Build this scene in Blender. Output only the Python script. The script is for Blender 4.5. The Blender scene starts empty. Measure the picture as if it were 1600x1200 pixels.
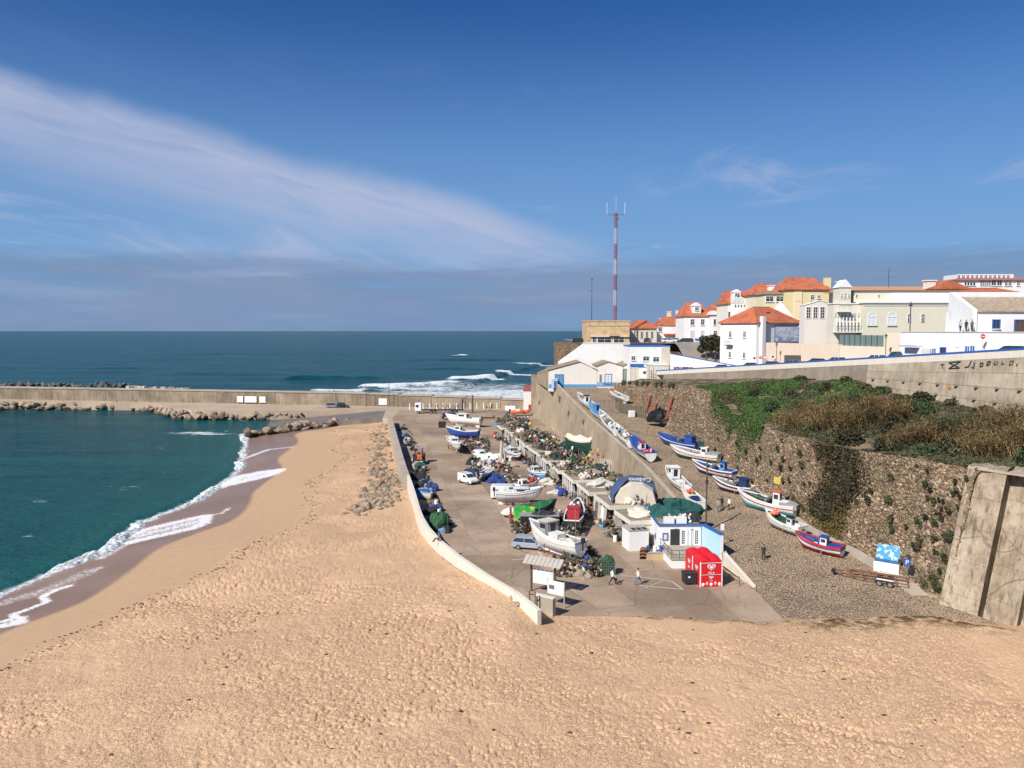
import bpy, bmesh, math, random
import numpy as np
from mathutils import Vector, Matrix, Euler
R = math.radians
random.seed(7); np.random.seed(7)
SC = bpy.context.scene
COL = SC.collection
# ---------------------------------------------------------------- camera, sky, sun, exposure
F = 1220.0; CAMH = 30.0; PITCH = math.atan(85 / F)
cam_d = bpy.data.cameras.new('camera'); cam = bpy.data.objects.new('camera', cam_d); COL.objects.link(cam)
cam.location = (0, 0, CAMH); cam.rotation_euler = (math.pi / 2 - PITCH, 0, 0)
cam_d.sensor_width = 36; cam_d.lens = F / 1600 * 36; cam_d.clip_start = .5; cam_d.clip_end = 40000
SC.camera = cam
SC.view_settings.view_transform = 'Standard'; SC.view_settings.look = 'None'
SC.view_settings.exposure = 0.26; SC.view_settings.gamma = 1
SC.cycles.use_denoising = True
SC.cycles.max_bounces = 5; SC.cycles.diffuse_bounces = 2; SC.cycles.glossy_bounces = 2
SC.cycles.transparent_max_bounces = 6; SC.cycles.transmission_bounces = 2
SUN_EL, SUN_AZ = 41.0, 222.0          # azimuth measured clockwise from +Y
sd = bpy.data.lights.new('sun', 'SUN'); sun = bpy.data.objects.new('sun', sd); COL.objects.link(sun)
sd.energy = 5.0; sd.angle = R(.53); sd.color = (1, .955, .88)
tosun = Vector((math.sin(R(SUN_AZ)) * math.cos(R(SUN_EL)), math.cos(R(SUN_AZ)) * math.cos(R(SUN_EL)), math.sin(R(SUN_EL))))
sun.rotation_euler = tosun.to_track_quat('Z', 'Y').to_euler(); sun.location = tosun * 200

class NT:
    """small node-tree writer"""
    def __init__(s, nt): s.t = nt; nt.nodes.clear()
    def n(s, typ, ins=None, **kw):
        nd = s.t.nodes.new(typ)
        for k, v in kw.items(): setattr(nd, k, v)
        for k, v in (ins or {}).items(): s.set(nd, k, v)
        return nd
    def set(s, nd, k, v):
        sock = nd.inputs[k]
        if isinstance(v, bpy.types.Node): s.t.links.new(v.outputs[0], sock)
        elif isinstance(v, bpy.types.NodeSocket): s.t.links.new(v, sock)
        else: sock.default_value = v
    def m(s, op, a, b=0.0, c=0.0, clamp=False):
        return s.n('ShaderNodeMath', {0: a, 1: b, 2: c}, operation=op, use_clamp=clamp)
    def ss(s, x, lo, hi, a=0., b=1.):
        return s.n('ShaderNodeMapRange', {0: x, 1: lo, 2: hi, 3: a, 4: b}, interpolation_type='SMOOTHSTEP')
    def mix(s, f, a, b, bt='MIX'):
        nd = s.n('ShaderNodeMix', data_type='RGBA', blend_type=bt)
        s.set(nd, 0, f)
        for k, v in ((6, a), (7, b)):
            if isinstance(v, tuple) and len(v) == 3: v = v + (1,)
            s.set(nd, k, v)
        return nd.outputs[2]
    def noise(s, vec, scale, det=3, rough=.55, dist=0.):
        return s.n('ShaderNodeTexNoise', {'Vector': vec, 'Scale': scale, 'Detail': det, 'Roughness': rough, 'Distortion': dist}).outputs[0]
    def ramp(s, f, stops):
        nd = s.n('ShaderNodeValToRGB', {0: f}); e = nd.color_ramp.elements
        while len(e) < len(stops): e.new(.5)
        for i, (p, c) in enumerate(stops):
            e[i].position = p; e[i].color = c + (1,) if len(c) == 3 else c
        return nd.outputs[0]
    def combine(s, x, y, z): return s.n('ShaderNodeCombineXYZ', {0: x, 1: y, 2: z})

W = bpy.data.worlds.new('World'); SC.world = W; W.use_nodes = True
k = NT(W.node_tree)
sky = k.n('ShaderNodeTexSky', sky_type='NISHITA', sun_disc=False, sun_elevation=R(SUN_EL), sun_rotation=R(SUN_AZ),
          altitude=20, air_density=1.0, dust_density=.25, ozone_density=4.0)
tc = k.n('ShaderNodeTexCoord'); dirv = tc.outputs['Generated']
sep = k.n('ShaderNodeSeparateXYZ', {0: dirv}); dx, dy, dz = sep.outputs
zz = k.m('MAXIMUM', dz, .03)
px, py = k.m('DIVIDE', dx, zz), k.m('DIVIDE', dy, zz)
# cirrus band along a great circle, fibres stretched along its length
band = k.m('ADD', k.m('MULTIPLY_ADD', dx, .30, dz), k.m('MULTIPLY', dy, -.150))
along = k.m('ADD', k.m('MULTIPLY', dx, .95), k.m('MULTIPLY', dz, -.3))
fib = k.noise(k.combine(k.m('MULTIPLY', along, 2.6), k.m('MULTIPLY', band, 17), dy), 2.2, 6, .62, .7)
warp = k.noise(dirv, 3.2, 4, .55)
b2 = k.m('ADD', band, k.m('MULTIPLY_ADD', warp, .07, -.035))
bmask = k.m('MULTIPLY', k.ss(b2, .006, -.03), k.ss(b2, -.15, -.035))
side = k.ss(dx, .20, -.05)
cir = k.m('MULTIPLY', k.m('MULTIPLY', bmask, side), k.ss(fib, .18, .62, .5, 1.0))
wis = k.noise(k.combine(k.m('MULTIPLY', along, 2.2), k.m('MULTIPLY', band, 9), dx), 1.6, 6, .6, .8)
wisp = k.m('MULTIPLY', k.m('MULTIPLY', k.ss(wis, .40, .72), k.ss(b2, .0, -.06)), k.ss(dx, .25, -.35, .12, .72))
wis2 = k.noise(k.combine(k.m('MULTIPLY', px, .9), k.m('MULTIPLY', py, .42), 3.), 1.1, 5, .6, .6)
wisp2 = k.m('MULTIPLY', k.ss(wis2, .55, .78, 0, .5), k.ss(dz, .34, .2))
cl = k.m('MAXIMUM', k.m('MAXIMUM', k.m('MULTIPLY', cir, .86), wisp), wisp2, clamp=True)
skyc = k.mix(1.0, sky.outputs[0], (.23, .54, .95), 'MULTIPLY')
skyc = k.mix(k.ss(dz, .03, .40, .05, 1.0), (2.3, 4.3, 7.3), skyc)
c1 = k.mix(cl, skyc, (5.0, 5.6, 7.6))
low = k.noise(k.combine(k.m('MULTIPLY', dx, 3.0), k.m('MULTIPLY', dy, 3.0), k.m('MULTIPLY', dz, 26)), 1.3, 6, .58, .25)
edge = k.m('ADD', dz, k.m('MULTIPLY_ADD', low, .085, -.0425))
bank = k.m('MULTIPLY', k.ss(edge, .094, .068), k.ss(low, .25, .6, .5, .88))
lowc = k.mix(k.ss(low, .38, .72), (1.95, 2.9, 4.75), (2.7, 3.5, 5.2))
lowc = k.mix(k.ss(dz, .045, .0), lowc, (2.1, 3.1, 5.0))
c2 = k.mix(bank, c1, lowc)
bg = k.n('ShaderNodeBackground', {0: c2, 1: .077})
k.n('ShaderNodeOutputWorld', {0: bg})

# ---------------------------------------------------------------- measuring helpers
CP, SP = math.cos(PITCH), math.sin(PITCH)
def ray(u, v):
    a, b = (u - 800) / F, (600 - v) / F
    return Vector((a, CP + b * SP, -SP + b * CP))
def gp(u, v, z=0.0):
    d = ray(u, v); t = (z - CAMH) / d.z
    return Vector((d.x * t, d.y * t, z))
def ap(u, v, Y):
    d = ray(u, v); t = Y / d.y
    return Vector((d.x * t, Y, CAMH + d.z * t))
RS, R0 = .0815, -3.52                      # slipway plane z = R0 + RS*Y
def rz_(Y): return min(R0 + RS * Y, 14.05)
def rp(u, v):
    d = ray(u, v); t = (R0 - CAMH) / (d.z - RS * d.y)
    p = Vector((0, 0, CAMH)) + d * t
    if p.z > 14.05: return gp(u, v, 14.05)
    return p
def interp(x, xs, ys): return float(np.interp(x, xs, ys))

# numpy value noise
_rng = np.random.RandomState(3); _tab = _rng.rand(256, 256)
def vnoise(x, y):
    xi = np.floor(x).astype(int); yi = np.floor(y).astype(int)
    fx, fy = x - xi, y - yi
    fx = fx * fx * (3 - 2 * fx); fy = fy * fy * (3 - 2 * fy)
    a = _tab[xi & 255, yi & 255]; b = _tab[(xi + 1) & 255, yi & 255]
    c = _tab[xi & 255, (yi + 1) & 255]; d = _tab[(xi + 1) & 255, (yi + 1) & 255]
    return (a * (1 - fx) + b * fx) * (1 - fy) + (c * (1 - fx) + d * fx) * fy
def fbm(x, y, o=4):
    s = 0; a = .5
    for i in range(o): s = s + a * vnoise(x * 2**i + 17.3 * i, y * 2**i + 9.1 * i); a *= .5
    return s
def pl_dist(px, py, poly):
    """distance to an open polyline and the side sign (left of its direction positive)"""
    best = np.full(px.shape, 1e9); sgn = np.zeros(px.shape)
    for (x0, y0), (x1, y1) in zip(poly[:-1], poly[1:]):
        ex, ey = x1 - x0, y1 - y0; L2 = ex * ex + ey * ey + 1e-9
        t = np.clip(((px - x0) * ex + (py - y0) * ey) / L2, 0, 1)
        d = np.hypot(px - x0 - t * ex, py - y0 - t * ey)
        cr = ex * (py - y0) - ey * (px - x0)
        m = d < best; best = np.where(m, d, best); sgn = np.where(m, np.sign(cr), sgn)
    return best, sgn

# ---------------------------------------------------------------- materials
MATS = {}
def newmat(name):
    m = bpy.data.materials.new(name); m.use_nodes = True; MATS[name] = m
    return m, NT(m.node_tree)
def finish(k, col, rough=.8, bump=None, bstr=.5, bdist=.05, metal=0., **extra):
    ins = {'Base Color': col, 'Roughness': rough, 'Metallic': metal}
    if bump is not None: ins['Normal'] = k.n('ShaderNodeBump', {'Strength': bstr, 'Distance': bdist, 'Height': bump})
    ins.update(extra)
    p = k.n('ShaderNodeBsdfPrincipled', ins)
    k.n('ShaderNodeOutputMaterial', {0: p}); return p
def sc(c, f): return tuple(min(1., x * f) for x in c[:3])
def M(col, rough=.7, var=.12, scale=1.2, bump=.15, metal=0., streak=0., dirt=(.16, .13, .10), obj=False):
    """painted / plain surface: colour drift, fine grain, optional vertical weather streaks"""
    key = 'm_%s_%s_%s_%s_%s_%s' % ('_'.join('%.3f' % x for x in col), rough, var, scale, metal, streak)
    if key in MATS: return MATS[key]
    m, k = newmat(key)
    pos = k.n('ShaderNodeNewGeometry').outputs[0]
    n1 = k.noise(pos, scale, 5, .6); n2 = k.noise(pos, scale * 9, 3, .6)
    f = k.m('ADD', k.m('MULTIPLY', n1, .7), k.m('MULTIPLY', n2, .3))
    c = k.ramp(f, [(.25, sc(col, 1 - var * 1.3)), (.5, col[:3]), (.75, sc(col, 1 + var * .8))])
    if streak:
        st = k.n('ShaderNodeMapping', {'Vector': pos, 'Scale': (2.2, 2.2, .18)})
        s1 = k.noise(st, 1.6, 5, .62)
        c = k.mix(k.m('MULTIPLY', k.ss(s1, .5, .78), streak), c, dirt)
    finish(k, c, rough, n2, bump, .03, metal)
    return m
def glossy_paint(col):
    key = 'paint_' + '_'.join('%.3f' % x for x in col)
    if key in MATS: return MATS[key]
    m, k = newmat(key)
    pos = k.n('ShaderNodeNewGeometry').outputs[0]
    n = k.noise(pos, 2.5, 4)
    c = k.mix(k.ss(n, .45, .8, 0, .25), col[:3], sc(col, .7))
    finish(k, c, .32, None, **{'Coat Weight': .4})
    return m
def glass(name='glass', col=(.03, .045, .055)):
    key = name
    if key in MATS: return MATS[key]
    m, k = newmat(key); finish(k, col + (1,), .08, None, **{'Specular IOR Level': .7}); return m
WHITE = (.78, .77, .74); 
def mt(n, *a, **kw):
    if n not in _mt: _mt[n] = M(*a, **kw)
    return _mt[n]
_mt = {}

# ---------------------------------------------------------------- mesh helpers
class MB:
    def __init__(s): s.v = []; s.f = []
    def add(s, vs, fs):
        o = len(s.v); s.v += [tuple(p) for p in vs]; s.f += [tuple(i + o for i in q) for q in fs]; return s
    def box(s, cx, cy, cz, sx, sy, sz, rz=0., top=1.0, shx=0.):
        """centre x,y ; cz = bottom ; top = taper of the upper face"""
        vs = []
        c, sn = math.cos(rz), math.sin(rz)
        for z, t in ((0, 1), (sz, top)):
            for a, b in ((-1, -1), (1, -1), (1, 1), (-1, 1)):
                x, y = a * sx / 2 * t + (shx if z else 0), b * sy / 2 * t
                vs.append((cx + x * c - y * sn, cy + x * sn + y * c, cz + z))
        return s.add(vs, [(0, 3, 2, 1), (4, 5, 6, 7), (0, 1, 5, 4), (1, 2, 6, 5), (2, 3, 7, 6), (3, 0, 4, 7)])
    def prism(s, poly, z0, z1):
        n = len(poly)
        z0s = z0 if hasattr(z0, '__len__') else [z0] * n; z1s = z1 if hasattr(z1, '__len__') else [z1] * n
        vs = [(p[0], p[1], z0s[i]) for i, p in enumerate(poly)] + [(p[0], p[1], z1s[i]) for i, p in enumerate(poly)]
        fs = [tuple(range(n - 1, -1, -1)), tuple(range(n, 2 * n))] + [(i, (i + 1) % n, n + (i + 1) % n, n + i) for i in range(n)]
        return s.add(vs, fs)
    def slab(s, pts, nrm):
        """polygon (3-D points, ordered) thickened along nrm"""
        n = len(pts); nrm = Vector(nrm)
        vs = [Vector(p) for p in pts] + [Vector(p) + nrm for p in pts]
        fs = [tuple(range(n - 1, -1, -1)), tuple(range(n, 2 * n))] + [(i, (i + 1) % n, n + (i + 1) % n, n + i) for i in range(n)]
        return s.add(vs, fs)
    def tube(s, p0, p1, r, n=8, r1=None, caps=True):
        p0, p1 = Vector(p0), Vector(p1); d = (p1 - p0)
        if d.length < 1e-6: return s
        q = d.to_track_quat('Z', 'Y'); r1 = r if r1 is None else r1
        vs = []
        for p, rr in ((p0, r), (p1, r1)):
            for i in range(n):
                a = 2 * math.pi * i / n
                vs.append(p + q @ Vector((math.cos(a) * rr, math.sin(a) * rr, 0)))
        fs = [(i, (i + 1) % n, n + (i + 1) % n, n + i) for i in range(n)]
        if caps: fs += [tuple(range(n - 1, -1, -1)), tuple(range(n, 2 * n))]
        return s.add(vs, fs)
    def path(s, pts, r, n=6):
        for a, b in zip(pts[:-1], pts[1:]): s.tube(a, b, r, n)
        return s
    def loft(s, rings, closed=True, caps=True):
        n = len(rings[0]); o = []
        for r in rings: o += r
        fs = []
        for i in range(len(rings) - 1):
            for j in range(n if closed else n - 1):
                a, b = i * n + j, i * n + (j + 1) % n
                fs.append((a, b, b + n, a + n))
        if caps and closed: fs += [tuple(range(n - 1, -1, -1)), tuple(range((len(rings) - 1) * n, len(rings) * n))]
        return s.add(o, fs)
    def blob(s, c, r, seed=0, rough=.25, seg=8, rings=6, flat=False):
        rr = random.Random(seed); vs = []; ph = [rr.uniform(0, 6.3) for _ in range(6)]
        for i in range(rings + 1):
            th = math.pi * i / rings
            for j in range(seg):
                a = 2 * math.pi * j / seg
                kx = 1 + rough * (math.sin(2 * a + ph[0] + 2 * th) * .5 + math.sin(3 * a + ph[1]) * math.sin(2 * th + ph[2]) * .5 + rr.uniform(-.4, .4))
                z = math.cos(th)
                if flat and z < -.2: z = -.2
                vs.append((c[0] + r[0] * math.sin(th) * math.cos(a) * kx, c[1] + r[1] * math.sin(th) * math.sin(a) * kx, c[2] + r[2] * z * (kx if not flat else (kx + 1) / 2)))
        fs = [(i * seg + j, i * seg + (j + 1) % seg, (i + 1) * seg + (j + 1) % seg, (i + 1) * seg + j)[::-1] for i in range(rings) for j in range(seg)]
        return s.add(vs, fs)
    def mesh(s, name):
        me = bpy.data.meshes.new(name); me.from_pydata(s.v, [], s.f); me.validate(); me.update(); return me
    def build(s, name, mat, parent=None, smooth=False, bevel=0, **tags):
        me = s.mesh(name)
        if bevel:
            bm = bmesh.new(); bm.from_mesh(me)
            bmesh.ops.bevel(bm, geom=bm.edges[:], offset=bevel, segments=2 if smooth else 1, affect='EDGES', profile=.6)
            bm.to_mesh(me); bm.free()
        if mat is not None: me.materials.append(mat)
        if smooth: me.shade_smooth()
        o = bpy.data.objects.new(name, me); COL.objects.link(o)
        if parent is not None: o.parent = parent
        for kk, vv in tags.items(): o[kk] = vv
        return o
def box1(name, mat, parent, *a, bevel=0, **kw): return MB().box(*a, **kw).build(name, mat, parent, bevel=bevel)
def link(name, me, parent=None, loc=(0, 0, 0), rot=(0, 0, 0), scl=(1, 1, 1), **tags):
    o = bpy.data.objects.new(name, me); COL.objects.link(o); o.location = loc; o.rotation_euler = rot; o.scale = scl
    if parent is not None: o.parent = parent
    for kk, vv in tags.items(): o[kk] = vv
    return o
def thing(name, label, cat, loc=(0, 0, 0), rz=0., group=None):
    o = bpy.data.objects.new(name, None); COL.objects.link(o); o.location = loc; o.rotation_euler = (0, 0, rz)
    o.empty_display_size = .3
    o['label'] = label; o['category'] = cat
    if group: o['group'] = group
    return o
def tag(o, label, cat, group=None):
    o['label'] = label; o['category'] = cat
    if group: o['group'] = group
    return o
def grid_mesh(name, X, Y, Z, mat, attrs=None, smooth=True, **tags):
    n, m = X.shape
    me = bpy.data.meshes.new(name)
    co = np.stack([X, Y, Z], -1).reshape(-1, 3)
    i = np.arange(n * m).reshape(n, m)
    q = np.stack([i[:-1, :-1], i[:-1, 1:], i[1:, 1:], i[1:, :-1]], -1).reshape(-1, 4)
    me.vertices.add(len(co)); me.vertices.foreach_set('co', co.astype(np.float32).ravel())
    me.loops.add(q.size); me.loops.foreach_set('vertex_index', q.ravel().astype(np.int32))
    me.polygons.add(len(q)); me.polygons.foreach_set('loop_start', (np.arange(len(q)) * 4).astype(np.int32))
    me.polygons.foreach_set('loop_total', np.full(len(q), 4, np.int32))
    me.update(calc_edges=True); me.validate()
    for kk, a in (attrs or {}).items():
        at = me.attributes.new(kk, 'FLOAT', 'POINT'); at.data.foreach_set('value', a.astype(np.float32).ravel())
    me.materials.append(mat)
    if smooth: me.shade_smooth()
    o = bpy.data.objects.new(name, me); COL.objects.link(o)
    for kk, vv in tags.items(): o[kk] = vv
    return o
def attr(k, name): return k.n('ShaderNodeAttribute', attribute_name=name).outputs['Fac']
def text(name, body, size, mat, parent, loc, rot, extr=.01, label=None):
    cu = bpy.data.curves.new(name, 'FONT'); cu.body = body; cu.size = size; cu.extrude = extr; cu.align_x = 'CENTER'; cu.align_y = 'CENTER'
    cu.materials.append(mat)
    tmp = bpy.data.objects.new(name, cu); COL.objects.link(tmp); bpy.context.view_layer.update()
    me = bpy.data.meshes.new_from_object(tmp.evaluated_get(bpy.context.evaluated_depsgraph_get())); bpy.data.objects.remove(tmp)
    me.materials.clear(); me.materials.append(mat)
    o = bpy.data.objects.new(name, me); COL.objects.link(o); o.parent = parent; o.location = loc; o.rotation_euler = rot
    return o
# ================================================================ SETTING
def sstep(x, a, b):
    t = np.clip((x - a) / (b - a), 0, 1); return t * t * (3 - 2 * t)
# ---- key lines in plan (metres), measured on the ground
SHORE = [(-64, 8)] + [gp(u, v, 0).xy[:] for u, v in [(-620, 1230), (-300, 1075), (-120, 988), (0, 931), (94, 890), (156, 866), (194, 837), (219, 816), (266, 800), (312, 781), (341, 759), (372, 737), (378, 716), (384, 692), (376, 679)]] + [(-64, 232), (-58, 262)]
WETL = [(-57, 8)] + [gp(u, v, .5).xy[:] for u, v in [(-500, 1240), (-250, 1115), (0, 987), (109, 950), (156, 925), (212, 884), (244, 856), (312, 831), (369, 812), (391, 784), (391, 772), (406, 759), (444, 731), (428, 719), (450, 703), (468, 690), (455, 676)]] + [(-54, 232), (-50, 262)]
BERM = [(-48, 8)] + [gp(u, v, 1.4).xy[:] for u, v in [(-500, 1290), (-250, 1165), (0, 1040), (94, 997), (187, 956), (281, 916), (359, 878), (369, 856), (469, 822), (481, 806), (490, 765), (475, 757), (500, 742), (545, 716), (538, 710), (510, 705), (542, 687), (505, 672)]] + [(-42, 232), (-40, 262)]
def chaikin(P, n=2):
    for _ in range(n):
        Q = [P[0]]
        for a_, b_ in zip(P[:-1], P[1:]): Q += [(a_[0] * .75 + b_[0] * .25, a_[1] * .75 + b_[1] * .25), (a_[0] * .25 + b_[0] * .75, a_[1] * .25 + b_[1] * .75)]
        P = Q + [P[-1]]
    return P
WETL = chaikin(WETL); BERM0 = BERM; BERM = chaikin(BERM)
WT = 5.3                                                           # top of the yard wall
YWALL = [gp(u, v, WT).xy[:] for u, v in [(612, 650), (622, 685), (632, 720), (650, 770), (660, 808), (680, 838), (715, 869), (770, 904), (826, 932), (846, 944)]]
EDGE_X, EDGE_Y = zip(*[gp(u, v, 3).xy[:] for u, v in [(868, 946), (930, 955), (1000, 962), (1110, 969), (1225, 972), (1330, 968), (1430, 960), (1500, 970), (1600, 988)]])
RLX, RLY = [25.6, 25, 24.2, 22, 17, 12.4, 10.6, 8.6], [70, 81, 92, 128, 167, 216, 232, 246]      # slipway left edge
RRX, RRY = [44, 42.6, 42.3, 40.7, 38.6, 35.8, 32.2, 30.2, 29, 28], [70, 75, 84.5, 91.5, 97.5, 131.6, 154, 182, 200, 216]   # slipway right edge / foot of stone wall
def xl(Y): return interp(Y, RLY, RLX)
def xr(Y): return interp(Y, RRY, RRX)

# ---- water
m, k = newmat('sea_water')
geo = k.n('ShaderNodeNewGeometry'); pos = geo.outputs[0]
foam, shal = attr(k, 'foam'), attr(k, 'shallow')
st = k.n('ShaderNodeMapping', {'Vector': pos, 'Scale': (.55, 1.0, 1.)})
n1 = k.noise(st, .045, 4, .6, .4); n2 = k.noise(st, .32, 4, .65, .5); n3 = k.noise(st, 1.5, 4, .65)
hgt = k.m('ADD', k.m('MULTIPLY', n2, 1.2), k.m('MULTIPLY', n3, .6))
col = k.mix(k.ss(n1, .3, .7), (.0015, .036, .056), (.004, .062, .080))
col = k.mix(k.ss(n2, .42, .62, 0, .55), col, (.007, .085, .105)); col = k.mix(k.ss(n3, .55, .75, 0, .35), col, (.02, .13, .14))  # paler wave facets painted into the colour, since reflection barely shows them
st2 = k.noise(k.n('ShaderNodeMapping', {'Vector': pos, 'Scale': (.011, .075, 1.)}), 1., 5, .62, .3)
col = k.mix(k.ss(st2, .5, .66, 0, .6), col, (.008, .095, .10)); col = k.mix(k.ss(st2, .48, .34, 0, .5), col, (.001, .024, .036))
col = k.mix(shal, col, (.014, .092, .092))
lace = k.n('ShaderNodeTexVoronoi', {'Vector': k.mix(.16, pos, k.n('ShaderNodeTexNoise', {'Vector': pos, 'Scale': .5}).outputs[1], 'ADD'), 'Scale': .34}, feature='DISTANCE_TO_EDGE')
lac = k.ss(lace.outputs[0], .16, .02)
fn = k.noise(st, .22, 6, .68, .6)
fm = k.m('MULTIPLY', k.ss(k.m('ADD', foam, k.m('MULTIPLY_ADD', fn, 1.1, -.55)), .34, .62), k.m('ADD', k.m('MULTIPLY', lac, .55), k.ss(foam, .2, .9, .35, 1.)), clamp=True)
sand_tint = k.mix(fm, col, (.72, .75, .76))
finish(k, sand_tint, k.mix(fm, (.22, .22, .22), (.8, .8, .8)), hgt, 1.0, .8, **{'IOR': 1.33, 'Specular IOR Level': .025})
a = np.linspace(-1.15, 1.15, 440)
Yr = np.exp(np.linspace(math.log(34), math.log(16000), 440))
A, YY = np.meshgrid(a, Yr); XX = A * YY
ds, sg = pl_dist(XX, YY, SHORE); sea_d = ds * sg                    # + seaward
inbay = sstep(300 - XX * .17 - YY, -25, 10)
swell = np.sin(YY * .115 + XX * .028 + 2.2 * fbm(XX / 60, YY / 60)) * .55 + (fbm(XX / 16, YY / 11) - .47) * 1.1
far = sstep(2200 - YY, 0, 1500)
Z = swell * (1 - .82 * inbay) * far * .55
foamA = np.zeros_like(Z)
def crest(u0, u1, v, h, w, fo, curve=0.):
    global Z, foamA
    p0, p1 = gp(u0, v, 0), gp(u1, v, 0); Yc = p0.y
    t = (XX - p0.x) / (p1.x - p0.x)
    win = sstep(t, -.12, .15) * sstep(-t, -1.12, -.85)
    dY = YY - (Yc + curve * (t - .5) + (fbm(XX / 14, XX * 0 + v) - .47) * w * 1.6)
    pr = np.where(dY < 0, np.exp(-(dY / (w * .5))**2), np.exp(-(dY / (w * 1.5))**2))
    Z = Z + h * pr * win
    foamA = np.maximum(foamA, fo * win * np.where(dY < 0, np.exp(-(dY / (w * .8))**2), np.exp(-(dY / (w * 1.2))**2)))
crest(700, 750, 556, 2.6, 5, 1.0)
crest(560, 640, 606, 2.0, 6, .95, 10); crest(480, 580, 611, 1.2, 6, .8); crest(600, 720, 601, 1.7, 7, .8, 26); crest(700, 790, 591, 2.2, 8, 1.0, 20)
crest(770, 850, 583, 1.4, 9, .85, -20); crest(800, 900, 569, 1.2, 10, .75, -20); crest(640, 760, 577, 1.5, 10, .22); crest(440, 600, 592, 1.7, 11, .12)
crest(230, 420, 584, 1.2, 14, .0); crest(0, 200, 576, 1.1, 16, .05); crest(560, 800, 563, 1.4, 14, .1); crest(300, 560, 553, 1.3, 18, .0)
surf = sstep(XX, -118, -40) * sstep(-YY, -545, -395) * sstep(YY, 285, 300) * (1 - inbay * .0)
foamA = np.maximum(foamA, surf * (.34 + .42 * fbm(XX / 22, YY / 12)) * (YY > 300))
foamA = np.maximum(foamA, .50 * sstep(-YY, -430, -360) * sstep(XX, -85, -30) * (YY > 270))
foamA = np.where((inbay > .5), np.maximum(foamA * .0, .72 * np.exp(-np.clip(sea_d, 0, 99) / 1.3)), foamA)
g = gp(380, 679, 0)                                                # white water round the groyne head
foamA = np.maximum(foamA, .85 * np.exp(-((XX - g.x + 13) / 14)**2 - ((YY - g.y - 1 + (XX - g.x) * .08) / 2.2)**2))
foamA = np.maximum(foamA, .75 * np.exp(-((YY - 294 + (XX + 150) * .02) / 1.2)**2) * (XX < -120) * .8)
foamA = np.maximum(foamA, .35 * (fbm(XX / 9, YY / 4) > .66) * (sea_d > 6) * (sea_d < 30) * inbay)
Z += .45 * np.exp(-((sea_d - 2.2) / 1.6)**2) * inbay * (.4 + fbm(XX / 7, YY / 7))          # little wave lifting before it breaks
Z = np.where(sea_d < -1, -1.2, Z * np.clip(sea_d / 3 + .1, .0, 1))
shallow = np.exp(-np.clip(sea_d, 0, 999) / 26) * inbay
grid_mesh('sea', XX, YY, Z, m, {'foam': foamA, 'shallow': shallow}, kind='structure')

# ---- sand
m, k = newmat('beach_sand')
geo = k.n('ShaderNodeNewGeometry'); pos = geo.outputs[0]
wet, foot, foam, rut = attr(k, 'wet'), attr(k, 'foot'), attr(k, 'foam'), attr(k, 'mud')
n1 = k.noise(pos, .07, 4, .6); n2 = k.noise(pos, 1.1, 5, .65); n3 = k.noise(pos, 9, 3, .6)
dry = k.mix(k.ss(n1, .3, .7), (.61, .395, .235), (.675, .445, .268))
dry = k.mix(k.ss(n2, .35, .75, 0, .5), dry, (.56, .36, .215))
damp = k.mix(k.ss(n2, .3, .7), (.455, .30, .18), (.50, .33, .205))
c = k.mix(foot, damp, dry)
wn = k.m('ADD', wet, k.m('MULTIPLY_ADD', n2, .10, -.05))
wf = k.ss(wn, .38, .54)
c = k.mix(wf, c, k.mix(k.ss(n1, .35, .65), (.235, .145, .095), (.29, .18, .118)))
c = k.mix(k.m('MULTIPLY', rut, k.ss(n2, .35, .6)), c, (.13, .085, .035))
lace = k.n('ShaderNodeTexVoronoi', {'Vector': k.mix(.5, pos, k.n('ShaderNodeTexNoise', {'Vector': pos, 'Scale': .8}).outputs[1], 'ADD'), 'Scale': 1.7}, feature='DISTANCE_TO_EDGE')
fm = k.m('MULTIPLY', k.ss(k.m('ADD', foam, k.m('MULTIPLY_ADD', n2, .7, -.35)), .25, .75, 0, .9), k.ss(k.m('MULTIPLY', lace.outputs[0], k.m('SUBTRACT', 1.25, foam)), .22, .05), clamp=True)
c = k.mix(fm, c, (.80, .80, .80))
fp = k.noise(pos, 7.5, 2, .5)
pit = k.ss(fp, .62, .52)
h = k.m('ADD', k.m('MULTIPLY', k.m('MULTIPLY', pit, foot), 1.0), k.m('ADD', k.m('MULTIPLY', n3, .12), k.m('MULTIPLY', k.m('MULTIPLY', n2, foot), .9)))
rough = k.mix(wf, (.95, .95, .95), (.30, .30, .30)); rough = k.mix(fm, rough, (.8, .8, .8))
chn = k.ss(k.noise(pos, .11, 4, .6, .5), .36, .62, .25, 1.15)
finish(k, c, rough, k.m('MULTIPLY', h, chn), .95, .14, **{'Specular IOR Level': .2})
a = np.r_[np.linspace(-1.7, -.785, 50), np.linspace(-.78, .76, 1060), np.linspace(.765, 1.7, 50)]; Yr = np.r_[np.linspace(14, 43.7, 20), np.linspace(44, 80, 320), np.exp(np.linspace(math.log(80.15), math.log(262), 230))]
A, YY = np.meshgrid(a, Yr); XX = A * YY
d1, s1 = pl_dist(XX, YY, SHORE); d2, s2 = pl_dist(XX, YY, WETL); d3, s3 = pl_dist(XX, YY, BERM)
L1, L2, L3 = -d1 * s1, -d2 * s2, -d3 * s3                           # + landward of each line
Z = np.where(L1 < 0, .10 * L1, np.where(L2 < 0, .5 * L1 / (L1 - L2 + 1e-6), np.where(L3 < 0, .5 + .9 * L2 / (L2 - L3 + 1e-6), 1.4 + .085 * L3)))
Z = np.maximum(Z, -2.5)
cap = 3.06 + 1.5 * sstep(-XX, -4.2, .6) * sstep(YY, 55, 76)
cap = cap + .25 * (fbm(XX / 14, YY / 14) - .47)
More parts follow.
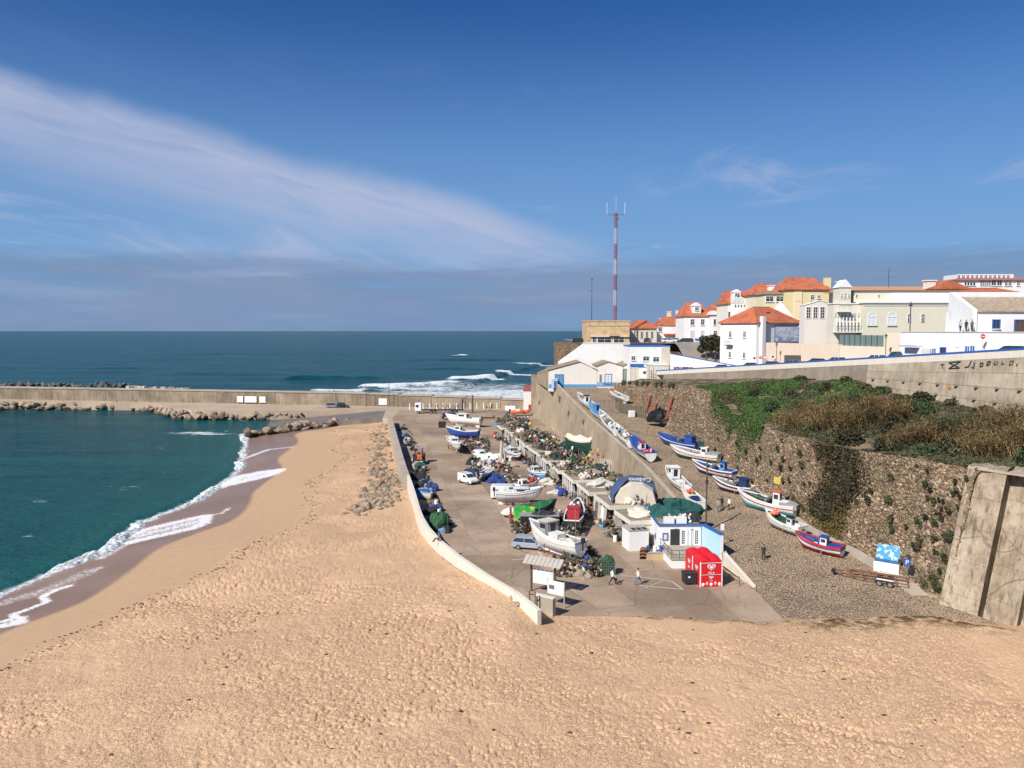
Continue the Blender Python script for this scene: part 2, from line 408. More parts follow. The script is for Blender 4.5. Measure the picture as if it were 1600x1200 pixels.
Z = np.minimum(Z, cap) ; Z = np.where(L3 > 0, np.minimum(Z, cap - .5 * np.exp(-np.clip(L3, 0, 99) / 12)), Z)
foot = sstep(L3 + 2.2 * (fbm(XX / 5, YY / 5) - .47), -.6, 1.2)
wet = .48 - np.clip(L2, -4, 4) * .12
wet = np.where(L1 < 0, 1, wet)
right = sstep(XX, 24, 44) * sstep(YY, 40, 70)
churn = .35 + 1.0 * sstep(fbm(XX / 9 + 5, YY / 7), .34, .58)
pits = churn * sstep(vnoise(XX * 4.8 + 3 + YY * .8, YY * 4.0 - XX * .9), .52, .80) * (.45 + .9 * vnoise(XX * .19, YY * .19)) * (.55 + .75 * vnoise(XX * 1.1, YY * 1.1))
Z = Z - .125 * pits * foot * (1 - .75 * right) + foot * .05 * (fbm(XX * .55, YY * .5) - .47) + .02 * np.exp(-(L3 / .5)**2)
Z = Z + .10 * foot * (fbm(XX / 6, YY / 6, 3) - .44)
# where the yard and the slipway begin the sand thins out and runs under them
ed = np.interp(XX, EDGE_X, EDGE_Y) + .5 * (fbm(XX / 2.2, XX * 0 + 4) - .47) + .22 * np.sin(XX * 1.3)
dd = ed - YY
front = (XX > 4.5) & (dd < 6)
wx = sstep(XX, 3.2, 5.6); wy = sstep(dd, 0, 7)
Z = np.where(dd < 0, np.where(XX > 3.2, np.maximum(2.99 + .16 * dd, 2.2), Z), (3.03 * (1 - wy) + Z * wy) * wx + Z * (1 - wx))
dw, sw = pl_dist(XX, YY, YWALL); inyard = (sw > 0) & (YY > 72) & (YY < 230) | ((XX > 3.2) & (YY > 73) & (YY > ed))
inyard = inyard & (XX > -40)
Z = np.where(inyard, np.minimum(Z, 2.4), Z)
Z = np.where((YY > 224) & (XX > -60), np.minimum(Z, 2.0), Z)
mud = np.exp(-((dd - 1.2) / 1.5)**2) * sstep(XX, 24, 30) * sstep(-XX, -46, -40) * .9 + .8 * np.exp(-((dd - .2) / .5)**2) * sstep(XX, 4, 8)
fo = np.zeros_like(Z)
def lobe(pts, w, s):
    global fo
    d, _ = pl_dist(XX, YY, [gp(u, v, .3).xy[:] for u, v in pts]); fo = np.maximum(fo, s * np.exp(-(d / w)**2))
lobe([(194, 837), (230, 825), (290, 812), (322, 806), (318, 818), (300, 826), (250, 836), (200, 846)], 1.4, .95)
lobe([(210, 836), (260, 826), (310, 815)], 2.6, .7)
lobe([(341, 759), (380, 742), (434, 736), (420, 743), (360, 755)], 2.2, 1.0); lobe([(350, 752), (410, 738)], 2.6, .9)
lobe([(378, 716), (420, 702), (455, 700)], 1.2, .7); lobe([(318, 806), (345, 803), (358, 795)], .6, .7)
lobe([(0, 973), (25, 966), (20, 960), (45, 952), (75, 940), (65, 932), (90, 920), (110, 915)], .55, .95); lobe([(0, 980), (30, 975), (28, 968)], 1.0, .9)
lobe([(0, 940), (60, 925), (110, 905), (150, 888)], 2.0, .5); lobe([(156, 870), (200, 846), (215, 842)], 1.2, .6)
fo = np.maximum(fo, .62 * np.exp(-np.clip(L1, 0, 99) / 1.6) * (L1 > 0))
grid_mesh('beach', XX, YY, Z, m, {'wet': wet, 'foot': foot, 'foam': fo * (L2 < 1.5), 'mud': mud}, kind='structure')
_bx, _by, _bz = XX, YY, Z
def sand_z(x, y):
    j = np.abs(Yr - y).argmin(); i = np.abs(a - x / Yr[j]).argmin(); return float(Z_s[j, i])
Z_s = Z
# breaking foam roll along the shoreline: a lumpy ridge
m, k = newmat('sea_foam')
pos = k.n('ShaderNodeNewGeometry').outputs[0]
n1 = k.noise(pos, 1.6, 5, .7); n2 = k.noise(pos, 5, 4, .7)
c = k.mix(k.ss(n1, .40, .60), (.30, .36, .34), (.84, .85, .86))
finish(k, c, .85, n2, .8, .15)
FOAM = m
pts = []
for (x0, y0), (x1, y1) in zip(SHORE[2:15], SHORE[3:16]):
    n = max(2, int(math.hypot(x1 - x0, y1 - y0) / .35))
    pts += [(x0 + (x1 - x0) * i / n, y0 + (y1 - y0) * i / n) for i in range(n)]
P = np.array(pts)
for _ in range(14): P[1:-1] = (P[:-2] + 2 * P[1:-1] + P[2:]) / 4
T = np.gradient(P, axis=0); T /= np.linalg.norm(T, axis=1)[:, None] + 1e-9
Nn = np.stack([-T[:, 1], T[:, 0]], 1)                                # towards the sea
sarc = np.cumsum(np.r_[0, np.linalg.norm(np.diff(P, axis=0), axis=1)])
amp = .16 + .84 * sstep(fbm(sarc / 9, sarc * 0 + 2), .34, .60)
wd = np.linspace(-1, 1, 15)
S_, Wd = np.meshgrid(sarc, wd, indexing='ij')
off = Wd * (.55 + .85 * amp[:, None]) + 1.1 * (fbm(S_ / 3.5, S_ * 0) - .47) * 2
prof = np.clip(1 - Wd**2, 0, 1)**.8
Zf = -.1 + prof * amp[:, None] * (.42 + .9 * (fbm(S_ * 1.9, Wd * 3.4) - .42)) + .10 * prof * vnoise(S_ * 4, Wd * 6)
grid_mesh('surf_foam', P[:, 0:1] + Nn[:, 0:1] * off, P[:, 1:2] + Nn[:, 1:2] * off, Zf, FOAM, kind='stuff', label='white foam of the little wave breaking on the beach')

# ---- concretes, cobbles, stone
def concrete(name, c1, c2, sc1=.25, stain=.5, rnd=.0, crack=0., streak=0., sp=1.):
    m, k = newmat(name)
    pos = k.n('ShaderNodeNewGeometry').outputs[0]
    n1 = k.noise(pos, sc1, 6, .62, .3); n2 = k.noise(pos, 2.3 * sp, 5, .65); n3 = k.noise(pos, 14 * sp, 3, .6)
    c = k.mix(k.ss(n1, .32, .68), c1, c2)
    c = k.mix(k.m('MULTIPLY', k.ss(n2, .52, .74), stain), c, sc(c1, .5))
    if streak:
        stt = k.n('ShaderNodeMapping', {'Vector': pos, 'Scale': (1.3, 1.3, .10)})
        s1 = k.noise(stt, 1.7, 6, .65); c = k.mix(k.m('MULTIPLY', k.ss(s1, .47, .72), streak), c, sc(c1, .38))
        s2 = k.noise(stt, 3.1, 4, .6); c = k.mix(k.m('MULTIPLY', k.ss(s2, .55, .75), streak * .6), c, sc(c2, 1.35))
    if rnd:
        o = k.n('ShaderNodeObjectInfo').outputs['Random']
        c = k.mix(1.0, c, k.ramp(o, [(0, (1 - rnd,) * 3), (1, (1 + rnd * .6,) * 3)]), 'MULTIPLY')
    hh = k.m('ADD', n2, k.m('MULTIPLY', n3, .4))
    if crack:
        vo = k.n('ShaderNodeTexVoronoi', {'Vector': k.mix(.6, pos, k.n('ShaderNodeTexNoise', {'Vector': pos, 'Scale': .6}).outputs[1], 'ADD'), 'Scale': .16}, feature='DISTANCE_TO_EDGE')
        c = k.mix(k.m('MULTIPLY', k.ss(vo.outputs[0], .012, .004), crack), c, sc(c1, .35))
    finish(k, c, .88, hh, .35, .03)
    return m
SLAB = concrete('yard_concrete', (.27, .19, .125), (.41, .30, .21), .10, .7, .20, .4)
PALEC = concrete('pale_concrete', (.36, .30, .235), (.45, .385, .31), .3, .3, .06)
WALLC = concrete('wall_concrete', (.30, .225, .15), (.40, .315, .215), .3, .35, .10, 0, .55)
PANELC = concrete('panel_concrete', (.33, .265, .185), (.45, .375, .275), .35, .35, .16, 0, .5)
WHITEW = M((.68, .62, .52), .85, .08, .7, .2, streak=.18)
LIMEW = M((.75, .74, .72), .85, .06, .8, .15, streak=.17)

m, k = newmat('cobbles')
pos = k.n('ShaderNodeNewGeometry').outputs[0]
vo = k.n('ShaderNodeTexVoronoi', {'Vector': pos, 'Scale': 3.0, 'Randomness': .9}, feature='F1')
ve = k.n('ShaderNodeTexVoronoi', {'Vector': pos, 'Scale': 3.0, 'Randomness': .9}, feature='DISTANCE_TO_EDGE')
n1 = k.noise(pos, .16, 6, .65, .6); n2 = k.noise(pos, .9, 5, .65)
g = k.n('ShaderNodeSeparateColor', {0: vo.outputs[1]}).outputs[0]
c = k.mix(g, (.24, .165, .105), (.42, .305, .20))
c = k.mix(k.ss(n1, .36, .56, 0, .9), c, k.mix(g, (.41, .285, .175), (.50, .365, .235)))
c = k.mix(k.ss(n2, .60, .78, 0, .55), c, (.12, .085, .055))
c = k.mix(k.ss(ve.outputs[0], .10, .02), c, (.06, .047, .034))
finish(k, c, .8, k.m('ADD', k.ss(ve.outputs[0], .0, .22), k.m('MULTIPLY', n2, 1.2)), .8, .07)
COBBLE = m

m, k = newmat('rubble_stone')
pos = k.n('ShaderNodeNewGeometry').outputs[0]
pw = k.mix(.35, pos, k.n('ShaderNodeTexNoise', {'Vector': pos, 'Scale': 1.1}).outputs[1], 'ADD')
vo = k.n('ShaderNodeTexVoronoi', {'Vector': pw, 'Scale': 2.3}, feature='F1')
ve = k.n('ShaderNodeTexVoronoi', {'Vector': pw, 'Scale': 2.3}, feature='DISTANCE_TO_EDGE')
g = k.n('ShaderNodeSeparateColor', {0: vo.outputs[1]}).outputs
n1 = k.noise(pos, .22, 5, .6); n2 = k.noise(pos, 5, 4, .65)
c = k.mix(g[0], (.13, .085, .05), (.36, .265, .17)); c = k.mix(k.m('MULTIPLY', g[1], .55), c, (.30, .17, .095))
c = k.mix(k.ss(n1, .55, .75, 0, .5), c, (.12, .09, .055))
c = k.mix(k.ss(ve.outputs[0], .10, .03), c, (.05, .034, .02))
finish(k, c, .92, k.m('ADD', k.ss(ve.outputs[0], .0, .2), k.m('MULTIPLY', n2, .5)), .9, .12)
RUBBLE = m
m, k = newmat('loose_stone')
pos = k.n('ShaderNodeNewGeometry').outputs[0]
isl = k.n('ShaderNodeNewGeometry').outputs['Random Per Island']
c = k.ramp(isl, [(0, (.10, .065, .036)), (.3, (.21, .14, .082)), (.6, (.34, .245, .152)), (.85, (.48, .375, .26)), (1, (.27, .14, .072))])
c = k.mix(k.ss(k.noise(pos, .28, 4, .6), .42, .60, 0, .8), c, k.mix(isl, (.07, .055, .028), (.20, .155, .085)))
c = k.mix(k.ss(k.noise(pos, 3, 4), .5, .75, 0, .5), c, (.13, .095, .06))
finish(k, c, .92, k.noise(pos, 9, 3), .5, .05)
STONES = m
m, k = newmat('rock')
pos = k.n('ShaderNodeNewGeometry').outputs[0]
rnd = k.n('ShaderNodeObjectInfo').outputs['Random']
n1 = k.noise(pos, 1.2, 6, .68, .4); n2 = k.noise(pos, 6, 4, .65)
c = k.mix(k.ss(n1, .35, .65), (.225, .165, .11), (.40, .315, .225))
c = k.mix(1., c, k.ramp(rnd, [(0, (.68, .66, .64)), (.6, (1., 1., 1.)), (1, (1.18, 1.16, 1.1))]), 'MULTIPLY')
sepz = k.n('ShaderNodeSeparateXYZ', {0: pos}).outputs[2]
c = k.mix(k.m('MULTIPLY', k.ss(k.m('ADD', sepz, n1), 1.75, .9), .85), c, (.075, .052, .026))   # tide-stained foot
finish(k, c, .9, k.m('ADD', n1, k.m('MULTIPLY', n2, .4)), .8, .12)
ROCK = m

# ---- yard (slabs with open joints)
YR = [70, 75, 80.5, 86, 92, 98, 104, 110, 116, 122, 128, 135, 142, 149, 156, 163, 170, 177, 185, 193, 201, 209, 217, 225, 234, 243, 252, 263]
ywx = [p[0] for p in YWALL][::-1]; ywy = [p[1] for p in YWALL][::-1]
def yleft(Y): return interp(Y, ywy, ywx) + .25 if Y < 223 else -36 - (Y - 223) * .05
def yright(Y):
    if Y < 84: return 25.3
    return xl(Y) - .2 * max(0, rz_(Y) - 3) - .3
base = MB()
Lp = [(yleft(Y), Y) for Y in YR]; Rp = [(yright(Y), Y) for Y in YR]
yard = MB().prism(Lp + Rp[::-1], 1.2, 2.93).build('yard', SLAB, kind='structure')
NC = 6
rr = random.Random(5)
for j in range(len(YR) - 1):
    y0, y1 = YR[j] + .02, YR[j + 1] - .02
    for i in range(NC):
        q = []
        for (yy, f) in ((y0, i / NC), (y0, (i + 1) / NC), (y1, (i + 1) / NC), (y1, i / NC)):
            wgt = yright(yy) - yleft(yy); sgnf = .02 if f == i / NC else -.02
            q.append((yleft(yy) + wgt * f + sgnf, yy))
        MB().prism(q, 2.9, 3.0 + rr.uniform(-.012, .006)).build('slab', SLAB, yard)
# painted lines in the yard
MARK = M((.55, .50, .42), .8, .25, 3, .1)
def line(pts, w=.12, z=3.014, parent=yard):
    for p, q in zip(pts[:-1], pts[1:]):
        d = (q - p); L = d.length
        MB().box((p.x + q.x) / 2, (p.y + q.y) / 2, z, L, w, .004, math.atan2(d.y, d.x)).build('marking', MARK, parent)
line([gp(970, 899, 3), gp(1030, 905, 3), gp(1050, 909, 3), gp(1067, 921, 3), gp(1000, 915, 3)], .16)
line([gp(1008, 919, 3), gp(1040, 906, 3)], .1); line([gp(841, 862, 3), gp(865, 890, 3)], .2); line([gp(800, 875, 3), gp(840, 872, 3)], .14)

# ---- slipway
n = 120
Yv = np.r_[np.linspace(66, 214, n), np.linspace(216, 246, 14)]
t = np.linspace(0, 1, 40)
XX = np.array([[xl(y) + .0 + (xr(y) + 1.2 + (max(0, y - 205) * 1.4) - xl(y)) * tt for tt in t] for y in Yv]); YY = np.repeat(Yv[:, None], 40, 1)
ZZ = np.array([[rz_(y)] * 40 for y in Yv]) + (fbm(XX / 3, YY / 3) - .47) * .12 - .02 * 0
ZZ[:, 0] = np.array([rz_(y) for y in Yv])
ZZ = np.where(YY < 80, np.maximum(ZZ, 2.95 - .02 * (80 - YY)), ZZ)
ZZ = ZZ + .004
slip = grid_mesh('slipway', XX, YY, ZZ, COBBLE, kind='structure')
# pale concrete strip with kerb along the foot of the stone wall
for y0, y1 in zip(np.arange(78, 128, 6.), np.arange(84, 134, 6.)):
    q = [(xr(y0) - 1.7, y0 + .03), (xr(y0) + .6, y0 + .03), (xr(y1) + .6, y1 - .03), (xr(y1) - 1.7, y1 - .03)]
    zz0 = [rz_(y0) - .2, rz_(y0) - .2, rz_(y1) - .2, rz_(y1) - .2]
    MB().prism(q, zz0, [z + .32 for z in zz0]).build('footway_slab', PALEC, slip)
# wall between yard and slipway: board-marked concrete lifts with a coping
rw = thing('retaining_wall', 'tall board-marked concrete wall holding up the cobbled slipway', 'wall', (0, 0, 0))
ys = [88, 94, 100, 106, 112, 119, 126, 134, 142, 150, 158, 166, 175, 184, 193, 203, 213, 223, 234, 246]
for y0, y1 in zip(ys[:-1], ys[1:]):
    def top(y): return rz_(y) + interp(y, [88, 120, 200, 222, 246], [.7, .8, .9, 1.2, 1.7])
    b0, b1 = .2 * (top(y0) - 3), .2 * (top(y1) - 3)
    ya, yb = y0 + .015, y1 - .015
    v = [(xl(y0) - b0, ya, 2.9), (xl(y1) - b1, yb, 2.9), (xl(y1) + .1, yb, 2.9), (xl(y0) + .1, ya, 2.9),
         (xl(y0) - .35, ya, top(y0)), (xl(y1) - .35, yb, top(y1)), (xl(y1) + .1, yb, top(y1)), (xl(y0) + .1, ya, top(y0))]
    jj = rr.uniform(-.02, .02); v = [(x + jj, y, z) for x, y, z in v]
    MB().add(v, [(0, 3, 2, 1), (4, 5, 6, 7), (0, 1, 5, 4), (1, 2, 6, 5), (2, 3, 7, 6), (3, 0, 4, 7)]).build('panel', WALLC, rw)
    v = [(xl(y0) - .45, ya, top(y0) + .002), (xl(y1) - .45, yb, top(y1) + .002), (xl(y1) + .2, yb, top(y1) + .002), (xl(y0) + .2, ya, top(y0) + .002)]
    v += [(x, y, z + .16) for x, y, z in v]
    MB().add(v, [(0, 3, 2, 1), (4, 5, 6, 7), (0, 1, 5, 4), (1, 2, 6, 5), (2, 3, 7, 6), (3, 0, 4, 7)]).build('coping', PALEC, rw)
# end return of that wall on the sea side
v0 = top(246)
MB().prism([(xl(246) - .2 * (v0 - 3), 246), (xl(246) + 26, 250), (xl(246) + 26, 251), (xl(246) - .2 * (v0 - 3), 247)], 2, v0).build('end_wall', WALLC, rw)
for (u, v, Y, s) in [(873, 628, 205, .9), (850, 631, 236, .5), (898, 648, 190, .5), (919, 662, 172, .5)]:
    p = ap(u, v, Y); xx = xl(Y) - .35 - .2 * (top(Y) - p.z) * .9
    MB().box(xx, Y, p.z, .5, s * 1.6, s * 1.8, .0, .6).build('weep_spout', M((.10, .075, .05), .9), rw)

# ---- wall along the beach side of the yard
bw = thing('beach_wall', 'long low concrete parapet curving between the sand and the boat yard', 'wall')
Pw = np.array(YWALL[::-1])
seg = []
for (x0, y0), (x1, y1) in zip(Pw[:-1], Pw[1:]):
    nn = max(1, int(math.hypot(x1 - x0, y1 - y0) / 4.5)); seg += [(x0 + (x1 - x0) * i / nn, y0 + (y1 - y0) * i / nn) for i in range(nn)]
seg.append(tuple(Pw[-1])); seg = np.array(seg)
for _ in range(2): seg[1:-1] = (seg[:-2] + 2 * seg[1:-1] + seg[2:]) / 4
tg = np.gradient(seg, axis=0); tg /= np.linalg.norm(tg, axis=1)[:, None]
nr = np.stack([-tg[:, 1], tg[:, 0]], 1)                            # towards the beach
for i in range(len(seg) - 1):
    far_ = seg[i, 1] > 130
    wdt = 1.15 if far_ else .42
    o0, o1 = seg[i] , seg[i + 1]
    zt = [WT - (.5 if i == 0 else 0), WT]
    e = .012
    q = [o0 + nr[i] * 0 + tg[i] * e, o1 - tg[i] * e, o1 + nr[i + 1] * wdt - tg[i] * e, o0 + nr[i] * wdt + tg[i] * e]
    MB().prism([tuple(x) for x in q], 2.0, [zt[0], zt[1], zt[1], zt[0]]).build('panel', PALEC if far_ else WHITEW, bw)

# ---- breakwater with its quay
BW = [(-330, 326), (-199, 303), (-120, 288), (-40, 273), (8, 263)]
m_bw = concrete('breakwater_concrete', (.20, .155, .105), (.34, .27, .19), .16, .8, .22, 0, .75)
wallth = thing('breakwater', 'long weathered concrete breakwater wall closing the harbour', 'wall')
for (x0, y0), (x1, y1) in zip(BW[:-1], BW[1:]):
    nn = int(math.hypot(x1 - x0, y1 - y0) / 11)
    for i in range(nn):
        a0, a1 = (i + .004) / nn, (i + .996) / nn
        p = [(x0 + (x1 - x0) * q, y0 + (y1 - y0) * q) for q in (a0, a1)]
        h = 7.3 if p[0][0] < -60 else 7.3 - min(1.5, (p[0][0] + 60) * .022)
        MB().prism([p[0], p[1], (p[1][0] + .8, p[1][1] + 4.6), (p[0][0] + .8, p[0][1] + 4.6)], -3, h + rr.uniform(-.06, .06)).build('panel', m_bw, wallth)
        MB().prism([(p[0][0], p[0][1] - .25), (p[1][0], p[1][1] - .25), (p[1][0] + .8, p[1][1] + 4.9), (p[0][0] + .8, p[0][1] + 4.9)], h + .07, h + .35).build('coping', PALEC, wallth)
QUAYC = concrete('quay_concrete', (.38, .285, .20), (.47, .37, .27), .08, .25, 0, .3)
q = [(-330, 326), (-199, 303), (-120, 288), (-40, 273), (8, 263), (9, 252), (-35.5, 252), (-36, 236), gp(598, 653, 3).xy[:], gp(603, 641, 3).xy[:], gp(560, 641, 3).xy[:], gp(500, 641, 3).xy[:], gp(420, 642, 3).xy[:], gp(300, 641, 3).xy[:], gp(268, 637, 3).xy[:], gp(240, 629, 3).xy[:], (-196, 297), (-330, 318)]
MB().prism([tuple(x) for x in q], -2, 2.985).build('quay', QUAYC, kind='structure')
# wet slip between the two rock banks
m, k = newmat('wet_slip'); pos = k.n('ShaderNodeNewGeometry').outputs[0]
finish(k, k.mix(k.ss(k.noise(pos, .3, 5), .35, .65), (.15, .125, .10), (.22, .18, .14)), .45, k.noise(pos, 3, 4), .2, .03)
pa, pb, pc, pd = gp(603, 641, 2.99), gp(598, 653, 2.95), gp(392, 669, -.35), gp(402, 659, -.35)
MB().add([pa, pb, pc, pd, (pa.x, pa.y, -2), (pb.x, pb.y, -2), (pc.x, pc.y, -2), (pd.x, pd.y, -2)], [(3, 2, 1, 0), (0, 1, 5, 4), (1, 2, 6, 5), (2, 3, 7, 6), (3, 0, 4, 7)]).build('small_slip', m, kind='structure')

# ---- stone wall on the land side of the slipway
ZT = ([60, 74, 96, 118, 131, 136, 140, 150, 165, 182, 200, 216], [16.6, 16.4, 15.2, 15.2, 15.6, 17.0, 18.6, 19.1, 18.3, 17.4, 16.4, 15.3])
def zt_(Y): return interp(Y, *ZT)
def wall_pt(Y, h):
    z0 = rz_(Y) - .3; z = z0 + (zt_(Y) - z0) * h
    g_ = math.exp(-((Y - 97) / 3.0)**2) * 1.6                     # the gully where the plants hang down
    return xr(Y) + .22 * (z - z0) + g_ * .6, z
def wall_detail(Y, h):
    return (fbm(Y / 3., h * 6 + 5) - .47) * 1.0 + (fbm(Y / .9, h * 17 + 5) - .47) * .5
Yv = np.linspace(75.6, 216, 520); hv = np.linspace(0, 1, 66)
XX = np.array([[wall_pt(y, h)[0] for h in hv] for y in Yv]); ZZ = np.array([[wall_pt(y, h)[1] for h in hv] for y in Yv]); YY = np.repeat(Yv[:, None], 66, 1)
HH = np.repeat(hv[None], 520, 0)
XX = XX - wall_detail(YY, HH) * .55
swl = thing('stone_wall', 'high old rubble stone wall above the cobbled slipway', 'wall')
o = grid_mesh('masonry', XX[:, ::-1], YY, ZZ[:, ::-1], RUBBLE); o.parent = swl
# stones standing proud of the face, as one mass
rs = np.random.RandomState(11); vs, fs = [], []
ico = bmesh.new(); bmesh.ops.create_icosphere(ico, subdivisions=1, radius=1); IV = np.array([v.co[:] for v in ico.verts]); IF = np.array([[v.index for v in f.verts] for f in ico.faces]); ico.free()
cnt = 13000; acc = []
for i in range(cnt):
    # more stones towards the camera, where they show larger
    Y = 76 + 138 * rs.rand()**1.7; h = rs.rand() * .985 + .005
    x, z = wall_pt(Y, h); x -= float(wall_detail(np.array(Y), np.array(h))) * .55
    s = (.11 + .20 * rs.rand()**2) * (1.15 if Y < 130 else 1.15)
    v = IV * (1 + .35 * (rs.rand(len(IV), 1) - .5)) * np.array([s * .40, s * (1 + .9 * rs.rand()), s * .60])
    ang = rs.uniform(-.4, .4); c_, s_ = math.cos(ang), math.sin(ang)
    v = np.stack([v[:, 0], v[:, 1] * c_ - v[:, 2] * s_, v[:, 1] * s_ + v[:, 2] * c_], 1)
    acc.append(v + np.array([x + s * .12, Y, z]))
V = np.concatenate(acc); Fc = (IF[None] + (np.arange(cnt) * len(IV))[:, None, None]).reshape(-1, 3)
def raw_mesh(name, V, Fc, mat, parent=None, smooth=False, **tags):
    me = bpy.data.meshes.new(name); me.vertices.add(len(V)); me.vertices.foreach_set('co', V.astype(np.float32).ravel())
    nf, nv = Fc.shape
    me.loops.add(nf * nv); me.loops.foreach_set('vertex_index', Fc.astype(np.int32).ravel())
    me.polygons.add(nf); me.polygons.foreach_set('loop_start', (np.arange(nf) * nv).astype(np.int32)); me.polygons.foreach_set('loop_total', np.full(nf, nv, np.int32))
    me.update(calc_edges=True); me.materials.append(mat)
    if smooth: me.shade_smooth()
    o = bpy.data.objects.new(name, me); COL.objects.link(o)
    if parent is not None: o.parent = parent
    for kk, vv in tags.items(): o[kk] = vv
    return o
raw_mesh('rubble_stones', V, Fc, STONES, swl, kind='stuff')
# red drain pipes on the wall
for (u0, v0, u1, v1, Y, h) in [(1012, 618, 1016, 645, 176, 0), (1020, 630, 1025, 645, 170, 0), (1050, 620, 1043, 655, 160, 0)]:
    p, q_ = ap(u0, v0, Y), ap(u1, v1, Y)
    def onw(p): return wall_pt(Y, min(1, max(0, (p.z - rz_(Y)) / (zt_(Y) - rz_(Y)))))[0] - .35
    MB().tube((onw(p), Y - .3, p.z), (onw(q_), Y + .3, q_.z), .28, 8).build('drain_pipe', M((.33, .07, .045), .6), swl)

# ---- road line on top
Q0, Q1 = Vector((65.6, 100, 27.2)), Vector((40, 200, 19.3))
def rail(Y):
    t = (Y - 100) / 100; return Q0.x + (Q1.x - Q0.x) * t, Q0.z + (Q1.z - Q0.z) * t
def ubase(Y):
    return interp(Y, [60, 100, 127, 129, 150, 200, 216], [20.0, 19.2, 20.9, rail(129)[1] - 3.2, rail(150)[1] - 2.4, 17.6, 16.5])
# ---- slope between the stone wall and the road wall
m, k = newmat('scrub_ground'); pos = k.n('ShaderNodeNewGeometry').outputs[0]
n1 = k.noise(pos, .35, 5, .65); n2 = k.noise(pos, 2.2, 5, .7)
c = k.mix(k.ss(n1, .38, .58), (.20, .15, .09), (.06, .05, .022)); c = k.mix(k.ss(n2, .55, .7, 0, .7), c, (.38, .31, .22))
finish(k, c, .95, k.m('ADD', n1, n2), .9, .25)
SCRUB = m
Yv = np.linspace(62, 214, 300); sv = np.linspace(0, 1, 40)
def slope_pt(Y, s):
    x0, z0 = wall_pt(max(Y, 75.6), 1.0); z0 -= .1
    if Y < 75.6: x0 += (75.6 - Y) * .9
    x1, z1 = rail(Y)[0] - .4, ubase(Y) - .3
    e = s * .55 + .45 * s * s * (3 - 2 * s)
    return x0 + (x1 - x0) * s, z0 + (z1 - z0) * e
XX = np.array([[slope_pt(y, s)[0] for s in sv] for y in Yv]); ZZ = np.array([[slope_pt(y, s)[1] for s in sv] for y in Yv]); YY = np.repeat(Yv[:, None], 40, 1)
SS = np.repeat(sv[None], 300, 0)
ZZ = ZZ + (fbm(XX / 4, YY / 4) - .47) * 2.2 * np.sin(SS * math.pi) - 2.2 * np.exp(-((YY - 99) / 4)**2) * (1 - SS) 
grid_mesh('slope', XX[:, ::-1], YY, ZZ[:, ::-1], SCRUB, kind='structure')
def slope_z(Y, s):
    x, z = slope_pt(Y, s); return x, z + (float(fbm(np.array(x / 4), np.array(Y / 4))) - .47) * 2.2 * math.sin(s * math.pi) - 2.2 * math.exp(-((Y - 99) / 4)**2) * (1 - s)
# ---- upper road wall: concrete panels, anchor heads, white parapet, blue cap
uw = thing('road_wall', 'pale concrete panel wall with anchor heads below the cliff road', 'wall')
cols = list(np.arange(68, 127.5, 3.3)) + [127.4]
for y0, y1 in zip(cols[:-1], cols[1:]):
    for r in range(4):
        def zz_(y, f): 
            b_, t_ = ubase(y) - 1.0, rail(y)[1] - .75; return b_ + (t_ - b_) * f
        f0, f1 = r / 4, (r + 1) / 4
        jit = rr.uniform(-.05, .05)
        def X_(y, z): return rail(y)[0] - .25 - .12 * (rail(y)[1] - z) + jit
        ya, yb = y0 + .02, y1 - .02
        v = []
        for (y, f, e_) in ((ya, f0, .02), (yb, f0, .02), (yb, f1, -.02), (ya, f1, -.02)):
            z = zz_(y, f) + e_; v.append((X_(y, z), y, z))
        v += [(x + .8, y, z) for x, y, z in v]
        MB().add(v, [(0, 1, 2, 3), (7, 6, 5, 4), (0, 4, 5, 1), (1, 5, 6, 2), (2, 6, 7, 3), (3, 7, 4, 0)]).build('panel', PANELC, uw)
    if y0 < 126:
        for f in ((.5, .27) if y0 < 116 else (.5,)):
            ym = (y0 + y1) / 2; z = zz_(ym, f); x = rail(ym)[0] - .25 - .12 * (rail(ym)[1] - z)
            MB().box(x - .2, ym, z - .12, .5, .42, .3, 0, .7).build('anchor_head', M((.23, .19, .14), .9), uw)
for y0, y1 in zip(np.arange(127.5, 200, 6.2), np.arange(133.7, 207, 6.2)):
    v = []
    for y, lo in ((y0 + .02, 1), (y1 - .02, 1), (y1 - .02, 0), (y0 + .02, 0)):
        x, z = rail(y); v.append((x - .2 - (.3 if lo else .05), y, ubase(y) - 1.2 if lo else z - .75))
    v += [(x + .8, y, z) for x, y, z in v]
    MB().add(v, [(0, 1, 2, 3), (7, 6, 5, 4), (0, 4, 5, 1), (1, 5, 6, 2), (2, 6, 7, 3), (3, 7, 4, 0)]).build('lower_panel', concrete('old_render', (.24, .19, .14), (.31, .255, .19), .3, .4, .05, 0, .4) if 'old_render' not in MATS else MATS['old_render'], uw)
BLUE = M((.022, .115, .42), .55, .1, 1.5, .1)
pp = thing('parapet', 'white road parapet with a bright blue cap along the cliff road', 'wall')
for y0, y1 in zip(np.arange(66, 206, 7.), np.arange(73, 213, 7.)):
    for nm, mat, z0, z1, w0, w1 in (('parapet_block', WHITEW, -.745, .25, -.30, .16), ('cap', BLUE, .252, .47, -.38, .24)):
        v = []
        for y in (y0 + .01, y1 - .01):
            x, z = rail(y); v += [(x + w0, y, z + z0), (x + w1, y, z + z0), (x + w1, y, z + z1), (x + w0, y, z + z1)]
        MB().loft([v[:4], v[4:]]).build(nm, mat, pp)
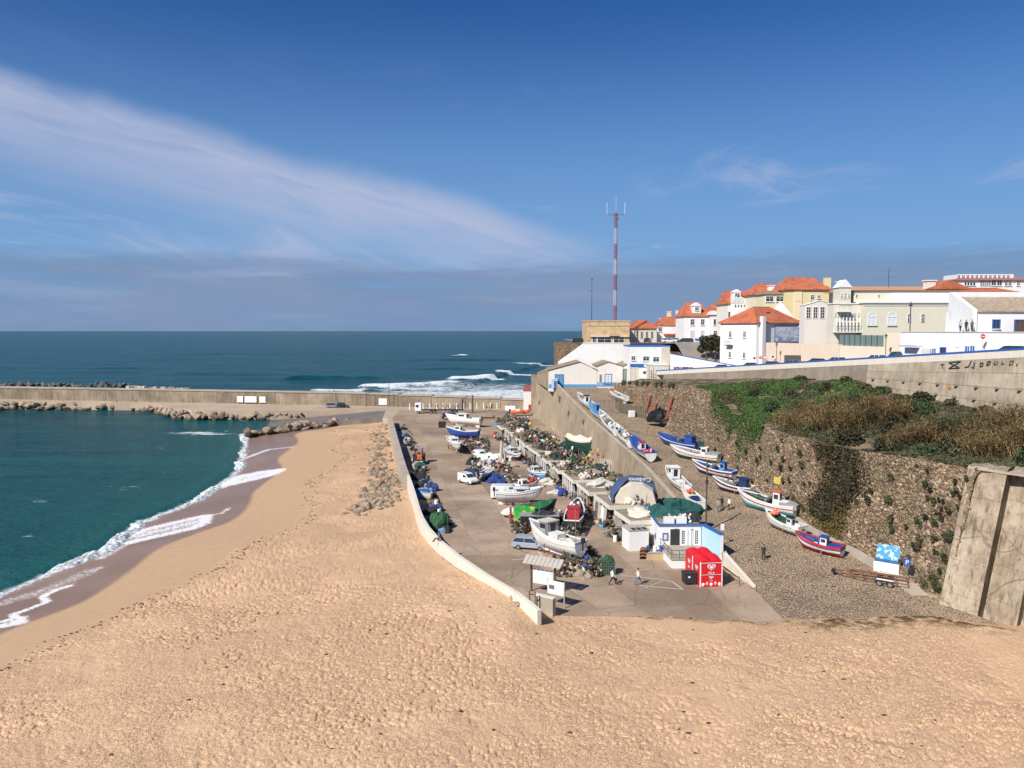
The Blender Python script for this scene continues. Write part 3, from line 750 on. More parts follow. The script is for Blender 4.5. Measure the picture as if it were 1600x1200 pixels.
# graffiti strokes on the top row of panels
GR = M((.05, .045, .045), .9)
def on_up(u, v):
    d = ray(u, v); lo, hi = 66, 127
    for _ in range(40):
        Y = (lo + hi) / 2; p = ap(u, v, Y); xw = rail(Y)[0] - .25 - .12 * (rail(Y)[1] - p.z)
        if p.x > xw: hi = Y
        else: lo = Y
    return Vector((xw - .05, Y, p.z))
Zm = lambda x, y: (1300 + x / 5.333, 540 + y / 5.333)
for st_ in [[(910, 158), (935, 155)], [(920, 158), (925, 188)], [(975, 140), (1065, 185), (975, 190), (1075, 130), (980, 140)], [(1110, 180), (1140, 175), (1165, 125)], [(1190, 140), (1185, 185), (1165, 180)],
            [(1240, 145), (1235, 175), (1255, 170), (1262, 145), (1240, 145)], [(1300, 135), (1290, 162), (1312, 160), (1325, 130), (1300, 135)], [(1365, 130), (1352, 160), (1375, 160), (1385, 130)], [(1425, 130), (1415, 158), (1440, 150)],
            [(1490, 130), (1482, 165), (1505, 160), (1515, 128), (1490, 130)], [(1548, 150), (1540, 170)]]:
    pts = [on_up(*Zm(*p)) for p in st_]
    MB().path(pts, .07, 5).build('graffiti_stroke', GR, uw)
p = on_up(1481, 604)
t_ = thing('banner', 'small orange and white banner fixed to the concrete road wall', 'banner', p, 0)
box1('cloth', M((.62, .28, .08), .7), t_, .0, 0, -.25, .03, 1.5, .5); box1('end_strip', M((.7, .7, .72), .7), t_, 0, .95, -.25, .035, .35, .5)
# ---- concrete buttress at the near end of the stone wall
bt = thing('buttress_wall', 'stained battered concrete wall ending the stone wall above the sand', 'wall')
BT = [(42.45, 75.8), (44.3, 72.6), (45.4, 74.0), (46.2, 72.6), (46.8, 70.6), (46.9, 73.2), (52, 62), (57, 51), (62, 40), (68, 24)]
LIFT = [1.5, 4.2, 7.4, 10.6, 13.6, 16.6]
BTC = concrete('buttress_concrete', (.27, .20, .135), (.45, .37, .27), .35, .75, .08, .5, .9)
for a0, a1 in zip(BT[:-1], BT[1:]):
    d = Vector((a1[0] - a0[0], a1[1] - a0[1], 0)); nrm = Vector((d.y, -d.x, 0)).normalized()
    for z0, z1 in zip(LIFT[:-1], LIFT[1:]):
        v = []
        for (p, z) in ((a0, z0 + .012), (a1, z0 + .012), (a1, z1 - .012), (a0, z1 - .012)):
            off = .24 * (z - 3); v.append((p[0] + off * .9, p[1] + off * .32, z))
        v += [(x + 1.2, y + 1.0, z) for x, y, z in v]
        MB().add(v, [(0, 1, 2, 3), (7, 6, 5, 4), (0, 4, 5, 1), (1, 5, 6, 2), (2, 6, 7, 3), (3, 7, 4, 0)]).build('panel', BTC, bt)
MB().prism([(42.4, 75.7), (44.2, 72.4), (46, 69.9), (52, 61), (62, 40), (68, 24), (76, 27), (60, 66), (46, 78)], 15.8, 16.0).build('top_slab', PALEC, bt)
bt.children[-1].location = (2.9, 1.1, .45)
# ---- town ground and cliff road
TG = concrete('street_paving', (.20, .175, .15), (.28, .245, .21), .2, .4)
Yv = np.linspace(60, 330, 160); sv = np.linspace(0, 1, 46)
def town_z(x, Y):
    xr_, zr = rail(min(Y, 205)); d = x - xr_
    base = zr - .55
    hill = base + np.clip(d - 9, 0, 60) * .16
    up = 26.0                                                  # upper terrace by the fort
    t1 = sstep(np.array(float(Y)), 203., 229.)
    return float(hill * (1 - t1) + np.maximum(up, hill * .0 + 26 + np.clip(d - 20, 0, 60) * .12) * t1)
XX = np.zeros((160, 46)); ZZ = np.zeros((160, 46))
for i, y in enumerate(Yv):
    xs = rail(y)[0] + .1 if y < 203 else (47.5 if y < 229.6 else 21)
    for j, s in enumerate(sv):
        x = xs + (190 - xs) * s**1.8; XX[i, j] = x; ZZ[i, j] = town_z(x, y)
YY = np.repeat(Yv[:, None], 46, 1)
grid_mesh('town_ground', XX, YY, ZZ, TG, kind='structure')
# ================================================================ TOWN
m, k = newmat('roof_tiles'); pos = k.n('ShaderNodeNewGeometry').outputs[0]
wv = k.n('ShaderNodeTexWave', {'Vector': pos, 'Scale': 1.1, 'Distortion': .6, 'Detail': 2., 'Detail Scale': 2.}, bands_direction='X')
wz = k.n('ShaderNodeTexWave', {'Vector': pos, 'Scale': 1.6, 'Distortion': .5}, bands_direction='Z')
n1 = k.noise(pos, .5, 5, .65); n2 = k.noise(pos, 5, 4, .7)
c = k.mix(k.ss(n1, .35, .65), (.40, .105, .045), (.53, .165, .075)); c = k.mix(k.ss(n2, .5, .75, 0, .6), c, (.27, .075, .04))
finish(k, c, .85, k.m('ADD', wv.outputs[1], k.m('MULTIPLY', wz.outputs[1], .4)), .6, .1)
TILE = m
m, k = newmat('old_tiles'); pos = k.n('ShaderNodeNewGeometry').outputs[0]
wv = k.n('ShaderNodeTexWave', {'Vector': pos, 'Scale': 1.2, 'Distortion': .8, 'Detail': 2.}, bands_direction='X')
c = k.mix(k.ss(k.noise(pos, 1.6, 5, .7), .35, .65), (.30, .225, .15), (.46, .37, .265))
finish(k, c, .9, k.m('ADD', wv.outputs[1], k.noise(pos, 4, 4)), .6, .08)
OLDTILE = m
m, k = newmat('fibre_roof'); pos = k.n('ShaderNodeNewGeometry').outputs[0]
c = k.mix(k.ss(k.noise(pos, .6, 5, .65), .35, .65), (.235, .18, .11), (.33, .26, .165))
finish(k, c, .9, k.n('ShaderNodeTexWave', {'Vector': pos, 'Scale': 2.2}, bands_direction='Y').outputs[1], .5, .05)
FIBRE = m
m, k = newmat('fort_stone'); pos = k.n('ShaderNodeNewGeometry').outputs[0]
n1 = k.noise(pos, .7, 6, .7, .4); n2 = k.noise(pos, 3.5, 4, .7)
c = k.ramp(n1, [(.3, (.40, .21, .10)), (.48, (.56, .39, .22)), (.6, (.62, .47, .29)), (.72, (.42, .21, .10))]); c = k.mix(k.ss(n2, .52, .7, 0, .6), c, (.30, .16, .085))
finish(k, c, .92, k.m('ADD', n1, n2), .8, .12)
FORT = m
PW = LIMEW; CREAM = M((.64, .60, .47), .85, .05, .6, .15, streak=.08); YELL = M((.72, .58, .32), .85, .06, .6, .15, streak=.1)
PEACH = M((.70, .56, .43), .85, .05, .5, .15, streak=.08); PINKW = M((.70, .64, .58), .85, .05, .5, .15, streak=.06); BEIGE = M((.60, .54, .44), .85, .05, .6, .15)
TRIM = M((.74, .73, .70), .7, .04); DARK = M((.03, .03, .035), .6); WOODD = M((.10, .06, .035), .7); GLASS = glass(); BLUED = M((.03, .12, .36), .6)
LBLUE = M((.10, .27, .45), .7, .12, 1.5); IRON = M((.035, .037, .04), .55, .1)
_wc = {}
def wmesh(w, h, style):
    key = (round(w, 1), round(h, 1), style)
    if key in _wc: return _wc[key]
    w, h = max(key[0], .3), max(key[1], .3); f, p, s_ = MB(), MB(), MB(); t = min(.14, w * .14)
    if style == 'arch':
        n = 9; ar = [(w / 2 * math.cos(math.pi * i / n), h / 2 - w / 2 + w / 2 * math.sin(math.pi * i / n)) for i in range(n + 1)]
        poly = [(-w / 2, -h / 2), (w / 2, -h / 2)] + ar
        outer = [(x * (1 + 2 * t / w), z + (t if z > 0 else 0)) for x, z in ar]
        for i in range(n):
            f.slab([(ar[i][0], -.10, ar[i][1]), (ar[i + 1][0], -.10, ar[i + 1][1]), (outer[i + 1][0], -.10, outer[i + 1][1]), (outer[i][0], -.10, outer[i][1])], (0, .09, 0))
        for sx in (-1, 1): f.box(sx * (w / 2 + t / 2), -.05, -h / 2, t, .1, h - w / 2 + .0)
        f.box(0, -.055, -h / 2, .07, .09, h * .86); f.box(0, -.06, h * .12, w, .085, .07)
        p.slab([(x, -.03, z) for x, z in poly], (0, .025, 0))
    else:
        for sx in (-1, 1): f.box(sx * (w / 2 + t / 2 - .02), -.05, -h / 2, t, .12, h)
        for z in (-h / 2 - t, h / 2): f.box(0, -.052, z, w + 2 * t, .124, t)
        if style == 'grid':
            for i in range(1, 4): f.box(0, -.04, -h / 2 + h * i / 4 - .03, w, .07, .06)
            f.box(0, -.045, -h / 2, .06, .075, h)
        elif style == 'door':
            f.box(0, -.04, -h / 2, .06, .07, h)
        elif w > .7:
            f.box(0, -.04, -h / 2, .07, .07, h); f.box(0, -.045, h * .12, w, .075, .06)
        p.box(0, -.015, -h / 2, w, .03, h)
    s_.box(0, -.12, -h / 2 - t - .07, w + .4, .26, .09)
    _wc[key] = [x.mesh(n_) for x, n_ in ((f, 'window'), (p, 'pane'), (s_, 'sill'))]
    for me in _wc[key]: me.materials.append(None)
    return _wc[key]
def setmat(o, mat):
    o.material_slots[0].link = 'OBJECT'; o.material_slots[0].material = mat
def window(par, loc, w, h, style='plain', rz=0., frame=None, pane=None, sill=True, name='window'):
    a = wmesh(w, h, style)
    o = link(name, a[0], par, loc, (0, 0, rz)); setmat(o, frame or TRIM)
    q = link('pane' if name == 'window' else 'leaf', a[1], o); setmat(q, pane or GLASS)
    if sill and style != 'door': q = link('sill', a[2], o); setmat(q, TRIM)
    return o
class Bld:
    """building whose front is measured at depth Y; local x right, y away, z up"""
    def __init__(s, name, label, Y, u0, u1, vt, vb, depth, mat, cat='house', foot=2.0, rz=0.):
        p0, p1 = ap(u0, vb, Y), ap(u1, vb, Y); s.Y = Y
        s.x0, s.z0 = (p0.x + p1.x) / 2, p0.z; s.w = p1.x - p0.x; s.h = ap(u0, vt, Y).z - s.z0; s.d = depth
        s.o = thing(name, label, cat, (s.x0, Y, s.z0), rz)
        MB().box(0, depth / 2, -foot, s.w, depth, s.h + foot).build('wall', mat, s.o)
    def L(s, u, v): p = ap(u, v, s.Y); return p.x - s.x0, p.z - s.z0
    def px(s, n): return n * s.Y / F
    def win(s, u0, v0, u1, v1, style='plain', **kw):
        x0, z1 = s.L(u0, v0); x1, z0 = s.L(u1, v1)
        return window(s.o, ((x0 + x1) / 2, 0, (z0 + z1) / 2), x1 - x0, z1 - z0, style, **kw)
    def panel(s, name, u0, v0, u1, v1, mat, t=.06, par=None):
        x0, z1 = s.L(u0, v0); x1, z0 = s.L(u1, v1)
        return MB().box((x0 + x1) / 2, -t / 2, z0, x1 - x0, t, z1 - z0).build(name, mat, par or s.o)
    def hip(s, vtop, ov=.35, mat=None, ridge=None, back=.5, zoff=0.):
        z = s.h + .01 + zoff; hh = s.L(0, vtop)[1] - z; w, d = s.w / 2 + ov, s.d + 2 * ov
        r = ridge if ridge is not None else max(.0, w - d / 2)
        v = [(-w, -ov, z), (w, -ov, z), (w, d - ov, z), (-w, d - ov, z), (-r, d * back - ov, z + hh), (r, d * back - ov, z + hh)]
        v += [(x, y, zz - .18) for x, y, zz in v[:4]]
        o = MB().add(v, [(0, 1, 5, 4), (1, 2, 5), (2, 3, 4, 5), (3, 0, 4), (6, 9, 8, 7), (0, 6, 7, 1), (1, 7, 8, 2), (2, 8, 9, 3), (3, 9, 6, 0)]).build('roof', mat or TILE, s.o)
        c = MB(); c.tube((-r, d * back - ov, z + hh), (r + .01, d * back - ov, z + hh), .14, 6)
        for a_, b_ in ((0, 4), (1, 5)): c.tube(v[a_], v[b_], .12, 6)
        c.build('ridge_tiles', mat or TILE, o); return o
    def flatroof(s, vpar=None, mat=None, t=.3):
        MB().box(0, s.d / 2, s.h + .003, s.w + .3, s.d + .3, t).build('cornice', mat or TRIM, s.o)
    def gable(s, vtop, mat=None, ov=.3, peak=.5, wallmat=None):
        """ridge runs away from the viewer; peak = share of the width where the ridge stands"""
        z = s.h; hh = s.L(0, vtop)[1] - z; w = s.w / 2; xp = -w + s.w * peak
        MB().add([(-w, 0, z + .003), (w, 0, z + .003), (xp, 0, z + hh), (-w, s.d, z + .003), (w, s.d, z + .003), (xp, s.d, z + hh)], [(0, 1, 2), (4, 3, 5), (0, 3, 4, 1)]).build('gable', wallmat or PW, s.o)
        for a_, b_ in ((-w, xp), (xp, w)):
            za, zb = (z, z + hh) if a_ == -w else (z + hh, z)
            ex = (-ov if a_ == -w else 0, ov if b_ == w else 0)
            q = [(a_ + ex[0], -ov, za + ex[0] * .0 + .03), (b_ + ex[1], -ov, zb + .03), (b_ + ex[1], s.d + ov, zb + .03), (a_ + ex[0], s.d + ov, za + .03)]
            MB().slab(q, (0, 0, .14)).build('roof', mat or TILE, s.o)
    def chimney(s, u0, v0, u1, v1, y, mat=None, cap=True):
        x0, z1 = s.L(u0, v0); x1, z0 = s.L(u1, v1)
        c = MB().box((x0 + x1) / 2, y, z0 - 1.5, x1 - x0, (x1 - x0) * .9, z1 - z0 + 1.5).build('chimney', mat or PW, s.o)
        if cap: MB().box((x0 + x1) / 2, y, z1 + .002, (x1 - x0) * 1.25, (x1 - x0) * 1.15, .18).build('chimney_cap', TRIM, c)

# --- fort, terrace walls and masts
b = Bld('stone_fort', 'tan stone fort block with wide openings beneath the radio mast', 237, 916, 983.5, 502.5, 536, 14, FORT, 'fort')
b.flatroof(mat=FORT, t=.35)
b.panel('string_course', 916, 508, 983.5, 509.2, FORT, .14)
for u0, u1 in ((934, 955), (959, 975)):
    w_ = b.win(u0, 527, u1, 535.5, 'plain', pane=DARK); 
b.win(926, 526.5, 931, 535.8, 'door', pane=DARK, name='door')
MB().box(b.L(945, 526)[0], -.3, b.L(0, 526)[1], 9, .7, .18).build('canopy', TRIM, b.o); MB().box(b.L(967, 526)[0], -.3, b.L(0, 526)[1], 6, .7, .18).build('canopy', TRIM, b.o)
# red and white lattice mast
p = ap(961, 501, 241); mh = ap(961, 332, 241).z - p.z
ms = thing('radio_mast', 'tall red and white lattice radio mast on the stone fort roof', 'mast', p)
REDP, WHP = M((.30, .06, .06), .6), M((.52, .48, .48), .6)
nb = 7; r0 = .5
for i in range(nb):
    z0, z1 = mh * i / nb, mh * (i + 1) / nb; sct = MB()
    c3 = [(r0 * math.cos(q + .5), r0 * math.sin(q + .5)) for q in (0, 2.094, 4.189)]
    for x, y in c3: sct.tube((x, y, z0), (x, y, z1), .085, 5)
    ns = 5
    for j in range(ns):
        za, zb = z0 + (z1 - z0) * j / ns, z0 + (z1 - z0) * (j + 1) / ns
        for q in range(3):
            a_, c_ = c3[q], c3[(q + 1) % 3]
            sct.tube((*a_, za), (*c_, zb), .05, 4); sct.tube((*a_, za), (*c_, za), .05, 4)
    sct.build('section', REDP if i % 2 == 0 else WHP, ms)
ant = MB(); ant.tube((0, 0, mh), (0, 0, mh + 5), .06, 5); ant.build('whip', WHP, ms)
for sx in (-1, 1):
    MB().tube((sx * 2.7, 0, mh - .6), (sx * 2.7, 0, mh + 3), .12, 6).build('antenna', WHP, ms)
    MB().tube((0, 0, mh - .8), (sx * 2.7, 0, mh - .6), .05, 4).build('arm', IRON, ms)
MB().tube((.4, -.4, mh - 2), (.9, -.5, mh - 1.6), .3, 8, .12).build('lamp', REDP, ms)
p = ap(924.5, 502, 240)
o = thing('thin_mast', 'thin dark pole mast at the seaward corner of the fort roof', 'mast', p)
MB().tube((0, 0, 0), (0, 0, 12.8), .12, 6, .05).build('pole', IRON, o); MB().box(0, 0, 12.7, .4, .3, .3).build('sensor', IRON, o); MB().tube((0, 0, 9), (-1, 0, 9.5), .04, 4).build('arm', IRON, o)
# white terrace wall with falling left shoulder
tw = thing('terrace_wall', 'large smooth white wall under the stone fort', 'wall', (0, 0, 0))
pts = [ap(u, v, 229) for u, v in [(872, 600), (984, 600), (984, 536.5), (912, 536.5), (872, 565.5)]]
MB().slab(pts, (0, 1.2, 0)).build('wall', PW, tw)
MB().slab([ap(u, v, 228.9) for u, v in [(911, 535.3), (985, 535.3), (985, 536.6), (911, 536.6)]][::-1], (0, 1.4, 0)).build('coping', TRIM, tw)
cliff = MB()
cliff.prism([(19, 230.3), (13.5, 240), (14, 262), (40, 290), (60, 290), (60, 230.3)], 1.5, 25.9).build('cliff', RUBBLE, kind='structure')
tr = thing('seaward_buttress', 'sloping grey stone buttress on the sea side of the fort', 'wall', (0, 0, 0))
pts = [ap(u, v, 233) for u, v in [(872, 570), (914, 570), (912, 535), (893, 535), (884, 553)]]
MB().slab(pts, (0, 5, 0)).build('masonry', RUBBLE, tr)
q = ap(903, 535, 234); 
o = thing('sea_hedge', 'dark clipped hedge on top of the seaward stone buttress', 'hedge', q)
MB().box(0, 0, -.3, 3.4, 1.6, 1.5, 0, .9).build('foliage', M((.02, .03, .018), .9, .4, 3, .6), o)
# --- warehouses (three gables)
WHW = M((.70, .655, .60), .85, .06, .6, .2, streak=.22); W = []
for (nm, u0, u1, vt, pk, pu, lab) in [('w1', 857, 932.5, 579, 565.5, 906, 'wide low white warehouse with a tan gable roof at the top of the slipway'),
                                      ('w2', 933, 972.5, 572.5, 565.5, 950, 'narrow white gabled warehouse with a blue and white double door'),
                                      ('w3', 973, 1000, 573, 566, 986, 'white gabled warehouse end with a green bottomed door beside the blue banded house')]:
    b = Bld('warehouse', lab, 215, u0, u1, vt, 606, 13, WHW, 'warehouse', foot=1)
    b.gable(pk, FIBRE, .25, (pu - u0) / (u1 - u0), WHW); W.append(b)
b = W[0]; q1, q2, q4 = ap(857, 580, 215), ap(906, 565.8, 215), ap(839, 583, 243.5); lc = Vector((b.x0, 215, b.z0))
MB().slab([q - lc for q in (q1, q2, Vector((q2.x, 242, q2.z)), q4)], (0, 0, .2)).build('side_roof', FIBRE, b.o)
MB().slab([q - lc + Vector((.05, .02, 0)) for q in (Vector((q4.x, q4.y, 13.5)), Vector((q1.x, q1.y, 13.5)), q1, q4)], (.4, .1, -.02)).build('side_wall', WALLC, b.o)
dado = [(W[0], 857.5, 932, 600.5, 606.4), (W[1], 933.5, 972, 597.5, 604), (W[2], 973.5, 984, 595, 601)]
for b, u0, u1, v0, v1 in dado: b.panel('dado', u0, v0, u1, v1, LBLUE, .04)
W[0].win(867.5, 585.5, 880, 602, 'door', name='door', pane=LBLUE, frame=BLUED)
W[1].win(936.5, 585, 940, 601.5, 'door', name='door', pane=DARK); W[1].win(945.5, 585, 955, 600.5, 'grid', name='door', pane=TRIM, frame=BLUED, sill=False)
W[2].win(974, 577, 982, 598, 'door', name='door', pane=M((.22, .24, .2), .6), frame=M((.08, .16, .06), .6))
p = gp(866.5, 606.5, 14.05); o = thing('blue_hut', 'small pale blue hut at the head of the slipway', 'hut', p)
box1('body', M((.42, .55, .66), .7), o, 0, 1, 0, 1.5, 1.6, 2.4); box1('door', BLUED, o, .2, .17, .05, .7, .06, 1.9); box1('roof', TRIM, o, 0, 1, 2.403, 1.7, 1.8, .12)
p = gp(914, 605, 14.05); o = thing('parking_sign', 'no parking sign on a pole outside the wide warehouse', 'sign', p)
MB().tube((0, 0, 0), (0, 0, 3.1), .05, 6).build('pole', IRON, o); MB().tube((0, -.07, 2.75), (0, -.03, 2.75), .36, 14).build('plate', REDP, o); MB().tube((0, -.09, 2.75), (0, -.072, 2.75), .27, 14).build('disc', BLUED, o); MB().box(0, -.1, 2.72, .5, .02, .06).build('bar', REDP, o)
# --- blue banded two storey house
b = Bld('harbour_office', 'white two storey building with a blue band above the garage door', 209, 984.5, 1046, 541.5, 600, 13, PW, 'building', foot=1)
MB().box(0, 6.5, b.h + .002, b.w + .25, 13.2, .3).build('roof_edge', BLUED, b.o)
for q in ((986.5, 556.5, 992.5, 562.5), (1005, 557, 1014, 563.5), (1020.6, 558, 1029.6, 565)): b.win(*q)
b.panel('band', 984.6, 568.5, 1020, 574, BLUED, .1); b.panel('name_board', 1006, 569.5, 1013, 573, TRIM, .14)
b.win(984.5, 574.6, 996, 597, 'plain', name='garage_door', pane=M((.6, .55, .45), .7), sill=False); b.panel('notice', 1005, 580, 1012.5, 584, DARK, .08); b.panel('dado', 984.6, 596.5, 1012, 600, BLUED, .05)
b.panel('side_shade', 1033, 541.8, 1045.9, 570, BEIGE, .5)  # beige panel puts the shading of the side face into the colour
b2 = Bld('stair_block', 'cream stair block with railings beside the blue banded building', 206, 1012, 1045, 571, 603, 9, M((.64, .58, .48), .85, .06, .8), 'building', foot=1)
b2.flatroof(t=.15)
st_ = MB()
x0, z0 = b2.L(1013, 600)
for i in range(6): st_.tube((x0, -.9, z0 + i * .7), (x0 + 1.2, -.9, z0 + i * .7), .05, 5)
for xx in (x0, x0 + 1.2): st_.tube((xx, -.9, z0 - 2), (xx, -.9, z0 + 4.6), .06, 5)
st_.build('ladder', IRON, b2.o)
rl = MB()
for i in range(9): rl.tube((x0 + 1.4 + i * .4, -.25, z0), (x0 + 1.4 + i * .4, -.25, z0 + 1.1), .03, 4)
rl.tube((x0 + 1.4, -.25, z0 + 1.1), (x0 + 4.6, -.25, z0 + 1.1), .04, 4); rl.build('railing', IRON, b2.o)
p = b2.L(1052, 556)
# --- sloping white street wall with a painted mural
sw = thing('street_wall', 'long white sloping wall with a small painted mural by the street', 'wall', (0, 0, 0))
pa, pb = ap(1047, 553, 204), ap(1152, 572.5, 181); pc, pd = ap(1152, 580, 181), ap(1047, 590, 204)
MB().slab([pd, pc, pb, pa], (.4, 1.0, 0)).build('wall', PW, sw)
MB().slab([pa + Vector((0, -.1, .01)), pb + Vector((0, -.1, .01)), pb + Vector((.5, 1.1, .01)), pa + Vector((.5, 1.1, .01))], (0, 0, .15)).build('coping', BLUED, sw)
def on_sw(u, v):
    t = .0
    for _ in range(30):
        Y = 204 - 23 * t; p = ap(u, v, Y); t = (p.x - pa.x) / (pb.x - pa.x)
    return p + Vector((-.03, -.06, 0))
m, k = newmat('mural'); pos = k.n('ShaderNodeNewGeometry').outputs[0]
c = k.ramp(k.noise(pos, .55, 2, .5, 2.2), [(.35, (.02, .05, .09)), (.45, (.03, .12, .16)), (.5, (.55, .5, .45)), (.56, (.35, .03, .06)), (.64, (.04, .03, .06))])
finish(k, c, .6)
MB().slab([on_sw(1053, 582), on_sw(1083, 580.5), on_sw(1083, 573.5), on_sw(1053, 573)], (-.03, -.05, 0)).build('mural', m, sw)
# --- houses on the upper terrace
b = Bld('fort_house', 'low house with an orange hip roof right behind the stone fort', 250, 984, 1026, 512.5, 534, 11, BEIGE)
b.hip(499.5, .5, ridge=1.2)
for u in (1001, 1009, 1017): b.win(u, 518, u + 3.2, 529, 'door', name='window', pane=DARK)
b = Bld('low_house', 'small white house with an orange lean roof and a red awning', 256, 1025, 1070, 508, 531, 9, PW); b.hip(495, .3, ridge=1.5)
b.win(1029, 511.5, 1034, 518); b.win(1058, 514, 1061, 517.5); b.chimney(1047, 486.5, 1053, 497, 5, YELL); b.chimney(1062, 485, 1065.5, 492, 6); b.chimney(1032, 498, 1037, 506, 4)
MB().box(b.L(1052, 522)[0], -.6, b.L(0, 523.5)[1], 6.3, 1.3, .45).build('awning', M((.5, .1, .05), .8), b.o)
b = Bld('gabled_house', 'white two storey house with orange hip roof and a white dormer', 241, 1068, 1108.5, 494, 533, 12, PW); rf = b.hip(472, .35, ridge=2.2)
for u in (1079, 1095): b.win(u, 499, u + 5.4, 507.5); b.win(u, 517, u + 5.4, 528, 'door', name='door', pane=M((.5, .5, .5), .6))
x0, z1 = b.L(1083, 478); x1, z0 = b.L(1096, 487)
MB().box((x0 + x1) / 2, 2.2, z0 - .5, x1 - x0, 3.4, z1 - z0 + .5).build('dormer', PW, b.o)
MB().add([(x0 - .2, .3, z1 + .003), (x1 + .2, .3, z1 + .003), ((x0 + x1) / 2, .3, z1 + 1.1), (x0 - .2, 4.4, z1 + .003), (x1 + .2, 4.4, z1 + .003), ((x0 + x1) / 2, 4.4, z1 + 1.1)], [(0, 1, 2), (4, 3, 5), (0, 2, 5, 3), (1, 4, 5, 2), (0, 3, 4, 1)]).build('dormer_roof', TRIM, b.o)
window(b.o, ((x0 + x1) / 2, .5, (z0 + z1) / 2), 1.1, 1.0)
b.panel('dado', 1086, 528.8, 1108, 532.5, BLUED, .05)
b = Bld('pediment_house', 'white house with a small curved pediment and orange roof', 239.5, 1108.8, 1137, 492, 533, 12, PW); b.hip(476, .3, ridge=1.5)
n = 10; arc = [(b.L(1123, 0)[0] + 1.8 * math.cos(math.pi * i / n), b.h + .004 + 1.3 * math.sin(math.pi * i / n)) for i in range(n + 1)]
MB().slab([(x, -.2, z) for x, z in arc], (0, .5, 0)).build('pediment', PW, b.o)
for u in (1115, 1120.5, 1126): b.win(u, 499, u + 3.5, 507.5)
b.win(1115, 517, 1120, 524)
b = Bld('balustrade_house', 'pale house with red roof, dormer and a white balustrade', 222, 1137, 1180, 474, 505, 12, M((.74, .68, .58), .85, .05, .6)); rf = b.hip(453, .4, ridge=3.5)
x0, z1 = b.L(1146, 456.5); x1, z0 = b.L(1157, 467)
MB().box((x0 + x1) / 2, 1.2, z0 - 1.6, x1 - x0, 3, z1 - z0 + 1.6).build('dormer', PW, b.o); MB().slab([(x0 - .2, -.4, z1), (x1 + .2, -.4, z1), ((x0 + x1) / 2, -.4, z1 + .8)], (0, 3.4, 0)).build('dormer_roof', TRIM, b.o); window(b.o, ((x0 + x1) / 2, -.3, (z0 + z1) / 2), 1.3, 1.2)
bal = MB(); z = b.L(0, 474)[1]
for i in range(14): 
    x = b.L(1150 + i * 2.05, 0)[0]; bal.box(x, -1.0, z - 3.2 + 3.2, .22, .22, 1.5 if i % 4 else 1.9)
bal.box(b.L(1164, 0)[0], -1, z + 1.5, 5.6, .26, .16); bal.build('balustrade', TRIM, b.o)
b.panel('balcony_wall', 1141, 474.5, 1180, 500, PW, 1.2)
for i in range(7): 
    xx, zz = b.L(1147 + i * 4.6, 478); window(b.o, (xx, -1.2, zz), .42, .7, sill=False)
b.win(1137.8, 487, 1141, 496)
b = Bld('tower_house', 'cream house with an orange hip roof above the white corner house', 212, 1178, 1231, 459.5, 506, 13, M((.72, .64, .48), .85, .05, .6)); b.hip(441.5, .5, ridge=2.0)
b.chimney(1204, 446, 1213, 458, 2); b.win(1183, 463, 1186, 472.5)
b3 = Bld('cream_annexe', 'cream annexe with a brown tiled edge and two wide windows', 205, 1191.5, 1230.5, 459, 505, 6, M((.70, .60, .40), .85, .05, .6)); b3.hip(454, .4, mat=M((.30, .19, .13), .85), ridge=2.4)
for u in (1197, 1213): b3.win(u, 463, u + 11, 471, 'plain')
b = Bld('yellow_house', 'tall yellow house with a wide orange hip roof', 203, 1226, 1293, 452, 545, 14, YELL); b.hip(432, .5, ridge=3.4, back=.45)
b.chimney(1293, 433.5, 1301, 470, 2, YELL, cap=False)
for q in ((1244, 462.5, 1249.5, 469.5), (1266.5, 461, 1272, 468.5), (1277, 461.5, 1282, 466)): b.win(*q)
b.panel('pier', 1241, 456, 1252, 500, M((.76, .64, .40), .85, .05), .25)
b = Bld('four_window_house', 'beige gabled building with four tall gridded windows', 169, 1256, 1303, 477.5, 540, 3, PINKW); b.gable(470, PINKW, .1, .5, PINKW)
for i in range(4): b.win(1260 + i * 10.8, 480, 1266.4 + i * 10.8, 497, 'grid', sill=False)
# --- white corner house with tile picture
C = gp(1181, 580, 20.9); C = Vector((55.3, 177, 20.6))
rzg = R(28); g = thing('corner_house', 'white corner house with an orange hip roof and small shuttered windows', 'house', C, rzg)
hg = 31.6 - C.z
MB().box(6.93, 5.8, -2, 13.85, 11.6, hg + 2).build('wall', PW, g)
v = [(-.4, -.4, hg + .01), (14.2, -.4, hg + .01), (14.2, 12, hg + .01), (-.4, 12, hg + .01), (4.8, 5.8, hg + 3.7), (10, 5.8, hg + 3.7)]; v += [(x, y, z - .2) for x, y, z in v[:4]]
rf = MB().add(v, [(0, 1, 5, 4), (1, 2, 5), (2, 3, 4, 5), (3, 0, 4), (6, 9, 8, 7), (0, 6, 7, 1), (1, 7, 8, 2), (2, 8, 9, 3), (3, 9, 6, 0)]).build('roof', TILE, g)
rt = MB()
for a_, c_ in ((0, 4), (1, 5), (4, 5), (3, 4)): rt.tube(v[a_], v[c_], .13, 6)
rt.build('ridge_tiles', TILE, rf)
MB().box(7, 3.6, hg + 2.05, .9, .7, .45, 0).build('skylight', DARK, rf)
for yy, zz, hh in ((3.6, 8.3, 1.3), (8.2, 8.3, 1.3), (3.6, 3.5, 1.2), (8.2, 3.5, 1.2)): window(g, (0, yy, zz), .85, hh, rz=-math.pi / 2)
bal = MB().box(-.5, 8.2, 5.6, .9, 2.0, .15)
for i in range(7): bal.tube((-.93, 7.3 + i * .3, 5.75), (-.93, 7.3 + i * .3, 6.7), .025, 4)
bal.tube((-.93, 7.25, 6.7), (-.93, 9.15, 6.7), .035, 4); bal.build('balcony', IRON, g)
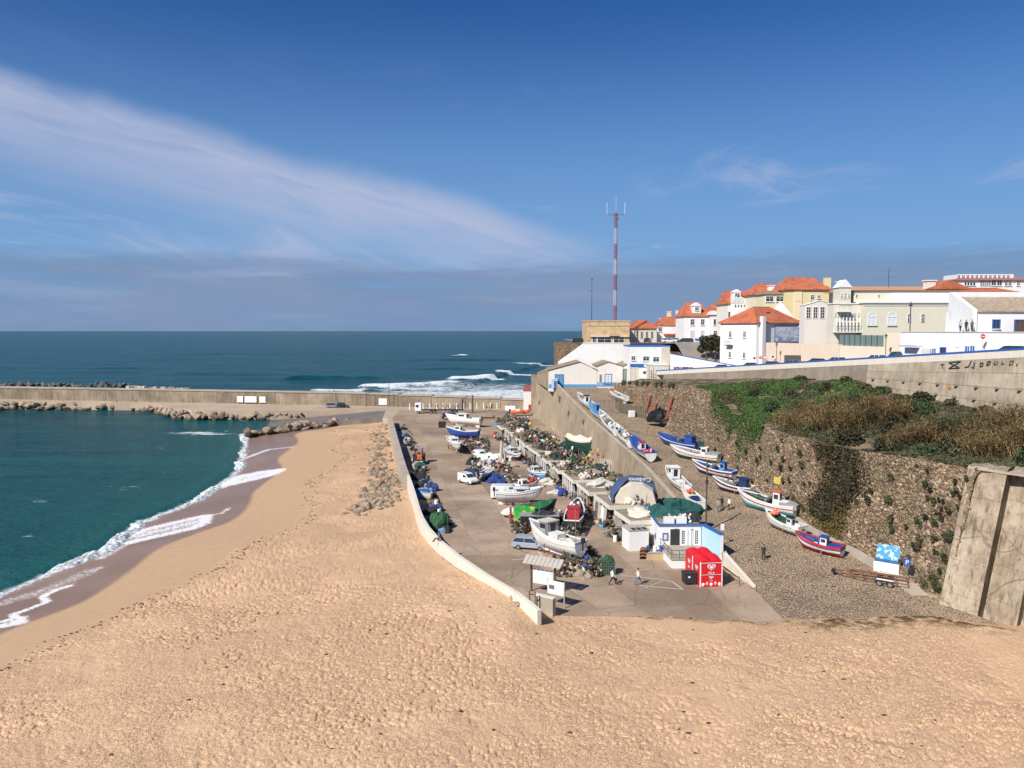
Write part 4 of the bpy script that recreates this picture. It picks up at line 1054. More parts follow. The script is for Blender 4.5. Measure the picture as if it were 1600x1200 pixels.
MB().box(1.4, -.5, -1, 1.0, .9, hg + 2.4).build('chimney', PW, g)
MB().add([(13.2, -.6, hg - 1), (13.8, -.6, hg - 1), (13.8, 5.8, hg + 5.0), (13.2, 5.8, hg + 5.0), (13.2, 12, hg - 1), (13.8, 12, hg - 1)], [(0, 1, 2, 3), (3, 2, 5, 4), (0, 4, 5, 1), (0, 3, 4), (1, 5, 2)]).build('gable_parapet', PW, g)
m, k = newmat('azulejo'); pos = k.n('ShaderNodeTexCoord').outputs['Object']
s3 = k.n('ShaderNodeSeparateXYZ', {0: pos}).outputs
n1 = k.noise(k.combine(s3[0], s3[1], k.m('MULTIPLY', s3[2], 2.2)), .6, 6, .7, .5); 
c = k.ramp(k.m('ADD', n1, k.m('MULTIPLY', s3[2], .03)), [(.35, (.20, .25, .45)), (.48, (.52, .57, .70)), (.6, (.78, .79, .82)), (.75, (.40, .46, .62))])
finish(k, c, .3)
tp = MB().box(0, 0, -1.75, 7.6, .08, 3.6).build('tile_picture', m, g); tp.location = (9.5, -.05, 8.4)
for (nm, x, z, sx, sz) in (('a', 0, 1.86, 7.9, .14), ('b', 0, -1.9, 7.9, .14), ('c', -3.9, -1.75, .14, 3.6), ('d', 3.9, -1.75, .14, 3.6)):
    MB().box(x, -.02, z, sx, .14, sz).build('frame', M((.2, .24, .36), .5), tp)
# --- peach retaining wall along the road with sunk garage
def road_pt(Y, off): 
    x, z = rail(Y); return Vector((x + off * .969, Y + off * .248, z - .5))
pw_ = thing('road_side_wall', 'long peach rendered wall along the landward side of the cliff road', 'wall')
prev = None
for y0, y1, mat in ((170, 158, PEACH), (157.9, 146, PEACH), (145.9, 134, M((.72, .62, .47), .85, .05, .5)), (133.9, 124.5, M((.72, .62, .47), .85, .05, .5))):
    p0, p1 = road_pt(y0, 8.5), road_pt(y1, 8.5)
    zt0, zt1 = ap(0, interp(p0.x / p0.y, [.30, .41, .52], [536, 537, 519]), p0.y).z, ap(0, interp(p1.x / p1.y, [.30, .41, .44, .52], [536, 538, 520, 519]), p1.y).z
    zt0 = zt1 = ap(0, {170: 536, 157.9: 537.5, 145.9: 541, 133.9: 520}[y0], (p0.y + p1.y) / 2).z
    MB().add([p0 - Vector((0, 0, 1)), p1 - Vector((0, 0, 1)), (p1.x, p1.y, zt1), (p0.x, p0.y, zt0)] + [Vector(q) + Vector((1.0, .26, 0)) for q in [p0 - Vector((0, 0, 1)), p1 - Vector((0, 0, 1)), (p1.x, p1.y, zt1), (p0.x, p0.y, zt0)]],
             [(0, 1, 2, 3), (7, 6, 5, 4), (0, 4, 5, 1), (1, 5, 6, 2), (2, 6, 7, 3), (3, 7, 4, 0)]).build('wall', mat, pw_)
p0, p1 = road_pt(163, 8.4), road_pt(157.5, 8.4)
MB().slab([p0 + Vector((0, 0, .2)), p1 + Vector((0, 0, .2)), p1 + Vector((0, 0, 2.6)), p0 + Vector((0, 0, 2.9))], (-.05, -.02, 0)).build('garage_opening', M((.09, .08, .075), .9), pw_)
# glass terrace screen
gs = thing('glass_screen', 'dark framed glass screen on the terrace above the peach wall', 'screen')
p0, p1 = road_pt(147, 9.2), road_pt(135.5, 9.2); zt = ap(0, 541, 142).z
for i in range(8):
    a0, a1 = p0.lerp(p1, i / 8), p0.lerp(p1, (i + 1) / 8); a0.z = a1.z = zt
    MB().slab([a0, a1, a1 + Vector((0, 0, 2)), a0 + Vector((0, 0, 2))], (.04, .01, 0)).build('pane', glass('green_glass', (.16, .21, .19)), gs)
    MB().tube(a0 - Vector((.05, 0, 0)), a0 + Vector((-.05, 0, 2.05)), .06, 5).build('post', IRON, gs)
# --- big cream building with arched windows
b = Bld('hotel', 'long cream building with arched windows and an orange roof above the road', 150, 1349, 1520, 473.5, 535, 16, CREAM, 'building', foot=3)
MB().box(0, 8, b.h + .003, b.w + .6, 16.6, .28).build('cornice', TRIM, b.o); b.panel('frieze', 1349, 476.5, 1520, 477.5, TRIM, .12)
for u in (1357, 1388, 1484.5): b.win(u, 488.5, u + 11.8, 507.5, 'arch', pane=GLASS if u == 1484.5 else M((.62, .66, .66), .5))
for u in (1418.3, 1439.6): b.win(u, 491, u + 4.6, 504, 'arch', sill=False)
up = MB().box(-1, 8.5, b.h + .3, b.w * .98, 11, ap(0, 455, 153).z - b.z0 - b.h - .3).build('upper_storey', CREAM, b.o)
x0 = b.L(1414, 0)[0]; MB().box((x0 + b.w / 2) / 2 + .3, 6.5, b.h + .31, b.w / 2 - x0 - .6, 9, ap(0, 458, 153).z - b.z0 - b.h - .3).build('white_storey', PW, b.o)
zr = ap(0, 454, 153).z - b.z0
rf = MB().add([(-b.w / 2 - 2.4, 2.6, zr), (b.w / 2, 2.6, zr), (b.w / 2, 14.5, zr), (-b.w / 2 - 2.4, 14.5, zr), (-b.w / 2 + 1, 8.5, zr + 1.1), (b.w / 2 - 3, 8.5, zr + 1.1)], [(0, 1, 5, 4), (1, 2, 5), (2, 3, 4, 5), (3, 0, 4), (0, 3, 2, 1)]).build('roof', M((.50, .26, .15), .85, .12, 2), b.o)
MB().add([(3, 3.2, zr + .3), (12, 3.2, zr + .3), (7.5, 3.2, zr + 2.1), (3, 10, zr + .3), (12, 10, zr + .3), (7.5, 10, zr + 2.1)], [(0, 1, 2), (4, 3, 5), (0, 2, 5, 3), (1, 4, 5, 2), (0, 3, 4, 1)]).build('cross_gable', TILE, b.o)
b.chimney(1465, 437, 1478, 457, 4.5, M((.68, .64, .55), .85)); b.chimney(1329, 438, 1341, 452, 6)
for q in ((1348, 459.5, 1350.5, 463.5), (1383, 459.5, 1385.5, 463.5)):
    x0, z1 = b.L(q[0], q[1]); x1, z0 = b.L(q[2], q[3]); window(b.o, ((x0 + x1) / 2, 3.0, (z0 + z1) / 2), .35, .5, sill=False)
# columned wing with balconies
b = Bld('columned_wing', 'cream wing with columns, two balconies and a white pediment', 152, 1301, 1348.7, 475, 535, 3, M((.66, .61, .50), .85, .05, .6), 'building')
b.flatroof(t=.2)
for i in range(9):
    x, z0 = b.L(1303.5 + i * 5.3, 517); MB().tube((x, -.9, z0), (x, -.9, z0 + 2.6), .13, 8).build('column', TRIM, b.o)
for (u0, u1, v0) in ((1301, 1342, 518), (1307, 1328, 486)):
    x0, z = b.L(u0, v0); x1 = b.L(u1, v0)[0]
    bl = MB().box((x0 + x1) / 2, -.7, z - .2, x1 - x0, 1.5, .2).build('balcony', TRIM, b.o)
    r_ = MB(); r_.tube((x0, -1.4, z + 1), (x1, -1.4, z + 1), .04, 5)
    for i in range(int((x1 - x0) / .35)): r_.tube((x0 + i * .35, -1.4, z), (x0 + i * .35, -1.4, z + 1), .022, 4)
    r_.build('railing', IRON, bl)
for u in (1304, 1309, 1315, 1320, 1327, 1334, 1340): b.win(u, 489.5, u + 2.6, 496, 'arch', sill=False, pane=DARK)
x0, z0 = b.L(1311, 475); x1, z1 = b.L(1330, 449)
MB().box((x0 + x1) / 2, 1.5, z0 + .2, x1 - x0, 3, z1 - z0 - .2).build('bay', CREAM, b.o)
for dx_, hh in ((-.7, .8), (0, 1.1), (.7, .8)): window(b.o, ((x0 + x1) / 2 + dx_, 0, z0 + 1.5), .35, hh, 'arch', sill=False, pane=DARK)
MB().slab([(x0 - .2, -.2, z1), (x1 + .2, -.2, z1), ((x0 + x1) / 2, -.2, z1 + 1.5)], (0, 3.2, 0)).build('pediment', TRIM, b.o)
# --- white wall with blue doors along the road, right
rwl = thing('white_shop_wall', 'long low white shop front with blue doors on the cliff road', 'building')
RW = [(road_pt(130.5, 8.3)), (road_pt(96, 8.3))]
def zwt(Y): return ap(0, 519.5, 118).z
a_, c_ = RW
lo0, lo1 = a_.z - 1, c_.z - 1; ztp = 30.0 - 4.5 * 118 / F
v = [(a_.x, a_.y, lo0), (c_.x, c_.y, lo1), (c_.x, c_.y, ztp), (a_.x, a_.y, ztp)]; v += [(x + 5.8, y + 1.5, z) for x, y, z in v]
MB().add(v, [(0, 1, 2, 3), (7, 6, 5, 4), (0, 4, 5, 1), (1, 5, 6, 2), (2, 6, 7, 3), (3, 7, 4, 0)]).build('wall', PW, rwl)
dirw = (c_ - a_).normalized(); rzw = math.atan2(dirw.y, dirw.x)
v = [(x - .1, y, ztp + .002) for x, y, z in v[:2]] + [(x + 5.9, y + 1.5, ztp + .002) for x, y, z in v[:2][::-1]]
MB().slab(v, (0, 0, .12)).build('coping', M((.55, .5, .45), .8), rwl)
def on_rw(u, v_):
    lo, hi = 90, 140
    for _ in range(40):
        Y = (lo + hi) / 2; p = ap(u, v_, Y); t = (Y - a_.y) / (c_.y - a_.y); xw = a_.x + (c_.x - a_.x) * t
        if p.x > xw: hi = Y
        else: lo = Y
    return Vector((xw, Y, p.z))
for (u, w, nm) in ((1453, .9, 'b'), (1460, .9, 'b'), (1474, 1.0, 'd'), (1512, .9, 'b'), (1520, .9, 'b'), (1496, .8, 'w')):
    p = on_rw(u, 543); zg = rail(p.y)[1] - .5
    pn = {'b': BLUED, 'd': DARK, 'w': TRIM}[nm]
    window(rwl, (p.x - .01, p.y, zg + 1.15), w, 2.2, 'door', rz=rzw, name='door', pane=pn, frame=TRIM if nm != 'd' else BLUED)
# --- white house with tan roof and blue windows
b = Bld('blue_window_house', 'white house with a tan tiled roof and bright blue window frames', 121, 1527, 1640, 486, 524, 9, PW)
z = b.h; MB().add([(-b.w / 2 - .2, -.3, z + .02), (b.w / 2, -.3, z + .02), (b.w / 2, 6, z + 2.4), (-b.w / 2 - .2, 6, z + 2.4), (-b.w / 2 - .2, 6, z + 2.2), (b.w / 2, 6, z + 2.2), (b.w / 2, -.3, z - .14), (-b.w / 2 - .2, -.3, z - .14)], [(0, 1, 2, 3), (4, 5, 6, 7), (0, 3, 4, 7), (1, 6, 5, 2), (0, 7, 6, 1), (2, 5, 4, 3)]).build('roof', OLDTILE, b.o)
MB().add([(-b.w / 2 - .9, -.1, 0), (-b.w / 2 - .9, 6, 0), (-b.w / 2 - .9, 6, z + 3.0), (-b.w / 2 - .9, -.1, z + .2), (-b.w / 2 - .2, -.1, 0), (-b.w / 2 - .2, 6, 0), (-b.w / 2 - .2, 6, z + 3.0), (-b.w / 2 - .2, -.1, z + .2)], [(3, 2, 1, 0), (4, 5, 6, 7), (0, 1, 5, 4), (1, 2, 6, 5), (2, 3, 7, 6), (3, 0, 4, 7)]).build('side_wall', PW, b.o)
MB().box(0, 6.4, z, b.w + 1.8, .6, 3.2).build('back_wall', PW, b.o)
b.win(1551.5, 500.5, 1561, 512.5, frame=BLUED, pane=DARK); b.win(1586, 500.5, 1600, 519, 'door', name='door', frame=BLUED, pane=WOODD)
MB().box(-b.w / 2 - .95, 3, 1.2, .12, .5, .9).build('side_window', DARK, b.o)
# --- roofs and blocks behind on the right
b = Bld('red_roof_house', 'white house with a long red tiled roof behind the cream building', 165, 1488, 1592, 458, 520, 10, PW); b.hip(448.5, .4, ridge=5)
b = Bld('apartment_block', 'white apartment block with glazed balconies and flat red roof edge', 220, 1492, 1640, 437, 520, 14, PW, 'building')
b.hip(432.5, .6, mat=M((.42, .14, .09), .85), ridge=9)
b4 = Bld('roof_terrace_block', 'far white block with a glazed roof terrace', 232, 1494, 1580, 428.5, 520, 8, M((.66, .70, .75), .5), 'building')
for i in range(12): b4.win(1496 + i * 7, 430, 1500 + i * 7, 436, sill=False)
for i in range(5): b.win(1531.5 + i * 3.4, 439, 1534 + i * 3.4, 447, 'door', name='window', pane=DARK)
for u in (1549, 1558): b.win(u, 438, u + 7, 446)
for u in (1570, 1576, 1589): b.win(u, 440, u + 4, 446, pane=DARK)
for i in range(4): b.win(1507 + i * 4.5, 441, 1510 + i * 4.5, 446)
for (u0, v0, u1, Y) in ((1493, 449, 1502, 200), ):
    pass
# --- lamps, signs and antenna along the road
def lamp(Y, off, hgt, label):
    p = road_pt(Y, off); o = thing('street_lamp', label, 'street lamp', p)
    MB().tube((0, 0, 0), (0, 0, .9), .11, 8, .08).build('base', IRON, o); MB().tube((0, 0, .9), (0, 0, hgt - .7), .055, 6).build('pole', IRON, o)
    l = MB().tube((0, 0, hgt - .7), (0, 0, hgt - .15), .12, 6, .26).build('lantern', glass('lamp_glass', (.25, .25, .22)), o); MB().tube((0, 0, hgt - .15), (0, 0, hgt + .15), .3, 6, .05).build('cap', IRON, l)
lamp(163.5, 6.8, 5.4, 'black lantern street lamp in front of the tile picture'); lamp(131.5, 6.3, 4.9, 'black lantern street lamp in front of the cream terrace wall')
p = road_pt(129, 8.8); o = thing('wire_pole', 'thin dark wire pole beside the long white shop front', 'pole', p); MB().tube((0, 0, 0), (0, 0, 10.3), .09, 6).build('pole', IRON, o); MB().box(0, 0, 9.5, .5, .2, .25).build('bracket', IRON, o)
p = ap(1388, 452, 158); o = thing('roof_antenna', 'thin whip antenna on the orange roof of the cream building', 'antenna', p); MB().tube((0, 0, -1), (0, 0, 4.2), .05, 5).build('whip', IRON, o); MB().tube((-.4, 0, 2.5), (.4, 0, 2.5), .025, 4).build('crossbar', IRON, o)
def rsign(p, kind, lab, hgt=2.5):
    o = thing('road_sign', lab, 'sign', p); MB().tube((0, 0, 0), (0, 0, hgt), .035, 6).build('pole', M((.4, .4, .4), .5), o)
    d_ = MB().tube((0, -.06, hgt), (0, -.03, hgt), .36, 16); d_.build('plate', M((.55, .02, .02), .5) if kind != 'w' else TRIM, o)
    if kind == 'no': MB().box(0, -.08, hgt - .06, .5, .03, .13).build('bar', TRIM, o)
    else: MB().tube((0, -.075, hgt), (0, -.062, hgt), .25, 16).build('disc', TRIM if kind == 'r' else IRON, o)
rsign(on_rw(1545.6, 547) + Vector((-1.2, -.3, -.6)), 'no', 'no entry sign on a pole in front of the white shop wall', 2.6)
for Y, kd, lb in ((173, 'w', 'round dark and white sign nearest the white corner house'), (170.6, 'no', 'no entry sign beside the peach road wall'), (169, 'r', 'red ringed sign beside the no entry sign'), (166, 'w', 'round dark and white sign beside the lantern lamp')): rsign(road_pt(Y, 7.6), kd, lb, 2.7)
p = ap(1104, 536, 222); 
# ================================================================ BOATS, VEHICLES, PEOPLE, SHEDS, GEAR
CORK = M((.30, .24, .17), .9); RUBBER = M((.025, .025, .027), .8); STEEL = M((.35, .36, .37), .4, .15, 3, .1, metal=.6); RUST = M((.20, .085, .04), .9, .3, 3, .4); WOOD = M((.30, .22, .14), .85, .2, 3, .4)
GREYW = M((.40, .36, .31), .85, .15, 2, .3); TEAL = M((.015, .085, .075), .95, .4, 3, .9); NETBR = M((.16, .12, .075), .95, .5, 4, .9); NETGR = M((.03, .09, .035), .95, .5, 4, .9); NETDK = M((.025, .03, .03), .95, .4, 4, .9); CREAMT = M((.62, .55, .44), .9, .12, 1.5, .5); ORANGE = M((.70, .12, .03), .7); REDM = M((.50, .025, .025), .6)
COLS = dict(w=(.76, .75, .71), b=(.02, .07, .30), db=(.012, .03, .12), lb=(.10, .30, .55), r=(.42, .025, .03), g=(.02, .17, .07), dg=(.015, .06, .045), t=(.06, .42, .47), y=(.65, .47, .08), c=(.62, .56, .44), o=(.66, .13, .03), k=(.02, .02, .022), gr=(.30, .30, .29), br=(.22, .12, .06), pk=(.60, .42, .36))
def CM(c): return c if not isinstance(c, str) else M(COLS[c], .5, .22, 2.2, .15, streak=.30)
def orient(o, fwd, nrm, loc):
    f = fwd.normalized(); n = nrm.normalized(); y = n.cross(f).normalized(); f = y.cross(n)
    o.matrix_world = Matrix.Translation(loc) @ Matrix((f, y, n)).transposed().to_4x4()
def netheap(par, name, loc, r, seed, mat, rough=.35):
    return MB().blob(loc, r, seed, rough, 12, 8, True).build(name, mat, par, smooth=False)
def boat(name, label, bow, stern, plane='ramp', B=2.3, D=1.35, cols=('b', 'w', 'r', 'b'), deck='gr', cabin=None, extras=(), group=None, sheer=.55, lift=.12, cradle=False, two_tone=None, Lmin=0):
    f_ = rp if plane == 'ramp' else (lambda u, v: gp(u, v, plane))
    pb, ps = f_(*bow), f_(*stern); fw = pb - ps; L = max(fw.length, Lmin)
    nrm = Vector((0, -RS, 1)) if plane == 'ramp' else Vector((0, 0, 1))
    mid = ps + fw.normalized() * fw.length / 2
    root = thing(name, label, 'boat', mid, 0, group); orient(root, fw, nrm, mid + nrm.normalized() * 0)
    botc, sidec, strc, railc = [CM(c) for c in cols]
    n = 17; z0 = lift + (.55 if cradle else 0)
    def st(t):
        e = max(0., (t - .42) / .58); b = B / 2 * ((1 - e**2.3)) ** .8 if e < 1 else 0.
        b *= .78 + .22 * min(1, t / .3); b = max(b, .03)
        kz = z0 + (D * .75 * max(0, (t - .80) / .20)**2.0) + .0
        s = z0 + D * (1 + sheer * max(0, (t - .35) / .65)**1.8 + .10 * max(0, .25 - t) / .25)
        return b, kz, s
    hs = [0, .10, .25, .42, .55, .66, .76, .88, 1.0]
    def pt(t, h, side, inn=0.):
        b, kz, s = st(t); bb = b * (1 - (1 - h)**2.4) ** .62 if h > 0 else 0
        bb = max(bb - inn, .0)
        return ((t - .5) * L + L * .07 * h * max(0, (t - .7) / .3)**2 - .03 * L * (1 - h) * max(0, (.1 - t) / .1) * 0, side * bb, kz + (s - kz) * h)
    ts = [i / (n - 1) for i in range(n)]
    def band(i0, i1, out=0.):
        m_ = MB()
        for side in (-1, 1):
            rings = []
            for t in ts:
                r_ = [pt(t, h, side) for h in hs[i0:i1 + 1]]
                r_ = [(x, y + side * out, z) for x, y, z in r_]
                rings.append(r_ if side < 0 else r_[::-1])
            m_.loft(rings, closed=False)
        return m_
    hull = band(3, 8)
    tr_ = [pt(0, h, 1) for h in hs]; tl = [pt(0, h, -1) for h in hs[1:]]
    hull.add(tr_[::-1] + tl, [tuple(range(len(tr_) + len(tl)))])
    ho = hull.build('hull', sidec, root, smooth=False)
    band(0, 3).build('bottom', botc, ho)
    band(5, 6, .015).build('stripe', strc, ho)
    if two_tone: band(6, 7, .017).build('stripe', CM(two_tone), ho)
    # gunwale rim
    g_ = MB()
    for side in (-1, 1):
        ring = []
        for t in ts:
            x, y, z = pt(t, 1, side)
            ring.append([(x, y + side * .05, z - .10), (x, y + side * .05, z + .05), (x, y - side * .09, z + .05), (x, y - side * .09, z - .10)])
        g_.loft(ring)
    x, y, z = pt(0, 1, 1); g_.box(x + .03, 0, z - .1, .12, 2 * y, .15)
    g_.build('gunwale', railc, root)
    # inside: lining and deck
    dk = MB(); ring = []
    for t in ts[:-1]:
        b, kz, s = st(t); dz_ = s - (.42 if t < .68 else .10)
        x1, y1, _ = pt(t, 1, 1); yi = max(y1 - .07, .01)
        ring.append([(x1, -yi, s - .02), (x1, -yi * .97, dz_), (x1, yi * .97, dz_), (x1, yi, s - .02)])
    dk.loft(ring, closed=False); dk.build('deck', CM(deck), root)
    def dz(t): b, kz, s = st(t); return s - (.42 if t < .68 else .10)
    MB().box(-.1 * L, 0, lift - .12, L * .7, .14, .3 + (.55 if cradle else 0)).build('keel', botc, ho)
    if cradle:
        c_ = MB()
        for t in (.22, .62):
            xx = (t - .5) * L
            c_.box(xx, 0, .28, .14, B * .8, .14)
            for sd_ in (-1, 1): c_.tube((xx, sd_ * B * .38, .3), (xx, sd_ * B * .36, z0 + D * .45), .05, 5)
        for sd_ in (-1, 1): c_.box(0, sd_ * .3, .24, L * .72, .1, .12)
        c_.tube((L * .3, 0, .3), (L * .62, 0, .3), .05, 5); cr = c_.build('cradle', RUST, root)
        for sd_ in (-1, 1): MB().tube((-.12 * L, sd_ * (B * .42), .27), (-.12 * L, sd_ * (B * .42 + .18), .27), .27, 10).build('wheel', RUBBER, cr)
    else:
        for sd_ in (-1, 1):
            MB().tube((-.1 * L, sd_ * B * .5, 0), (-.12 * L, sd_ * B * .43, z0 + D * .5), .05, 5).build('prop', WOOD, root)
    if cabin:
        t = cabin.get('t', .35); xx = (t - .5) * L; l, w, h = cabin['l'], cabin['w'], cabin['h']; zb = dz(t) + cabin.get('z', 0)
        cb = MB().box(xx, 0, zb, l, w, h, 0, .9).build('cabin', CM(cabin['c']), root, bevel=.03)
        MB().box(xx + .05, 0, zb + h + .002, l * 1.1, w * 1.05, .09).build('roof', CM(cabin.get('r', cabin['c'])), cb)
        wz, wh = zb + h * .52, h * .34
        if cabin.get('win', 1):
            gl = CM('k') if cabin.get('dark') else GLASS
            for sd_ in (-1, 1):
                MB().box(xx + l * .02, sd_ * w * .462, wz, l * .62, .05, wh).build('window', gl, cb)
            for q in (-1, 1): MB().box(xx + l * .472, q * w * .21, wz, .05, w * .34, wh).build('window', gl, cb)
            if cabin.get('back', 1): MB().box(xx - l * .472, 0, zb + h * .1, .05, w * .4, h * .78).build('doorway', CM('k'), cb)
    rs_ = random.Random(hash(label) % 1000 if False else len(label) * 7 + int(bow[0]))
    for ex in extras:
        kx, *ar = ex
        if kx == 'mast': 
            t, h = ar[0], ar[1]; MB().tube(((t - .5) * L, 0, dz(t)), ((t - .5) * L + .2, 0, dz(t) + h), .045, 6, .025).build('mast', STEEL if len(ar) < 3 else ar[2], root)
        elif kx == 'net':
            t, s, mt_ = ar; netheap(root, 'net', ((t - .5) * L, 0, dz(t)), (s, min(s, B * .4), s * .55), rs_.randint(0, 99), mt_)
        elif kx == 'buoys':
            t, nn, mt_ = ar
            for i in range(nn): MB().blob(((t - .5) * L + rs_.uniform(-.5, .5), rs_.uniform(-.5, .5) * B * .6, dz(t) + .25 + .25 * (i // 4)), (.24, .24, .24), i, .03, 8, 6).build('buoy', mt_, root, smooth=True)
        elif kx == 'drum':
            t = ar[0]; xx = (t - .5) * L; MB().tube((xx, -B * .3, dz(t) + .6), (xx, B * .3, dz(t) + .6), .26, 10).build('net_drum', STEEL, root); 
            for sd_ in (-1, 1): MB().box(xx, sd_ * B * .33, dz(t), .3, .06, .75).build('drum_frame', STEEL, root)
        elif kx == 'outboard':
            x, y, z = pt(0, 1, 1); o_ = MB().box(x - .3, 0, z - .1, .45, .4, .55, 0, .8).build('outboard_cowl', CM('k'), root); MB().box(x - .25, 0, z - 1.0, .16, .12, .95).build('outboard_leg', CM('k'), o_)
        elif kx == 'rails':
            t0, t1, h = ar; r_ = MB()
            for sd_ in (-1, 1):
                pp_ = []
                for i in range(6):
                    t = t0 + (t1 - t0) * i / 5; x, y, z = pt(t, 1, sd_); pp_.append((x, y - sd_ * .08, z + h)); r_.tube((x, y - sd_ * .08, z), (x, y - sd_ * .08, z + h), .02, 4)
                r_.path(pp_, .022, 4)
            r_.build('rail', STEEL, root)
        elif kx == 'box':
            t, l, w, h, c = ar; MB().box((t - .5) * L, 0, dz(t), l, w, h).build('engine_box', CM(c), root, bevel=.02)
        elif kx == 'crates':
            t, nn = ar
            for i in range(nn): MB().box((t - .5) * L + rs_.uniform(-.5, .5), rs_.uniform(-.3, .3) * B, dz(t) + .28 * (i // 3), .6, .4, .28, rs_.uniform(0, 3)).build('fish_box', CM(rs_.choice(['w', 'lb', 'gr', 'c'])), root)
        elif kx == 'gallows':
            t, h = ar; xx = (t - .5) * L; a_ = MB(); w = st(t)[0] * .85
            a_.path([(xx, -w, dz(t)), (xx, -w, dz(t) + h), (xx, w, dz(t) + h), (xx, w, dz(t))], .05, 6); a_.build('gallows', STEEL, root)
        elif kx == 'flag':
            t, h, c = ar; xx = (t - .5) * L; MB().tube((xx, .3, dz(t)), (xx, .3, dz(t) + h), .03, 5).build('flag_pole', STEEL, root); MB().add([(xx, .3, dz(t) + h), (xx - .5, .45, dz(t) + h - .1), (xx - .95, .25, dz(t) + h - .05), (xx - .95, .25, dz(t) + h - .95), (xx - .5, .45, dz(t) + h - 1.0), (xx, .3, dz(t) + h - .9)], [(0, 1, 4, 5), (1, 2, 3, 4)]).build('flag', CM(c), root)
        elif kx == 'tarp':
            t0, t1, h, mt_ = ar; rings = []
            for i in range(9):
                t = t0 + (t1 - t0) * i / 8; b, kz, s = st(t); x = (t - .5) * L; q = h * (.75 + .25 * math.sin(i * 1.7 + L)) * math.sin(math.pi * (i + 1.3) / 10.6)**.5
                rings.append([(x, -b * 1.04, s - .25), (x, -b * 1.02, s + .06), (x, -b * .5, s + q * .75), (x, .05, s + q), (x, b * .5, s + q * .72), (x, b * 1.02, s + .06), (x, b * 1.04, s - .25)])
            MB().loft(rings, closed=True).build('tarpaulin', mt_, root)
        elif kx == 'dashes':
            d_ = MB()
            for sd_ in (-1, 1):
                for i in range(11):
                    t = .16 + i * .062; x, y, z = pt(t, .72, sd_); x2, y2, z2 = pt(t + .03, .8, sd_)
                    d_.add([(x, y + sd_ * .03, z), (x2, y2 + sd_ * .03, pt(t + .03, .72, sd_)[2]), (x2 + .1, y2 + sd_ * .03, z2), (x + .1, y + sd_ * .03, pt(t, .8, sd_)[2])], [(0, 1, 2, 3)])
            d_.build('dashes', CM('k'), ho)
    return root
# boats drawn up along the stone wall
GB = 'boats drawn up along the stone wall'
boat('fishing_boat', 'dark blue fishing boat with blue wheelhouse, furthest up the stone wall row', (1031, 693), (1090, 705), cols=('b', 'b', 'w', 'b'), deck='b', cabin=dict(t=.2, l=1.7, w=1.5, h=1.5, c='b', win=0), extras=[('drum', .45), ('net', .62, .5, NETDK), ('mast', .5, 2.2)], group=GB, B=2.5, D=1.3)
boat('fishing_boat', 'white fishing boat with green bottom and white box cabin by the wall', (1051, 713), (1123, 725), cols=('g', 'w', 'r', 'w'), deck='gr', cabin=dict(t=.30, l=1.2, w=1.0, h=1.5, c='w'), extras=[('box', .12, 2.4, 1.7, .8, 'gr'), ('net', .5, .6, NETBR), ('flag', .42, 2.6, 'dg'), ('crates', .6, 4)], group=GB, B=2.6, D=1.3)
boat('fishing_boat', 'white boat with red stripes and bright blue deck boards by the stone wall', (1085, 737), (1147, 751), cols=('db', 'w', 'r', 'w'), two_tone='db', deck='b', cabin=dict(t=.27, l=.9, w=1.0, h=1.6, c='lb', r='b'), extras=[('drum', .52), ('box', .1, 1.9, 1.6, .5, 'b'), ('gallows', .62, 1.0), ('mast', .33, 2.8), ('net', .68, .4, NETDK)], group=GB, B=2.3, D=1.25)
boat('fishing_boat', 'white boat with dark blue box cabin and a clutter of steel frames', (1117, 764), (1176, 776), cols=('db', 'w', 'r', 'w'), two_tone='k', deck='gr', cabin=dict(t=.24, l=1.3, w=1.3, h=1.5, c='db', win=0), extras=[('gallows', .6, 1.2), ('gallows', .72, .9), ('drum', .47), ('mast', .06, 2.6), ('net', .55, .55, NETDK), ('rails', .5, .95, .5)], group=GB, B=2.3, D=1.2)
boat('fishing_boat', 'turquoise bottomed white boat with tall orange topped wheelhouse', (1157, 790), (1243, 809), cols=('t', 'w', 'r', 'w'), two_tone='w', deck='dg', cabin=dict(t=.33, l=1.0, w=1.1, h=1.9, c='w', r='o'), extras=[('flag', .40, 4.1, 'y'), ('box', .1, 2.4, 1.8, .7, 'gr'), ('box', .22, 1.2, 1.2, .8, 'w'), ('net', .68, .7, NETGR), ('drum', .5), ('net', .56, .5, NETDK), ('rails', .45, .95, .45)], group=GB, B=2.7, D=1.45)
boat('fishing_boat', 'white boat with a row of black dashes and orange buoys in the bow', (1198, 820), (1254, 841), cols=('gr', 'w', 'w', 'w'), deck='dg', cabin=dict(t=.33, l=.8, w=.9, h=1.1, c='w', r='k'), extras=[('dashes',), ('buoys', .76, 9, M((.78, .22, .12), .6)), ('net', .55, .5, NETGR), ('crates', .15, 5), ('net', .06, .5, NETBR), ('mast', .2, 2.0)], group=GB, B=2.3, D=1.3)
boat('fishing_boat', 'red, white and blue open boat lowest on the slipway', (1246, 854), (1316, 872), cols=('r', 'w', 'b', 'r'), two_tone='r', deck='b', cabin=dict(t=.40, l=.85, w=1.0, h=1.15, c='w', r='b'), extras=[('mast', .48, 2.6), ('box', .15, 1.7, 1.5, .35, 'b'), ('rails', .55, .75, .35), ('net', .60, .3, CREAMT)], group=GB, B=2.2, D=1.15)
